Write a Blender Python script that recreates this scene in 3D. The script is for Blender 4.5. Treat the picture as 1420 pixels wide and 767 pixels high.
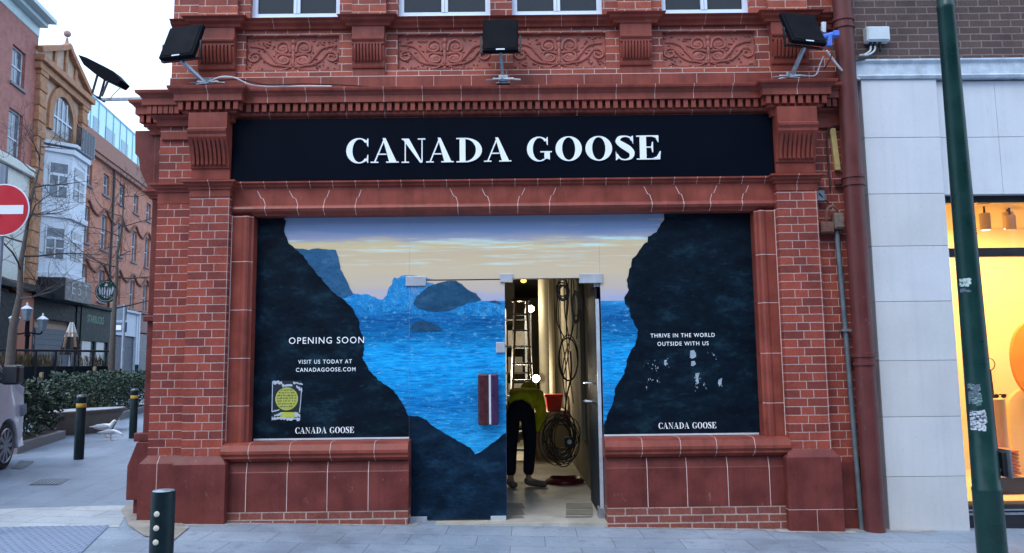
import bpy, bmesh, math, random
from mathutils import Vector, Matrix
R = math.radians
random.seed(7)
S = bpy.context.scene
for o in list(bpy.data.objects):
    bpy.data.objects.remove(o)
COL = S.collection

# ------------------------------------------------------------------ camera
F, CY, PITCH, ROLL, YAW, D, H = 1089.5, 379.93, .11428, .011835, .00359, 8.0, 1.6
cam_d = bpy.data.cameras.new('camera')
cam_d.sensor_width = 36
cam_d.lens = F / 1420 * 36
cam_d.shift_y = -3.57 / 1420
cam_d.clip_start = .05
cam_d.clip_end = 2000
cam = bpy.data.objects.new('camera', cam_d)
COL.objects.link(cam)
cam.matrix_world = (Matrix.Translation((0, -D, H)) @ Matrix.Rotation(-YAW, 4, 'Z')
                    @ Matrix.Rotation(math.pi / 2 + PITCH, 4, 'X') @ Matrix.Rotation(-ROLL, 4, 'Z'))
S.camera = cam

# ------------------------------------------------------------------ light
SUN_EL, SUN_AZ = 52, 210          # soft bright patch of an overcast sky, behind the viewer's left shoulder
w = bpy.data.worlds.new('World')
S.world = w
w.use_nodes = True
nt = w.node_tree
nt.nodes.clear()
out = nt.nodes.new('ShaderNodeOutputWorld')
bg = nt.nodes.new('ShaderNodeBackground')
sky = nt.nodes.new('ShaderNodeTexSky')
sky.sky_type = 'NISHITA'
sky.sun_disc = False
sky.sun_elevation = R(SUN_EL)
sky.sun_rotation = R(SUN_AZ)
sky.air_density = 1.2
sky.dust_density = 2.0
mixc = nt.nodes.new('ShaderNodeMix')
mixc.data_type = 'RGBA'
mixc.inputs[0].default_value = .70
mixc.inputs[7].default_value = (7.9, 10.2, 13.8, 1)     # the pale cloud sheet
nt.links.new(sky.outputs[0], mixc.inputs[6])
nt.links.new(mixc.outputs[2], bg.inputs[0])
bg.inputs[1].default_value = .125
nt.links.new(bg.outputs[0], out.inputs[0])
sd = bpy.data.lights.new('sun', 'SUN')
sd.energy = .9
sd.angle = R(25)
sd.color = (1, .975, .95)
sun = bpy.data.objects.new('sun', sd)
COL.objects.link(sun)
az, el = R(SUN_AZ), R(SUN_EL)
sdir = Vector((math.sin(az) * math.cos(el), math.cos(az) * math.cos(el), math.sin(el)))
sun.rotation_euler = sdir.to_track_quat('Z', 'Y').to_euler()
S.view_settings.view_transform = 'Standard'
S.view_settings.look = 'None'
S.view_settings.gamma = 1
S.view_settings.exposure = 0.72
S.view_settings.use_curve_mapping = False
S.render.engine = 'CYCLES'

# ------------------------------------------------------------------ photo point -> place
def ray(u, v):
    du, dv = u - 710, v - CY
    a = du * math.cos(ROLL) - dv * math.sin(ROLL)
    b = du * math.sin(ROLL) + dv * math.cos(ROLL)
    x, up = a / F, -b / F
    dy = math.cos(PITCH) - up * math.sin(PITCH)
    dz = math.sin(PITCH) + up * math.cos(PITCH)
    c, s = math.cos(YAW), math.sin(YAW)
    return Vector((c * x + s * dy, -s * x + c * dy, dz))

CAM = Vector((0, -D, H))
def P(u, v, Y):
    r = ray(u, v)
    return CAM + r * ((Y + D) / r.y)
def Z(v, u, Y): return P(u, v, Y).z
def X(u, v, Y): return P(u, v, Y).x
SL = .0235
def gz(x): return -SL * max(-30, min(30, x))
def G(u, v):                          # on the sloping pavement z = -SL*x
    r = ray(u, v)
    t = -H / (r.z + SL * r.x)
    return CAM + r * t

# ------------------------------------------------------------------ materials
MATS = {}
def N(nt, t, **kw):
    n = nt.nodes.new(t)
    for k, v in kw.items():
        setattr(n, k, v)
    return n
def base_mat(name, rough=.6, metal=0., spec=.5):
    m = bpy.data.materials.new(name)
    m.use_nodes = True
    b = m.node_tree.nodes['Principled BSDF']
    b.inputs['Roughness'].default_value = rough
    b.inputs['Metallic'].default_value = metal
    b.inputs['Specular IOR Level'].default_value = spec
    MATS[name] = m
    return m, m.node_tree, b
def ramp(nt, stops, inp=None, interp='LINEAR'):
    r = N(nt, 'ShaderNodeValToRGB')
    r.color_ramp.interpolation = interp
    e = r.color_ramp.elements
    e[0].position, e[0].color = stops[0][0], (*stops[0][1], 1)
    e[1].position, e[1].color = stops[-1][0], (*stops[-1][1], 1)
    for p, c in stops[1:-1]:
        q = e.new(p)
        q.color = (*c, 1)
    if inp is not None:
        nt.links.new(inp, r.inputs[0])
    return r
def noise(nt, vec, scale, detail=4, rough=.55):
    n = N(nt, 'ShaderNodeTexNoise')
    n.inputs['Scale'].default_value = scale
    n.inputs['Detail'].default_value = detail
    n.inputs['Roughness'].default_value = rough
    if vec is not None:
        nt.links.new(vec, n.inputs['Vector'])
    return n
def mapping(nt, vec, scale=(1, 1, 1), loc=(0, 0, 0), rot=(0, 0, 0)):
    m = N(nt, 'ShaderNodeMapping')
    m.inputs['Scale'].default_value = scale
    m.inputs['Location'].default_value = loc
    m.inputs['Rotation'].default_value = rot
    nt.links.new(vec, m.inputs['Vector'])
    return m.outputs[0]
def mix(nt, fac, a, b, blend='MIX'):
    n = N(nt, 'ShaderNodeMix', data_type='RGBA', blend_type=blend)
    for s, v in ((0, fac), (6, a), (7, b)):
        if isinstance(v, (int, float)):
            n.inputs[s].default_value = v
        elif isinstance(v, tuple):
            n.inputs[s].default_value = (*v, 1)
        else:
            nt.links.new(v, n.inputs[s])
    return n.outputs[2]
def math_(nt, op, a, b=0.):
    n = N(nt, 'ShaderNodeMath', operation=op)
    for i, v in enumerate((a, b)):
        if isinstance(v, (int, float)):
            n.inputs[i].default_value = v
        else:
            nt.links.new(v, n.inputs[i])
    return n.outputs[0]
def bump(nt, b, h, dist=.004, strength=.6):
    n = N(nt, 'ShaderNodeBump')
    n.inputs['Distance'].default_value = dist
    n.inputs['Strength'].default_value = strength
    nt.links.new(h, n.inputs['Height'])
    nt.links.new(n.outputs[0], b.inputs['Normal'])
def surf(name, c, rough=.6, metal=0., var=.25, scale=6., grain=60., bd=.002, spec=.5, streak=0., dirt=None, scuff=None):
    """a plain coloured surface with mottling, fine grain, optional run-down streaks and stains"""
    m, nt, b = base_mat(name, rough, metal, spec)
    tc = N(nt, 'ShaderNodeTexCoord').outputs['Object']
    n1 = noise(nt, tc, scale, 5)
    n2 = noise(nt, tc, grain, 3)
    lo = tuple(x * (1 - var) for x in c)
    hi = tuple(min(1, x * (1 + var)) for x in c)
    col = ramp(nt, [(.3, lo), (.7, hi)], n1.outputs[0]).outputs[0]
    col = mix(nt, .25, col, ramp(nt, [(.3, lo), (.7, hi)], n2.outputs[0]).outputs[0])
    if streak:
        ns = noise(nt, mapping(nt, tc, (14, 14, .7)), 1., 4)
        f = math_(nt, 'MULTIPLY', ramp(nt, [(.48, (0, 0, 0)), (.75, (1, 1, 1))], ns.outputs[0]).outputs[0], streak)
        col = mix(nt, f, col, tuple(x * .45 for x in c))
    if dirt:
        nd = noise(nt, tc, 2.3, 6, .65)
        f = ramp(nt, [(.52, (0, 0, 0)), (.72, (.8, .8, .8))], nd.outputs[0]).outputs[0]
        col = mix(nt, f, col, dirt)
    if scuff:
        nd = noise(nt, mapping(nt, tc, (1, 1, .55)), 17., 7, .7)
        ne = noise(nt, tc, 1.7, 3)
        f = math_(nt, 'MULTIPLY', ramp(nt, [(.615, (0, 0, 0)), (.69, (.75, .75, .75))], nd.outputs[0]).outputs[0], ramp(nt, [(.42, (.1, .1, .1)), (.6, (1, 1, 1))], ne.outputs[0]).outputs[0])
        col = mix(nt, f, col, scuff)
    nt.links.new(col, b.inputs['Base Color'])
    rr = ramp(nt, [(.3, (max(.03, rough - .12),) * 3), (.7, (min(1, rough + .12),) * 3)], n1.outputs[0])
    nt.links.new(rr.outputs[0], b.inputs['Roughness'])
    if bd:
        bump(nt, b, n2.outputs[0], bd, .5)
    return m
def brick_mat(name, c1, c2, mortar, bw, bh, msize=.007, squash=1., sqf=2, off=.5, ax='xz', bd=.004, rough=.62, loc=(0, 0)):
    m, nt, b = base_mat(name, rough, spec=.25)
    tc = N(nt, 'ShaderNodeTexCoord').outputs['Object']
    sx = N(nt, 'ShaderNodeSeparateXYZ')
    nt.links.new(tc, sx.inputs[0])
    cx = N(nt, 'ShaderNodeCombineXYZ')
    nt.links.new(math_(nt, 'ADD', math_(nt, 'ADD', sx.outputs[0], sx.outputs[1]), loc[0]), cx.inputs[0])
    nt.links.new(math_(nt, 'ADD', sx.outputs[2], loc[1]), cx.inputs[1])
    wob = noise(nt, tc, 9, 2)
    vec = N(nt, 'ShaderNodeVectorMath', operation='MULTIPLY_ADD')
    nt.links.new(wob.outputs[1], vec.inputs[0])
    vec.inputs[1].default_value = (.006, .006, 0)
    nt.links.new(cx.outputs[0], vec.inputs[2])
    t = N(nt, 'ShaderNodeTexBrick')
    t.offset = off
    t.squash, t.squash_frequency = squash, sqf
    t.inputs['Scale'].default_value = 1
    t.inputs['Brick Width'].default_value = bw
    t.inputs['Row Height'].default_value = bh
    t.inputs['Mortar Size'].default_value = msize
    t.inputs['Mortar Smooth'].default_value = .25
    t.inputs['Bias'].default_value = -.1
    t.inputs['Color1'].default_value = (*c1, 1)
    t.inputs['Color2'].default_value = (*c2, 1)
    t.inputs['Mortar'].default_value = (*mortar, 1)
    nt.links.new(vec.outputs[0], t.inputs['Vector'])
    n1 = noise(nt, tc, 2.2, 6, .65)
    n2 = noise(nt, tc, 45, 4)
    col = mix(nt, .75, t.outputs[0], ramp(nt, [(.3, (.55, .5, .52)), (.5, (1, 1, 1)), (.72, (1.25, 1.22, 1.2))], n1.outputs[0]).outputs[0], 'MULTIPLY')
    col = mix(nt, .6, col, ramp(nt, [(.3, (.65, .62, .62)), (.7, (1.25, 1.25, 1.25))], n2.outputs[0]).outputs[0], 'MULTIPLY')
    nt.links.new(col, b.inputs['Base Color'])
    h = math_(nt, 'SUBTRACT', math_(nt, 'MULTIPLY', n2.outputs[0], .35), t.outputs[1])
    bump(nt, b, h, bd, .8)
    return m
def emis(name, c, s):
    m, nt, b = base_mat(name)
    b.inputs['Emission Color'].default_value = (*c, 1)
    b.inputs['Emission Strength'].default_value = s
    b.inputs['Base Color'].default_value = (*c, 1)
    return m
def glass(name, c, rough=.03, alpha=.25):
    """thin glass pane: mostly clear, mirror reflections on top"""
    m, nt, b = base_mat(name, rough)
    nt.nodes.remove(b)
    g = N(nt, 'ShaderNodeBsdfGlossy')
    g.inputs['Roughness'].default_value = rough
    t = N(nt, 'ShaderNodeBsdfTransparent')
    t.inputs[0].default_value = (*c, 1)
    fr = N(nt, 'ShaderNodeFresnel')
    fr.inputs[0].default_value = 1.45
    mx = N(nt, 'ShaderNodeMixShader')
    nt.links.new(fr.outputs[0], mx.inputs[0])
    nt.links.new(t.outputs[0], mx.inputs[1])
    nt.links.new(g.outputs[0], mx.inputs[2])
    nt.links.new(mx.outputs[0], nt.nodes['Material Output'].inputs[0])
    return m

TERRA = surf('terracotta', (.235, .053, .037), .42, spec=.28, var=.38, scale=3.2, grain=90, bd=.0015, streak=.45, scuff=(.26, .12, .10))
TERRA_D = surf('terracotta_base', (.145, .033, .028), .45, spec=.28, var=.38, scale=4, grain=70, bd=.002, streak=.4, scuff=(.27, .15, .14))
TERRA_L = surf('terracotta_relief', (.36, .105, .078), .6, var=.3, scale=7, grain=60, bd=.003)
MORT = surf('mortar', (.60, .43, .40), .85, var=.2)
BRICK = brick_mat('red_brick', (.33, .068, .044), (.150, .034, .030), (.47, .32, .295), (X(313, 450, 0) - X(257, 450, 0)) / 2, .0845, .0050, squash=.667, off=0.)
BRICK_U = brick_mat('red_brick_upper', (.37, .090, .056), (.17, .042, .036), (.50, .37, .33), .235, .0845, .0058)
PLINTH = brick_mat('plinth_brick', (.24, .075, .055), (.20, .06, .05), (.40, .30, .27), .22, .075, .008)
BROWN = brick_mat('brown_brick', (.10, .066, .060), (.078, .050, .048), (.19, .155, .145), .225, .078, .008, bd=.008)
SIGNM = surf('sign_board', (.0012, .0032, .0085), .5, var=.15, scale=1.5, grain=200, bd=0, spec=.05)
WHITE = surf('white_letters', (.86, .92, .95), .45, var=.03, bd=0)
FRAMEW = surf('white_paint', (.66, .76, .90), .4, var=.06, bd=0)
BLACK = surf('black_metal', (.012, .014, .019), .42, var=.3, bd=.0006)
BLACKP = surf('black_paint', (.004, .005, .008), .6, var=.2, bd=0, spec=.06)
STEEL = surf('galvanised_steel', (.33, .37, .42), .42, .75, var=.25, scale=20)
CHROME = surf('polished_steel', (.62, .64, .66), .22, .9, var=.1)
PATCH = surf('brushed_fitting', (.52, .55, .60), .38, .35, var=.08)
CABW = surf('white_cable', (.68, .68, .70), .5, var=.1, bd=0)
CABB = surf('black_cable', (.012, .012, .013), .5, var=.2, bd=0)
PIPE = surf('painted_pipe', (.115, .030, .028), .42, var=.25, scale=3, streak=.5, bd=.0006, spec=.3, scuff=(.17, .09, .075))
STONE = surf('stone_cladding', (.60, .645, .70), .5, var=.08, scale=1.6, grain=30, bd=.0006, streak=.12, scuff=(.50, .50, .48))
FLASH = surf('lead_flashing', (.50, .58, .66), .45, .15, var=.3, scale=9)
GREEN = surf('green_post_paint', (.006, .040, .036), .34, var=.3, scale=4, bd=.0006, spec=.35, streak=.4, scuff=(.04, .075, .07))
BOLLM = surf('bollard_paint', (.005, .016, .021), .42, spec=.25, var=.3, scale=10)
YEL = surf('yellow_band', (.46, .29, .025), .5, var=.15)
GREY = surf('grey_plastic', (.55, .62, .68), .45, var=.1)
BLUEP = surf('blue_plug', (.06, .17, .62), .4, var=.2)
TIMBER = surf('pale_timber', (.50, .37, .15), .7, var=.2, scale=12)
RUSTY = surf('rusty_box', (.14, .06, .045), .8, var=.5, scale=25)
WGLASS = surf('dark_window_glass', (.010, .014, .020), .06, var=.2, bd=0, spec=.35)

# ------------------------------------------------------------------ mesh collector
class MB:
    def __init__(s):
        s.v, s.f, s.m, s.mi = [], [], [], 0
    def mat(s, i): s.mi = i; return s
    def add(s, vs, fs):
        k = len(s.v)
        s.v += [Vector(p) for p in vs]
        for f in fs:
            s.f.append([k + i for i in f])
            s.m.append(s.mi)
        return s
    def box(s, x0, x1, y0, y1, z0, z1):
        return s.add([(x, y, z) for z in (z0, z1) for y in (y0, y1) for x in (x0, x1)],
                     [(0, 2, 3, 1), (4, 5, 7, 6), (0, 1, 5, 4), (2, 6, 7, 3), (0, 4, 6, 2), (1, 3, 7, 5)])
    def prism(s, poly, a, b, axis='y'):
        n = len(poly)
        if axis == 'y': vs = [(p[0], t, p[1]) for t in (a, b) for p in poly]
        elif axis == 'x': vs = [(t, p[0], p[1]) for t in (a, b) for p in poly]
        else: vs = [(p[0], p[1], t) for t in (a, b) for p in poly]
        return s.add(vs, [tuple(range(n)), tuple(range(2 * n - 1, n - 1, -1))] +
                     [(i, i + n, (i + 1) % n + n, (i + 1) % n) for i in range(n)])
    def sheet(s, poly, y):
        return s.add([(p[0], y, p[1]) for p in poly], [tuple(range(len(poly)))])
    def tube(s, path, r, n=8, caps=True):
        path = [Vector(p) for p in path]
        rs = r if isinstance(r, (list, tuple)) else [r] * len(path)
        vs, fs, up = [], [], None
        for i, p in enumerate(path):
            d = (path[min(i + 1, len(path) - 1)] - path[max(i - 1, 0)])
            d = d.normalized() if d.length > 1e-9 else Vector((0, 0, 1))
            if up is None:
                up = d.orthogonal().normalized()
            else:
                up = (up - d * up.dot(d))
                up = up.normalized() if up.length > 1e-6 else d.orthogonal().normalized()
            q = d.cross(up)
            for k in range(n):
                a = 2 * math.pi * k / n
                vs.append(p + (up * math.cos(a) + q * math.sin(a)) * rs[i])
        for i in range(len(path) - 1):
            for k in range(n):
                fs.append((i * n + k, i * n + (k + 1) % n, (i + 1) * n + (k + 1) % n, (i + 1) * n + k))
        if caps:
            fs += [tuple(range(n - 1, -1, -1)), tuple(range((len(path) - 1) * n, len(path) * n))]
        return s.add(vs, fs)
    def lathe(s, c, prof, n=20):
        c = Vector(c)
        vs = [c + Vector((r * math.cos(2 * math.pi * k / n), r * math.sin(2 * math.pi * k / n), z)) for r, z in prof for k in range(n)]
        fs = [(i * n + k, i * n + (k + 1) % n, (i + 1) * n + (k + 1) % n, (i + 1) * n + k) for i in range(len(prof) - 1) for k in range(n)]
        return s.add(vs, fs + [tuple(range(n - 1, -1, -1)), tuple(range((len(prof) - 1) * n, len(prof) * n))])
    def ball(s, c, r, n=10, m=7):
        c = Vector(c)
        r = Vector(r) if not isinstance(r, (int, float)) else Vector((r, r, r))
        vs = [c + Vector((0, 0, -r.z))]
        for i in range(1, m):
            t = math.pi * i / m
            vs += [c + Vector((r.x * math.sin(t) * math.cos(2 * math.pi * k / n), r.y * math.sin(t) * math.sin(2 * math.pi * k / n), -r.z * math.cos(t))) for k in range(n)]
        vs.append(c + Vector((0, 0, r.z)))
        fs = [(0, 1 + (k + 1) % n, 1 + k) for k in range(n)]
        for i in range(m - 2):
            fs += [(1 + i * n + k, 1 + i * n + (k + 1) % n, 1 + (i + 1) * n + (k + 1) % n, 1 + (i + 1) * n + k) for k in range(n)]
        e = len(vs) - 1
        fs += [(e, e - n + k, e - n + (k + 1) % n) for k in range(n)]
        return s.add(vs, fs)
    def sweep(s, path, prof):
        """mitred moulding: prof = closed (out, z) outline, path = plan points, outward to the right of travel"""
        path = [Vector((*p, 0)) for p in path]
        n = len(prof)
        vs = []
        for i, p in enumerate(path):
            ds = []
            if i: ds.append((p - path[i - 1]).normalized())
            if i < len(path) - 1: ds.append((path[i + 1] - p).normalized())
            ns = [Vector((d.y, -d.x, 0)) for d in ds]
            m = ns[0] if len(ns) == 1 else (ns[0] + ns[1]) / (1 + ns[0].dot(ns[1]))
            vs += [p + m * o + Vector((0, 0, z)) for o, z in prof]
        fs = [(i * n + k, i * n + (k + 1) % n, (i + 1) * n + (k + 1) % n, (i + 1) * n + k) for i in range(len(path) - 1) for k in range(n)]
        return s.add(vs, fs + [tuple(range(n - 1, -1, -1)), tuple(range((len(path) - 1) * n, len(path) * n))])
    def build(s, name, mats, parent=None, smooth=False, bevel=0., world=True, origin=None):
        me = bpy.data.meshes.new(name)
        off = wloc(parent) if (parent is not None and world) else Vector((0, 0, 0))
        loc = Vector((0, 0, 0))
        if origin is not None:
            loc = Vector(origin) - off
            off = Vector(origin)
        me.from_pydata([p - off for p in s.v], [], s.f)
        for m in (mats if isinstance(mats, (list, tuple)) else [mats]):
            me.materials.append(m)
        for p, i in zip(me.polygons, s.m):
            p.material_index = i
            p.use_smooth = smooth
        bm = bmesh.new(); bm.from_mesh(me)
        bmesh.ops.recalc_face_normals(bm, faces=bm.faces)
        bm.to_mesh(me); bm.free()
        if smooth:
            try: me.set_sharp_from_angle(angle=R(45))
            except Exception: pass
        o = bpy.data.objects.new(name, me)
        COL.objects.link(o)
        o.location = loc
        if parent is not None:
            o.parent = parent
        if bevel:
            b = o.modifiers.new('bevel', 'BEVEL')
            b.width, b.segments, b.limit_method, b.angle_limit = bevel, 2, 'ANGLE', R(40)
        return o
def wloc(o):
    p = Vector((0, 0, 0))
    while o is not None:
        p += o.location
        o = o.parent
    return p
def tag(o, label=None, cat=None, group=None, kind=None):
    if label: o['label'] = label
    if cat: o['category'] = cat
    if group: o['group'] = group
    if kind: o['kind'] = kind
    return o
def empty(name, loc, label, cat, group=None, rz=0.):
    o = bpy.data.objects.new(name, None)
    o.empty_display_size = .1
    COL.objects.link(o)
    o.location = loc
    o.rotation_euler = (0, 0, rz)
    return tag(o, label, cat, group)
def copy_tree(o, parent=None):
    c = o.copy(); COL.objects.link(c)
    if parent is not None: c.parent = parent
    for ch in [x for x in bpy.data.objects if x.parent == o]:
        copy_tree(ch, c)
    return c
def arc(c, r, a0, a1, n, plane='xz', y=0.):
    pts = []
    for i in range(n + 1):
        a = R(a0 + (a1 - a0) * i / n)
        p = (c[0] + r * math.cos(a), c[1] + r * math.sin(a))
        pts.append((p[0], y, p[1]) if plane == 'xz' else (p[0], p[1], y))
    return pts
def smooth_path(pts, k=6):
    pts = [Vector(p) for p in pts]
    q = [pts[0]] + pts + [pts[-1]]
    out = []
    for i in range(1, len(q) - 2):
        for j in range(k):
            t = j / k
            a, b, c, d = q[i - 1], q[i], q[i + 1], q[i + 2]
            out.append(.5 * ((2 * b) + (c - a) * t + (2 * a - 5 * b + 4 * c - d) * t * t + (3 * b - a - 3 * c + d) * t ** 3))
    return out + [pts[-1]]
def text_mesh(txt, size, spacing=1.0, bold=0., depth=.0):
    cu = bpy.data.curves.new('text', 'FONT')
    cu.body, cu.size, cu.space_character, cu.align_x = txt, size, spacing, 'CENTER'
    cu.offset, cu.extrude = bold, depth
    cu.resolution_u = 4
    ob = bpy.data.objects.new('text', cu)
    COL.objects.link(ob)
    dg = bpy.context.evaluated_depsgraph_get()
    me = bpy.data.meshes.new_from_object(ob.evaluated_get(dg))
    vs = [v.co.copy() for v in me.vertices]
    fs = [tuple(p.vertices) for p in me.polygons]
    bpy.data.objects.remove(ob); bpy.data.curves.remove(cu); bpy.data.meshes.remove(me)
    return vs, fs
def put_text(mb, txt, c, width, height, spacing=1.1, bold=0., y=0.):
    """flat lettering in the x-z plane, fitted to the given width and cap height, centred on c"""
    vs, fs = text_mesh(txt, 1., spacing, bold)
    x0, x1 = min(v.x for v in vs), max(v.x for v in vs)
    z0, z1 = min(v.y for v in vs), max(v.y for v in vs)
    mb.add([(c[0] + ((v.x - x0) / (x1 - x0) - .5) * width, y, c[1] + ((v.y - z0) / (z1 - z0) - .5) * height) for v in vs], fs)

# ------------------------------------------------------------------ serif capitals (1 unit high)
def ring(cx, cy, rx, ry, ix, iy, irx, iry, a0, a1, n=36):
    o = [(cx + rx * math.cos(R(a0 + (a1 - a0) * i / n)), cy + ry * math.sin(R(a0 + (a1 - a0) * i / n))) for i in range(n + 1)]
    q = [(ix + irx * math.cos(R(a0 + (a1 - a0) * i / n)), iy + iry * math.sin(R(a0 + (a1 - a0) * i / n))) for i in range(n + 1)]
    return ('strip', o, q)
def bar(x0, x1, y0, y1): return ('poly', [(x0, y0), (x1, y0), (x1, y1), (x0, y1)])
def stroke(pts):
    c = smooth_path([(p[0], p[1], p[2]) for p in pts], 6)
    o, q = [], []
    for i, p in enumerate(c):
        a, b = c[max(0, i - 1)], c[min(len(c) - 1, i + 1)]
        d = Vector((b.x - a.x, b.y - a.y, 0)).normalized()
        n = Vector((-d.y, d.x, 0)) * max(.02, p.z) / 2
        o.append((p.x + n.x, p.y + n.y)); q.append((p.x - n.x, p.y - n.y))
    return ('strip', o, q)
GLY = {
    'A': [('poly', [(.445, 1.02), (.555, 1.02), (.975, .03), (.70, .03)]), ('poly', [(.125, .03), (.175, .03), (.505, .89), (.475, .95)]),
          ('poly', [(.235, .33), (.60, .33), (.585, .375), (.25, .375)]), bar(0, .29, 0, .045), bar(.585, 1.06, 0, .045)],
    'C': [ring(.48, .5, .48, .52, .51, .5, .275, .475, 42, 318), ('poly', [(.80, .70), (.845, .66), (.845, 1.0), (.815, 1.0), (.77, .90)]),
          ('poly', [(.815, 0), (.845, 0), (.845, .33), (.82, .33), (.77, .12)])],
    'N': [('poly', [(.02, 1), (.30, 1), (.87, .0), (.84, .0), (.78, .0)]), bar(.125, .17, .04, .86), bar(.835, .88, .02, .96), bar(0, .12, .955, 1.0),
          bar(0, .31, 0, .045), bar(.68, 1.0, .955, 1.0)],
    'D': [bar(.13, .36, .04, .96), ('strip', [(.35 + .66 * math.sin(R(a)), .5 + .5 * math.cos(R(a))) for a in range(0, 181, 6)],
                                   [(.35 + .42 * math.sin(R(a)), .5 + .455 * math.cos(R(a))) for a in range(0, 181, 6)]),
          bar(0, .37, .955, 1.0), bar(0, .37, 0, .045)],
    'O': [ring(.5, .5, .5, .52, .5, .5, .25, .475, 0, 360, 48)],
    'G': [ring(.48, .5, .48, .52, .51, .5, .275, .475, 42, 300), ('poly', [(.80, .70), (.845, .66), (.845, 1.0), (.815, 1.0), (.77, .90)]),
          ('poly', [(.70, .05), (.80, .10), (.92, .05), (.92, .36), (.70, .36)]), bar(.54, 1.0, .36, .405)],
    'S': [stroke([(.60, .80, .03), (.53, .94, .055), (.36, .985, .05), (.18, .93, .12), (.13, .77, .18), (.28, .62, .24), (.47, .47, .25), (.60, .30, .19),
                  (.56, .10, .12), (.38, .015, .05), (.20, .06, .055), (.09, .25, .03)]), ('poly', [(.60, .82), (.655, .66), (.655, 1.0), (.62, 1.0), (.55, .92)]),
          ('poly', [(.04, 0), (.075, 0), (.15, .09), (.09, .2), (.04, .36)])],
    'E': [bar(.12, .36, .04, .96), bar(0, .82, .955, 1.0), bar(0, .80, 0, .045), ('poly', [(.82, .955), (.82, .72), (.795, .72), (.72, .90), (.58, .955)]),
          ('poly', [(.78, .045), (.56, .045), (.74, .12), (.86, .34), (.89, .34), (.86, 0), (.79, 0)]),
          bar(.36, .58, .49, .535), ('poly', [(.58, .30), (.61, .30), (.61, .73), (.58, .73), (.54, .535), (.47, .52), (.54, .49)])],
}
def glyph(mb, ch, x0, x1, z0, h, y, depth, step):
    """one capital fitted between x0 and x1; pieces get slightly different depths so no faces coincide"""
    pts = []
    for g in GLY[ch]:
        for l in g[1:]: pts += l
    a, b = min(p[0] for p in pts), max(p[0] for p in pts)
    def T(p): return (x0 + (p[0] - a) / (b - a) * (x1 - x0), z0 + p[1] * h)
    for i, g in enumerate(GLY[ch]):
        yf = y - step * i
        if g[0] == 'poly':
            mb.prism([T(p) for p in g[1]], yf, y + depth)
        else:
            o, q = [T(p) for p in g[1]], [T(p) for p in g[2]]
            n = len(o)
            vs = [(p[0], yf, p[1]) for p in o + q] + [(p[0], y + depth, p[1]) for p in o + q]
            fs = []
            for k in range(n - 1):
                fs += [(k, k + 1, n + k + 1, n + k), (k, 2 * n + k, 2 * n + k + 1, k + 1), (n + k, n + k + 1, 3 * n + k + 1, 3 * n + k)]
            mb.add(vs, fs)
def serif_line(mb, c, width, h, y):
    ws = {'C': .88, 'A': 1.06, 'N': 1.0, 'D': 1.0, 'G': 1.0, 'O': 1.02, 'S': .72, 'E': .92, ' ': .45}
    txt = 'CANADA GOOSE'
    tot = sum(ws[k] for k in txt) + .1 * (len(txt) - 1)
    k, x = width / tot, c[0] - width / 2
    for ch in txt:
        if ch != ' ': glyph(mb, ch, x, x + ws[ch] * k, c[1] - h / 2, h, y, .0004, .0003)
        x += (ws[ch] + .1) * k

# ================================================================== SETTING: pavement
def pave_mat(name, c1, c2, joint, bw, bh, rot=0., rough=.55, js=.006, wet=.0):
    m, nt, b = base_mat(name, rough)
    tc = N(nt, 'ShaderNodeTexCoord').outputs['Object']
    v = mapping(nt, tc, rot=(0, 0, rot))
    t = N(nt, 'ShaderNodeTexBrick')
    for k, q in (('Scale', 1), ('Brick Width', bw), ('Row Height', bh), ('Mortar Size', js), ('Mortar Smooth', .4), ('Bias', 0)):
        t.inputs[k].default_value = q
    for k, q in (('Color1', c1), ('Color2', c2), ('Mortar', joint)):
        t.inputs[k].default_value = (*q, 1)
    nt.links.new(v, t.inputs['Vector'])
    n1 = noise(nt, tc, .8, 8, .68)
    n2 = noise(nt, tc, 60, 4)
    n3 = noise(nt, tc, 6, 6, .7)
    col = mix(nt, .9, t.outputs[0], ramp(nt, [(.28, (.55, .56, .58)), (.5, (1, 1, 1)), (.68, (1.2, 1.18, 1.15))], n1.outputs[0]).outputs[0], 'MULTIPLY')
    col = mix(nt, .6, col, ramp(nt, [(.3, (.72, .72, .72)), (.7, (1.2, 1.2, 1.2))], n2.outputs[0]).outputs[0], 'MULTIPLY')
    col = mix(nt, ramp(nt, [(.55, (0, 0, 0)), (.68, (.65, .65, .65))], n3.outputs[0]).outputs[0], col, tuple(x * .55 for x in c1))
    for sc_v, th, tint in ((2.6, .055, .55), (4.1, .04, 1.5)):
        vo = N(nt, 'ShaderNodeTexVoronoi'); vo.inputs['Scale'].default_value = sc_v
        nt.links.new(tc, vo.inputs['Vector'])
        col = mix(nt, ramp(nt, [(th * .8, (.7, .7, .7)), (th * 1.6, (0, 0, 0))], vo.outputs[0]).outputs[0], col, tuple(min(1, x * tint) for x in c1))
    nt.links.new(col, b.inputs['Base Color'])
    nt.links.new(ramp(nt, [(.3, (rough - .15,) * 3), (.7, (rough + .15,) * 3)], n1.outputs[0]).outputs[0], b.inputs['Roughness'])
    bump(nt, b, math_(nt, 'SUBTRACT', math_(nt, 'MULTIPLY', n2.outputs[0], .5), t.outputs[1]), .003, .6)
    return m
ST_ROT = math.atan(.155)
PAVE = pave_mat('granite_paving', (.20, .245, .315), (.16, .205, .27), (.12, .135, .16), .9, .45, rot=math.pi / 2 - ST_ROT + math.pi)
PAVEF = pave_mat('front_paving', (.27, .32, .385), (.225, .275, .34), (.14, .165, .19), .62, .42, rot=.02, js=.005)
BAND = pave_mat('kerb_band_stone', (.40, .425, .44), (.34, .37, .39), (.2, .2, .2), .95, .33, rot=.05, js=.008)
TACT = surf('tactile_slab', (.18, .23, .33), .6, var=.14, scale=4)
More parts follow.
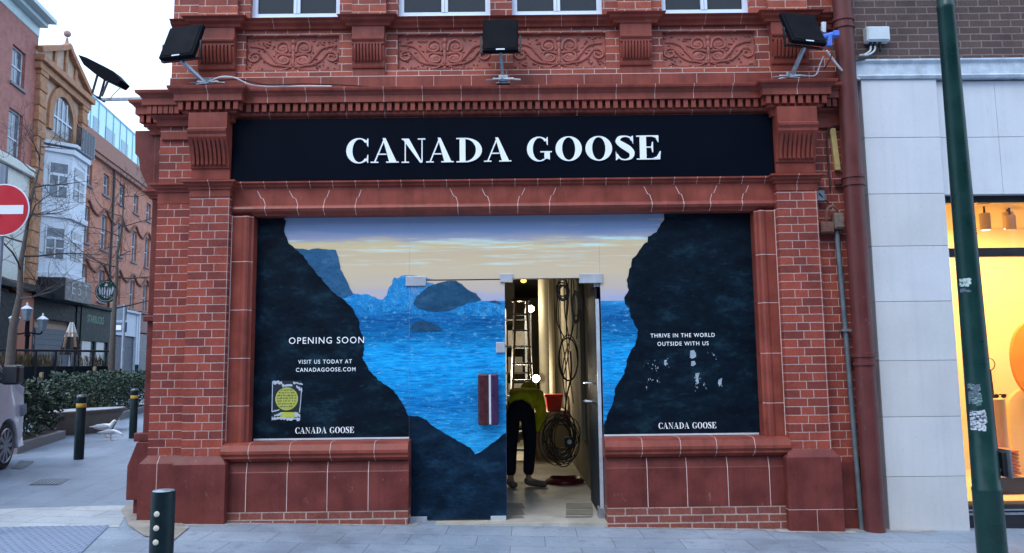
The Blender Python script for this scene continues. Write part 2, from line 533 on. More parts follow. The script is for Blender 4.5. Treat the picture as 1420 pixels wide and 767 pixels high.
CONC = surf('stained_concrete', (.29, .265, .225), .75, var=.35, scale=5, grain=40, bd=.003, dirt=(.42, .43, .44))

def ground_sheet(mb, xs, ys, dz):
    n = len(xs)
    vs = [(x, y, gz(x) + dz) for y in ys for x in xs]
    fs = [(j * n + i, j * n + i + 1, (j + 1) * n + i + 1, (j + 1) * n + i) for j in range(len(ys) - 1) for i in range(n - 1)]
    mb.add(vs, fs)
def strip(poly, dz):
    return [(x, y, gz(x) + dz) for x, y in poly]
mb = MB(); ground_sheet(mb, [-900, -30, 30, 900], [-900, 900], 0)
tag(mb.build('pavement', PAVE), kind='structure')
# lighter slabs along the shop front
mb = MB(); mb.add(strip([(-4.0, -9), (14, -9), (14, .6), (-4.0, .6)], .004), [(0, 1, 2, 3)])
tag(mb.build('shopfront_pavement', PAVEF), kind='structure')
gp = lambda u, v: tuple(G(u, v)[:2])
mb = MB(); mb.add(strip([gp(-320, 716), gp(155, 702), gp(182, 702), gp(165, 732), gp(-350, 735)], .008), [(0, 1, 2, 3, 4)])
tag(mb.build('kerb_band', BAND), kind='structure')
t0, t1, t2, t3 = gp(-330, 738), gp(152, 730), gp(112, 769), gp(-420, 790)
mb = MB(); mb.add(strip([t0, t1, t2, t3], .012), [(0, 1, 2, 3)])
tac = tag(mb.build('tactile_paving', TACT), kind='structure')
mb = MB()
ta, tb, td = Vector((*t1, 0)), Vector((*t0, 0)), Vector((*t2, 0))
ex, ey = (tb - ta), (td - ta)
nx, ny = int(ex.length / .068), int(ey.length / .066)
for i in range(nx):
    for j in range(ny):
        p = ta + ex * ((i + .5 + .5 * (j % 2)) / (nx + .5)) + ey * ((j + .5) / ny)
        mb.lathe((p.x, p.y, gz(p.x) + .0125), [(.024, 0), (.019, .005)], 8)
tag(mb.build('tactile_bumps', surf('tactile_bump', (.19, .235, .32), .55, var=.12), tac), kind='stuff')
mb = MB(); mb.add(strip([gp(168, 708), gp(190, 690), gp(215, 700), gp(240, 720), gp(262, 733), gp(240, 752), gp(200, 745), gp(178, 730)], .0135), [tuple(range(8))])
tag(mb.build('mortar_apron', CONC), kind='structure')

GRIT = surf('wall_foot_grit', (.30, .29, .28), .85, var=.4, scale=9, grain=50, bd=.004, dirt=(.14, .14, .145))
grit = [(-3.6, -.17), (-3.0, -.15), (-2.7, -.10), (-2.6, -.02), (-.95, -.01), (-.92, .10), (.95, .10), (.98, -.02), (2.4, -.03), (2.62, -.12), (3.3, -.14), (3.5, -.03), (4.2, -.02), (4.2, .12), (-3.6, .12)]
mb = MB(); fine = []
rg = random.Random(5)
for k in range(len(grit) - 1):
    for q in range(12):
        t = q / 12; a, b = grit[k], grit[k + 1]; jj = 0 if k >= 13 else rg.uniform(-.022, .018)
        fine.append((a[0] + (b[0] - a[0]) * t, a[1] + (b[1] - a[1]) * t + jj))
mb.add(strip(fine, .0065), [tuple(range(len(fine)))])
tag(mb.build('wall_foot_paving', GRIT), kind='structure')
# unseen terraces, added to shade the street and keep low sky off the shop
sid = empty('unseen_side_terrace', (-4.2, 14.4, .1), 'unseen brown brick terrace added to shade the side street', 'building')  # unseen, added to shade the side street and darken its reflections
opp = empty('unseen_opposite_terrace', (0, -15, 0), 'unseen dark brick terrace behind the viewer, added to block low sky', 'building')
# ================================================================== THE CORNER SHOP
shop = empty('brick_shop', (0, .1, 0), 'red brick and terracotta corner shop with dark fascia and sea mural windows', 'shop')
YB = .12
PX0, PX1, QX0, QX1 = X(257, 450, 0), X(313, 450, 0), X(1086.5, 450, 0), X(1144, 450, 0)
CX0, CX1 = X(212, 450, YB), X(1190, 450, YB)
# -- levels
z_base = Z(645, 280, -.09); z_base2 = Z(633, 280, 0)
z_cap = Z(273, 290, 0); z_as0 = Z(260, 700, .05); z_as1 = Z(248, 700, .03)
z_head = Z(295.5, 700, .10)
zc = {v: Z(v, 700, y) for v, y in ((117, -.12), (121, -.12), (129, -.06), (139.6, -.05), (141, 0), (153, 0), (158, .0), (169, .07))}
ZTOP = 8.2
# -- brick masses
for x0, x1 in ((CX0, PX0), (QX1, CX1)):
    mb = MB(); mb.box(x0, x1, YB, 9, -.4, zc[158])
    mb.build('brick_wall', BRICK, shop, origin=(QX1 if x0 > 0 else PX0, YB, z_base2))
for x0, x1 in ((PX0, PX1), (QX0, QX1)):
    mb = MB(); mb.box(x0, x1, 0, .3, -.3, z_cap)
    mb.build('brick_pier', BRICK, shop, bevel=.006, origin=(x0, 0, z_base2))
    mb = MB(); mb.box(x0 - .004, x1 + .004, -.004, .3, z_cap + .001, z_as0 + .01)
    mb.mat(1).box((x0 + x1) / 2 - .003, (x0 + x1) / 2 + .003, -.0055, .1, z_cap + .001, z_as0)
    mb.build('pier_cap', [TERRA, MORT], shop)
for bx in ((CX0 - .004, PX0, YB - .004, .4, Z(283, 240, YB), z_as0 + .002), (QX1, CX1, YB - .03, .4, Z(178, 1150, YB), Z(163, 1150, YB)),
           (CX0 + .02, PX0, YB - .03, .4, Z(195, 230, YB), Z(184, 230, YB))):
    mb = MB(); mb.box(*bx)
    mb.build('terracotta_band', TERRA, shop, bevel=.004)
# -- bases
prof = [(-.1, -.4), (.06, -.4), (.06, z_base), (.05, z_base + .01), (.0, z_base2), (-.1, z_base2)]
for path in ([(CX0, 5), (CX0, YB), (PX0, YB), (PX0, 0), (PX1, 0), (PX1, .1)], [(QX0, .1), (QX0, 0), (QX1, 0), (QX1, .12)]):
    mb = MB(); mb.sweep(path, prof)
    jp = [(-.1, -.4), (.0615, -.4), (.0615, z_base), (.0515, z_base + .011), (.0015, z_base2), (-.1, z_base2)]
    if path[0][0] < 0:
        mb.mat(1).sweep([(-3.56, YB), (-3.552, YB)], jp)
    else:
        zj = Z(708, 1130, -.09)
        mb.mat(1).box(QX0 - .0615, QX1 + .0615, -.0615, .05, zj, zj + .006)
        mb.mat(1).box(3.0, 3.006, -.0615, .05, -.3, zj)
    mb.build('pier_base', [TERRA_D, MORT], shop, bevel=.006)
mb = MB(); mb.box(QX1 + .062, CX1 + .02, YB - .03, .5, -.4, Z(640, 1190, YB))
zj = Z(706, 1185, YB)
mb.mat(1).box(QX1 + .062, CX1 + .022, YB - .032, .4, zj, zj + .006)
mb.build('wall_base', [TERRA_D, MORT], shop, bevel=.004)
# -- side pilaster on the street corner
mb = MB(); mb.box(CX0 - .20, CX0 - .002, .42, .95, Z(620, 195, .42), zc[158])
mb.prism([(CX0 - .31, .25), (CX0 - .31, Z(645, 195, .42)), (CX0 - .22, Z(612, 195, .42)), (CX0, Z(612, 195, .42)), (CX0, .25)], .34, 1.03, 'y')
mb.box(CX0 - .27, CX0, .37, 1.0, Z(612, 195, .42), Z(600, 195, .42))
mb.box(CX0 - .225, CX0, .37, 1.0, Z(446, 205, .42), Z(438, 205, .42))
mb.box(CX0 - .26, CX0, .40, .97, -.4, .26)
mb.prism([(CX0 - .195, zc[158] - .85), (CX0 - .25, zc[158] - .68), (CX0 - .36, zc[158] - .44), (CX0 - .38, zc[158] - .30), (CX0 - .42, zc[158] - .26), (CX0 - .43, zc[158]), (CX0, zc[158]), (CX0, zc[158] - .75)], .44, .92, 'y')
mb.build('side_pilaster', TERRA_D, shop, bevel=.01)
mb = MB(); mb.ball((CX0 - .02, .3, Z(213, 215, .3)), (.07, .07, .07)); mb.build('corner_boss', TERRA_D, shop, smooth=True)
# -- mural frame: jambs and head
xj = {u: X(u, 400, .08) for u in (318, 345, 1050, 1078)}
WL, WR = X(355, 400, .24), X(1045, 400, .24)
zs = Z(610, 450, .2)
JL = [(PX1 - .05, .08), (WL - .11, .08), (WL - .085, .065), (WL - .055, .06), (WL - .035, .075), (WL - .02, .11), (WL, .12), (WL, .33), (PX1 - .05, .33)]
JR = [(WR - (x - WL), y) for x, y in JL]
JR = [(QX0 + .05 if abs(x - JR[0][0]) < 1e-6 else x, y) for x, y in JR]
for J, uu, vs_ in ((JL, 335, (296, 363, 430, 497, 563)), (JR, 1060, (289, 353, 420, 490, 559))):
    mb = MB(); mb.prism(J, zs - .02, z_head - .001, 'z')
    cxm = sum(p[0] for p in J) / len(J)
    for v in vs_:
        z = Z(v, uu, .08)
        if z > z_head - .02: z = z_head - .012
        mb.mat(1).prism([(x, y - .0015) if y < .3 else (x, y) for x, y in J], z - .003, z + .0035, 'z')
    sx = PX1 + .003 if uu < 700 else QX0 - .011
    mb.box(sx, sx + .008, .076, .1, zs, z_head)
    mb.build('mural_jamb', [TERRA, MORT], shop)
HP = [(.33, z_as0 + .02), (.08, z_as0 + .02), (.08, z_head + .105), (.065, z_head + .09), (.055, z_head + .065), (.07, z_head + .04), (.11, z_head + .02), (.13, z_head), (.33, z_head)]
mb = MB(); mb.prism(HP, PX1 - .03, QX0 + .03, 'x')
for a, b in ((357, 368), (401, 413), (457, 449), (501, 493), (624, 635), (668, 679), (728, 718), (771, 762), (893, 904), (937, 948), (994, 985), (1038, 1029)):
    za, zb, zm = z_as0, z_head + .11, (z_as0 + z_head + .11) / 2
    xa, xb = X(a, 262, .08), X(b, 284, .08)
    q = xa + (xb - xa) * .45; q2 = xa + (xb - xa) * .75
    t = .0035
    mb.mat(1).prism([(xa - t, za), (xa + t, za), (q + t, zm), (q2 + t, zm - .01), (xb + t, zb), (xb - t, zb), (q2 - t, zm - .012), (q - t, zm - .002)], .0785, .12)
    mb.prism([(y - .0015 if y < .3 else y, z) for y, z in HP[2:]], xb - t, xb + t, 'x')
mb.build('mural_head', [TERRA, MORT], shop)
# -- astragal under the sign
hA = z_as1 - z_as0
AP = [(-.05, z_as0), (.015, z_as0), (.02, z_as0 + .3 * hA), (.045, z_as0 + .45 * hA), (.05, z_as0 + .7 * hA), (.075, z_as0 + .8 * hA), (.075, z_as1), (-.05, z_as1)]
PATH = [(CX0, 5), (CX0, 1.0), (CX0 - .21, .95), (CX0 - .21, .42), (CX0, .42), (CX0, YB), (PX0, YB), (PX0, 0), (PX1, 0), (PX1, .1), (QX0, .1), (QX0, 0), (QX1, 0), (QX1, YB), (CX1, YB)]
PATH2 = PATH[:1] + [(CX0, .95)] + PATH[3:]
PATH2[2:2] = [(CX0 - .21, .95)]
mb = MB(); mb.sweep(PATH2[:-2] + [(QX1, .12)], AP)
apj = [(o + .0015, z) for o, z in AP]
for k in range(24):
    x = PX1 + .1 + k * (QX0 - PX1 - .2) / 23
    mb.mat(1).sweep([(x, .1), (x + .005, .1)], apj)
for x in ((PX0 + PX1) / 2, (QX0 + QX1) / 2):
    mb.mat(1).sweep([(x, 0), (x + .005, 0)], apj)
mb.build('string_course', [TERRA, MORT], shop)
# -- sills, risers and plinth
DXL, DXR = X(567, 660, .06), X(839, 660, .06)
SLP = lambda u: [(.27, Z(611, u, .2)), (.05, Z(613, u, .05)), (-.005, Z(616.5, u, 0)), (-.03, Z(625, u, -.03)), (-.03, Z(629, u, -.03)), (-.008, Z(632, u, 0)),
                 (-.008, Z(635, u, 0)), (.03, Z(637.5, u, 0)), (.07, Z(640, u, .06)), (.27, Z(640, u, .06))]
for x0, x1, u, joints, rj in ((PX1 - .005, DXL, 440, (345, 402, 458, 519), (340, 397, 453, 510)), (DXR, QX0 + .005, 440, (890, 943, 993, 1046), (898, 953, 1010, 1068))):
    lo = [(y, z) for y, z in SLP(u)]
    mb = MB(); mb.prism(lo, x0, x1, 'x')
    for j in joints:
        x = X(j, 625, 0)
        mb.mat(1).prism([(y - .0015 if y < .2 else y, z + (.0015 if z > lo[3][1] else -.0015)) for y, z in lo], x, x + .005, 'x')
    mb.build('window_sill', [TERRA, MORT], shop)
    zt, z1_, z2_, z3_ = lo[-1][1], Z(655, u, .04), Z(709, u, .04), -.4
    rp = [(.3, zt - .002), (.062, zt - .002), (.04, z1_ + .01), (.035, z1_), (.035, z2_), (.3, z2_)]
    mb = MB(); mb.prism(rp, x0 + .012, x1, 'x')
    for j in rj:
        x = X(j, 690, .035)
        mb.mat(1).prism([(y - .002 if y < .2 else y, z) for y, z in rp], x, x + .007, 'x')
    mb.build('stall_riser', [TERRA_D, MORT], shop)
    mb = MB(); mb.box(x0 + .012, x1 - .004, .028, .3, z3_, z2_ - .002)
    mb.build('plinth', PLINTH, shop, origin=(x0, 0, z2_))
# -- main cornice
CP = [(-.06, zc[169]), (.03, zc[169]), (.035, zc[158]), (.075, zc[158] + .02), (.085, zc[153]), (.07, zc[153] + .001), (.07, zc[141]), (.14, zc[141] + .001), (.145, zc[139.6] + .005),
      (.145, zc[129] - .005), (.16, zc[129] + .01), (.165, zc[121] - .02), (.195, zc[121]), (.2, zc[117] - .01), (.2, zc[117]), (-.06, zc[117] + .04)]
mb = MB(); mb.sweep(PATH2, CP)
cpj = [(o + .0016, z) for o, z in CP]
for k in range(14):
    x = PX1 + .38 + k * .405
    if x < QX0 - .25: mb.mat(1).sweep([(x, .1), (x + .005, .1)], cpj)
for x in ((PX0 + PX1) / 2, (QX0 + QX1) / 2): mb.mat(1).sweep([(x, 0), (x + .006, 0)], cpj)
mb.mat(0)
zd0, zd1 = zc[153] + .004, zc[141]
def dent_run(a, b, n):
    a, b = Vector((*a, 0)), Vector((*b, 0))
    d = (b - a).normalized(); o = Vector((d.y, -d.x, 0))
    for i in range(n):
        p = a + (b - a) * ((i + .5) / n)
        q = [p - d * .023 + o * .06, p + d * .023 + o * .06, p + d * .023 + o * .128, p - d * .023 + o * .128]
        mb.prism([(v.x, v.y) for v in q], zd0, zd1, 'z')
dent_run((PX1 + .14, .1), (QX0 - .14, .1), 66)
for x0, x1 in ((PX0, PX1), (QX0, QX1)): dent_run((x0 - .12, 0), (x1 + .12, 0), 8)
dent_run((PX1, -.11), (PX1, -.02), 1); dent_run((QX0, .0), (QX0, -.11), 1)
dent_run((CX0 - .10, YB), (PX0 - .14, YB), 6); dent_run((QX1 + .14, YB), (CX1, YB), 4)
dent_run((CX0 - .33, .42), (CX0 - .1, .42), 3); dent_run((CX0 - .21, .95), (CX0 - .21, .42), 6); dent_run((CX0, 5), (CX0, 1.1), 40)
mb.build('cornice', [TERRA, MORT], shop)
# -- consoles on the piers
def console(x0, x1, y, z0, z1, dep, nf, name='console', curve=0):
    """bracket with a moulded head and a fluted, hollow-curved face; y = wall face, dep = projection"""
    h = z1 - z0
    def zz(t): return z0 + h * t
    body = [(.3, zz(0)), (y - .02, zz(0)), (y - .02, zz(.16)), (y - .035, zz(.17)), (y - .04, zz(.2))] + ([(y - .045, zz(.28))] if curve else [])
    pts = []
    for i in range(9):
        t = i / 8
        o = .045 + (dep - .07) * (t ** 1.7 if not curve else math.sin(t * math.pi / 2) ** .8)
        pts.append((y - o, zz((.30 if curve else .22) + (.32 if curve else .36) * t)))
    top = [(y - dep + .01, zz(.62)), (y - dep + .01, zz(.66)), (y - dep - .01, zz(.70)), (y - dep - .012, zz(.74)), (y - dep + .02, zz(.76)), (y - dep + .02, zz(1)), (.3, zz(1))]
    mb = MB(); mb.prism(body + pts + top, x0, x1, 'x')
    wd = (x1 - x0 - .04)
    for k in range(nf):
        xa = x0 + .02 + wd * (k + .12) / nf
        xb = x0 + .02 + wd * (k + .72) / nf
        q = [(yy - .022, z) for yy, z in pts]
        mb.prism([(y, pts[0][1] - .012)] + [(q[0][0] + .012, q[0][1] - .01)] + q + [(y, pts[-1][1])], xa, xb, 'x')
    return mb.build(name, TERRA, shop, bevel=.003)
for x0, x1 in ((PX0, PX1), (QX0, QX1)):
    mb = MB(); mb.box(x0 + .012, x1 - .012, .02, .3, z_as1, zc[158]); mb.build('pier_block', TERRA, shop)
    console(x0 + .005, x1 - .005, .02, z_as1 + .02, zc[158] + .01, .16, 8)
# -- upper storey
YU = .13
zb1, zb2 = Z(103, 700, .06), Z(95, 700, .1)
zp1, zp0 = Z(47, 650, .1), Z(94.5, 650, .1)
zs0, zs1 = Z(36, 700, .05), Z(23, 700, .02)
zw = Z(20, 640, .12)
mb = MB(); mb.box(CX0 + .1, CX1, .07, .4, zc[117] - .03, zb1)
for k in range(18):
    x = CX0 + .5 + k * .40
    mb.mat(1).box(x, x + .005, .0685, .1, zc[117], zb1)
mb.mat(1).box(CX0 + .1, CX1, .0690, .1, zb1 - .006, zb1 + .0015)
mb.build('blocking_course', [TERRA, MORT], shop)
panels = [(341, 470), (551.5, 681), (711, 840), (919, 1048)]
wins = [(350, 473), (553, 680), (710, 834.5), (916, 1037)]
xp = [(X(a, 70, .1), X(b, 70, .1)) for a, b in panels]
xw = [(X(a, 10, .16), X(b, 10, .16)) for a, b in wins]
mb = MB(); mb.box(CX0 + .1, CX1, .15, 9, zb1, zs0)
mb.box(CX0 + .1, CX1, .10, .16, zb1, zp0); mb.box(CX0 + .1, CX1, .10, .16, zp1, zs0)
edges = [CX0 + .1] + [e for p in xp for e in p] + [CX1]
for k in range(0, len(edges), 2): mb.box(edges[k], edges[k + 1], .10, .16, zp0, zp1)
mb.build('frieze_wall', BRICK_U, shop)
edges = [CX0 + .1] + [e for p in xw for e in p] + [CX1]
zwt = zw + 1.75
mb = MB()
for k in range(0, len(edges), 2): mb.box(edges[k], edges[k + 1], .10, .5, zs1 - .05, zwt)
mb.box(CX0 + .1, CX1, .10, .5, zwt, ZTOP)
mb.box(CX0 + .1, CX0 + .5, .5, 9, zs0, ZTOP); mb.box(CX1 - .4, CX1, .5, 9, zs0, ZTOP)
mb.build('upper_wall', BRICK_U, shop)
mb = MB(); mb.box(CX0 + .1, CX1, .5, 9, ZTOP - .2, ZTOP - .02); mb.box(CX0 + .5, CX1 - .4, 8.8, 9, zs0, ZTOP - .2)
mb.build('roof', BLACK, shop)  # unseen slab added to keep daylight out of the building
SP = [(-.1, zs0), (.03, zs0), (.04, zs0 + .03), (.075, zs0 + .05), (.085, zs0 + .075), (.11, zs0 + .085), (.115, zs1), (-.1, zs1 + .02)]
cb = [(-3.285, -2.89), (X(488, 60, .02), X(533, 60, .02)), (X(860, 60, .02), X(904, 60, .02)), (2.82, 3.22)]
path = [(CX0 + .1, .1)]
for a, b in cb: path += [(a - .03, .1), (a - .03, .03), (b + .03, .03), (b + .03, .1)]
mb = MB(); mb.sweep(path + [(CX1, .1)], SP)
for k in range(19):
    x = CX0 + .42 + k * .385
    if not any(a - .2 < x < b + .2 for a, b in cb):
        mb.mat(1).sweep([(x, .1), (x + .004, .1)], [(o + .0015, z) for o, z in SP])
mb.build('sill_band', [TERRA, MORT], shop)
for i, (a, b) in enumerate(cb):
    console(a, b, .09, zb1 - .01, zs0 + .005, .10, 9, 'corbel', 1)
for a, b in [(cb[1][0] - .03, cb[1][1] + .03), (cb[2][0] - .03, cb[2][1] + .03), (cb[0][0] - .03, cb[0][1] + .03), (cb[3][0] - .03, cb[3][1] + .03)]:
    mb = MB(); mb.box(a + .02, b - .02, .045, .12, zs1 + .015, ZTOP - .01)
    mb.build('upper_pier', BRICK_U, shop, origin=(a + .02, 0, zs1))
# relief panels with scrollwork
def relief(x0, x1, z0, z1, seed):
    rnd = random.Random(seed)
    cx, cz, hw, hh = (x0 + x1) / 2, (z0 + z1) / 2, (x1 - x0) / 2, (z1 - z0) / 2
    mb = MB(); mb.box(x0 + .002, x1 - .002, .142, .165, z0, z1)
    yb = .138
    def pt(a, b): return (cx + a * hw, yb, cz + b * hh)
    for s in (-1, 1):
        mb.tube(smooth_path([pt(.02 * s, -.75), pt(.16 * s, -.72), pt(.30 * s, -.60), pt(.46 * s, -.15), pt(.60 * s, .28), pt(.78 * s, .45), pt(.93 * s, .48)]), .0145, 6)
        mb.tube(smooth_path([pt(.22 * s, -.66), pt(.42 * s, -.62), pt(.60 * s, -.35), pt(.70 * s, -.02), pt(.80 * s, .12), pt(.92 * s, .02), pt(.95 * s, -.25), pt(.86 * s, -.42), pt(.76 * s, -.3), pt(.78 * s, -.08), pt(.85 * s, -.12)]), [.014] * 55 + [.010] * 6, 6)
        mb.tube(smooth_path([pt(.06 * s, .1), pt(.10 * s, .55), pt(.22 * s, .72), pt(.34 * s, .55), pt(.36 * s, .2), pt(.24 * s, .08), pt(.14 * s, .2), pt(.18 * s, .42), pt(.26 * s, .38)]), .0155, 6)
        mb.tube(smooth_path([pt(.05 * s, -.1), pt(.13 * s, -.05), pt(.28 * s, -.02), pt(.36 * s, -.22), pt(.30 * s, -.5), pt(.16 * s, -.55), pt(.10 * s, -.35), pt(.18 * s, -.2), pt(.24 * s, -.32)]), .0155, 6)
        mb.tube(smooth_path([pt(.03 * s, -.5), pt(.10 * s, -.8), pt(.26 * s, -.93)]), .010, 6)
        mb.ball(pt(.23 * s, .33), (.05, .010, .035), 10, 6); mb.ball(pt(.22 * s, -.32), (.055, .010, .045), 10, 6)
        for k in range(46):
            a, b = rnd.uniform(.36, .97), rnd.uniform(-.92, .92)
            mb.ball(pt(a * s, b), (rnd.uniform(.008, .017), rnd.uniform(.008, .016), rnd.uniform(.006, .012)), 6, 4)
        for k in range(9):
            a = R(k * 40); mb.ball(pt((.84 + .08 * math.cos(a)) * s, -.14 + .22 * math.sin(a)), (.012, .012, .012), 6, 4)
    mb.ball(pt(0, .70), (.028, .02, .034)); mb.ball(pt(0, .33), (.026, .018, .05)); mb.ball(pt(0, -.05), (.02, .015, .07)); mb.ball(pt(0, -.5), (.015, .015, .06)); mb.ball(pt(0, -.9), (.02, .014, .02))
    mb.build('relief_panel', TERRA_L, shop, smooth=True)
for i, (a, b) in enumerate(xp): relief(a, b, zp0, zp1, i)
for a, b in xw:
    mid = (a + b) / 2
    mb = MB(); t = .055
    mb.box(a, b, .17, .23, zw, zw + .05); mb.box(a, a + t, .17, .23, zw + .05, zwt); mb.box(b - t, b, .17, .23, zw + .05, zwt)
    mb.box(mid - .035, mid + .035, .165, .23, zw + .05, zwt); mb.box(a + t, b - t, .17, .23, zwt - .06, zwt)
    mb.box(a - .02, b + .02, .14, .24, zw - .035, zw - .001)
    mb.mat(1).box(mid - .004, mid + .004, .163, .17, zw + .05, zwt)
    f = mb.build('window', [FRAMEW, STEEL], shop)
    for p, q in ((a + t, mid - .035), (mid + .035, b - t)):
        mb = MB(); mb.box(p, q, .20, .21, zw + .05, zwt - .06); mb.build('pane', WGLASS, f)
        mb = MB(); mb.box(p, q, .192, .199, zw + .9, zw + .94); mb.build('sash_bar', FRAMEW, f)

# ------------------------------------------------------------------ fascia sign
sx0, sx1 = X(321, 210, .0), X(1074, 205, .0)
zf0, zf1 = z_as1 + .004, Z(168, 700, .0)
sign = empty('fascia_sign', ((sx0 + sx1) / 2, .04, zf0), 'long black fascia board with white raised serif lettering above the mural windows', 'sign')
mb = MB(); mb.box(PX1 + .002, QX0 - .002, .03, .098, zf0, zf1 + .06); mb.build('board', SIGNM, sign, bevel=.006)
for ch, a, b, v0, v1 in (('C', 480, 510.5, 225.8, 192), ('A', 514, 553, 225.5, 192), ('N', 557, 589.8, 225.5, 192), ('A', 591, 629, 225, 191.5), ('D', 632.7, 668.3, 224.8, 191),
                         ('A', 671, 709, 224, 191), ('G', 730.8, 765.2, 223, 190), ('O', 770.5, 807, 222.4, 189.4), ('O', 812, 849, 222, 189), ('S', 854, 880, 221.6, 188.2), ('E', 883, 916.3, 221, 187.6)):
    mb = MB(); z0, z1 = Z(v0, (a + b) / 2, .01), Z(v1, (a + b) / 2, .01)
    glyph(mb, ch, X(a, 208, .01), X(b, 208, .01), z0, z1 - z0, .015, .0148, .0008)
    mb.build('letter', WHITE, sign)

# ================================================================== PRINTED SEASCAPE on the glazing
YW = .25
def wpos(nt): return N(nt, 'ShaderNodeNewGeometry').outputs['Position']
def zlev(v): return Z(v, 690, YW)
def print_mat(name, build, rough=.45):
    m, nt, b = base_mat(name, rough, spec=.14)
    p = wpos(nt)
    sx = N(nt, 'ShaderNodeSeparateXYZ'); nt.links.new(p, sx.inputs[0])
    nt.links.new(build(nt, p, sx), b.inputs['Base Color'])
    return m
def zfac(nt, sx, z0, z1, wob=None):
    m = N(nt, 'ShaderNodeMapRange'); m.inputs[1].default_value = z0; m.inputs[2].default_value = z1
    z = sx.outputs[2] if wob is None else math_(nt, 'ADD', sx.outputs[2], wob)
    nt.links.new(z, m.inputs[0])
    return m.outputs[0]
def sky_print(nt, p, sx):
    n = noise(nt, mapping(nt, p, (1.1, 1, 9)), 1.3, 5, .6)
    wob = math_(nt, 'MULTIPLY', math_(nt, 'SUBTRACT', n.outputs[0], .5), .22)
    z0, z1 = zlev(425), zlev(293)
    def f(v): return (zlev(v) - z0) / (z1 - z0)
    c = ramp(nt, [(0, (.36, .42, .62)), (f(412), (.44, .45, .58)), (f(398), (.60, .50, .42)), (f(375), (.66, .54, .36)), (f(350), (.66, .52, .34)), (f(338), (.74, .60, .34)),
                  (f(331), (.42, .43, .52)), (f(318), (.24, .34, .55)), (1., (.28, .37, .54))], zfac(nt, sx, z0, z1, wob)).outputs[0]
    # thin bright cloud edges
    n2 = noise(nt, mapping(nt, p, (.9, 1, 16)), 1.6, 4, .6)
    band = ramp(nt, [(f(372), (0, 0, 0)), (f(362), (.8, .8, .8)), (f(352), (.15, .15, .15)), (f(343), (1, 1, 1)), (f(334), (1, 1, 1)), (f(328), (0, 0, 0))], zfac(nt, sx, z0, z1, wob)).outputs[0]
    k = math_(nt, 'MULTIPLY', band, ramp(nt, [(.50, (0, 0, 0)), (.66, (1, 1, 1))], n2.outputs[0]).outputs[0])
    c = mix(nt, k, c, (.66, .86, .80))
    n3 = noise(nt, mapping(nt, p, (.8, 1, 6), (3.1, 0, .4)), 1.5, 5, .6)
    rt = N(nt, 'ShaderNodeMapRange'); rt.inputs[1].default_value = .4; rt.inputs[2].default_value = 1.4
    nt.links.new(sx.outputs[0], rt.inputs[0])
    k3 = math_(nt, 'MULTIPLY', math_(nt, 'MULTIPLY', ramp(nt, [(.50, (0, 0, 0)), (.58, (1, 1, 1))], n3.outputs[0]).outputs[0], rt.outputs[0]),
               ramp(nt, [(f(335), (0, 0, 0)), (f(322), (1, 1, 1)), (f(308), (1, 1, 1)), (f(300), (0, 0, 0))], zfac(nt, sx, z0, z1, wob)).outputs[0])
    return mix(nt, k3, c, (.72, .60, .36))
def sea_print(nt, p, sx):
    z0, z1 = zlev(640), zlev(385)
    def f(v): return (zlev(v) - z0) / (z1 - z0)
    n = noise(nt, mapping(nt, p, (1.5, 1, 9)), 2.2, 8, .68)
    wob = math_(nt, 'MULTIPLY', math_(nt, 'SUBTRACT', n.outputs[0], .5), .25)
    c = ramp(nt, [(0, (.025, .33, .70)), (f(600), (.014, .29, .66)), (f(560), (.006, .19, .52)), (f(520), (.007, .31, .74)), (f(490), (.009, .33, .78)), (f(465), (.005, .155, .41)),
                  (f(445), (.006, .115, .34)), (f(430), (.010, .16, .44)), (f(415), (.025, .27, .64)), (1, (.06, .30, .62))], zfac(nt, sx, z0, z1, wob)).outputs[0]
    n2 = noise(nt, mapping(nt, p, (3.5, 1, 30)), 2.0, 7, .7)
    c = mix(nt, .85, c, ramp(nt, [(.35, (.30, .38, .46)), (.5, (1, 1, 1)), (.62, (2.0, 1.5, 1.22))], n2.outputs[0]).outputs[0], 'MULTIPLY')
    n3 = noise(nt, mapping(nt, p, (5, 1, 14)), 3.0, 8, .75)
    c = mix(nt, ramp(nt, [(.56, (0, 0, 0)), (.66, (.7, .7, .7))], n3.outputs[0]).outputs[0], c, (.18, .56, .86))
    return c
def foam_print(nt, p, sx):
    n = noise(nt, p, 9, 8, .75)
    return ramp(nt, [(.34, (.012, .21, .58)), (.52, (.025, .30, .66)), (.72, (.12, .46, .78))], n.outputs[0]).outputs[0]
def rock_print(lo, mid, hi, sc=3.2):
    def fn(nt, p, sx):
        q = mapping(nt, p, (1, 1, 1.8), rot=(0, .5, 0))
        n = noise(nt, q, sc, 12, .72)
        v = N(nt, 'ShaderNodeTexVoronoi'); v.inputs['Scale'].default_value = sc * 2.6
        wv = N(nt, 'ShaderNodeVectorMath', operation='MULTIPLY_ADD')
        nt.links.new(n.outputs[1], wv.inputs[0]); wv.inputs[1].default_value = (.35, .35, .35); nt.links.new(q, wv.inputs[2])
        nt.links.new(wv.outputs[0], v.inputs['Vector'])
        c = ramp(nt, [(.38, lo), (.54, mid), (.70, hi)], n.outputs[0]).outputs[0]
        c = mix(nt, .6, c, ramp(nt, [(0, (.5, .5, .5)), (.5, (1.25, 1.25, 1.25))], v.outputs[0]).outputs[0], 'MULTIPLY')
        n2 = noise(nt, mapping(nt, p, (4, 1, 10), rot=(0, .35, 0)), 3, 8, .7)
        return mix(nt, ramp(nt, [(.58, (0, 0, 0)), (.70, (.8, .8, .8))], n2.outputs[0]).outputs[0], c, hi)
    return fn
SKYP = print_mat('print_sky', sky_print)
SEAP = print_mat('print_sea', sea_print)
FOAMP = print_mat('print_foam', foam_print)
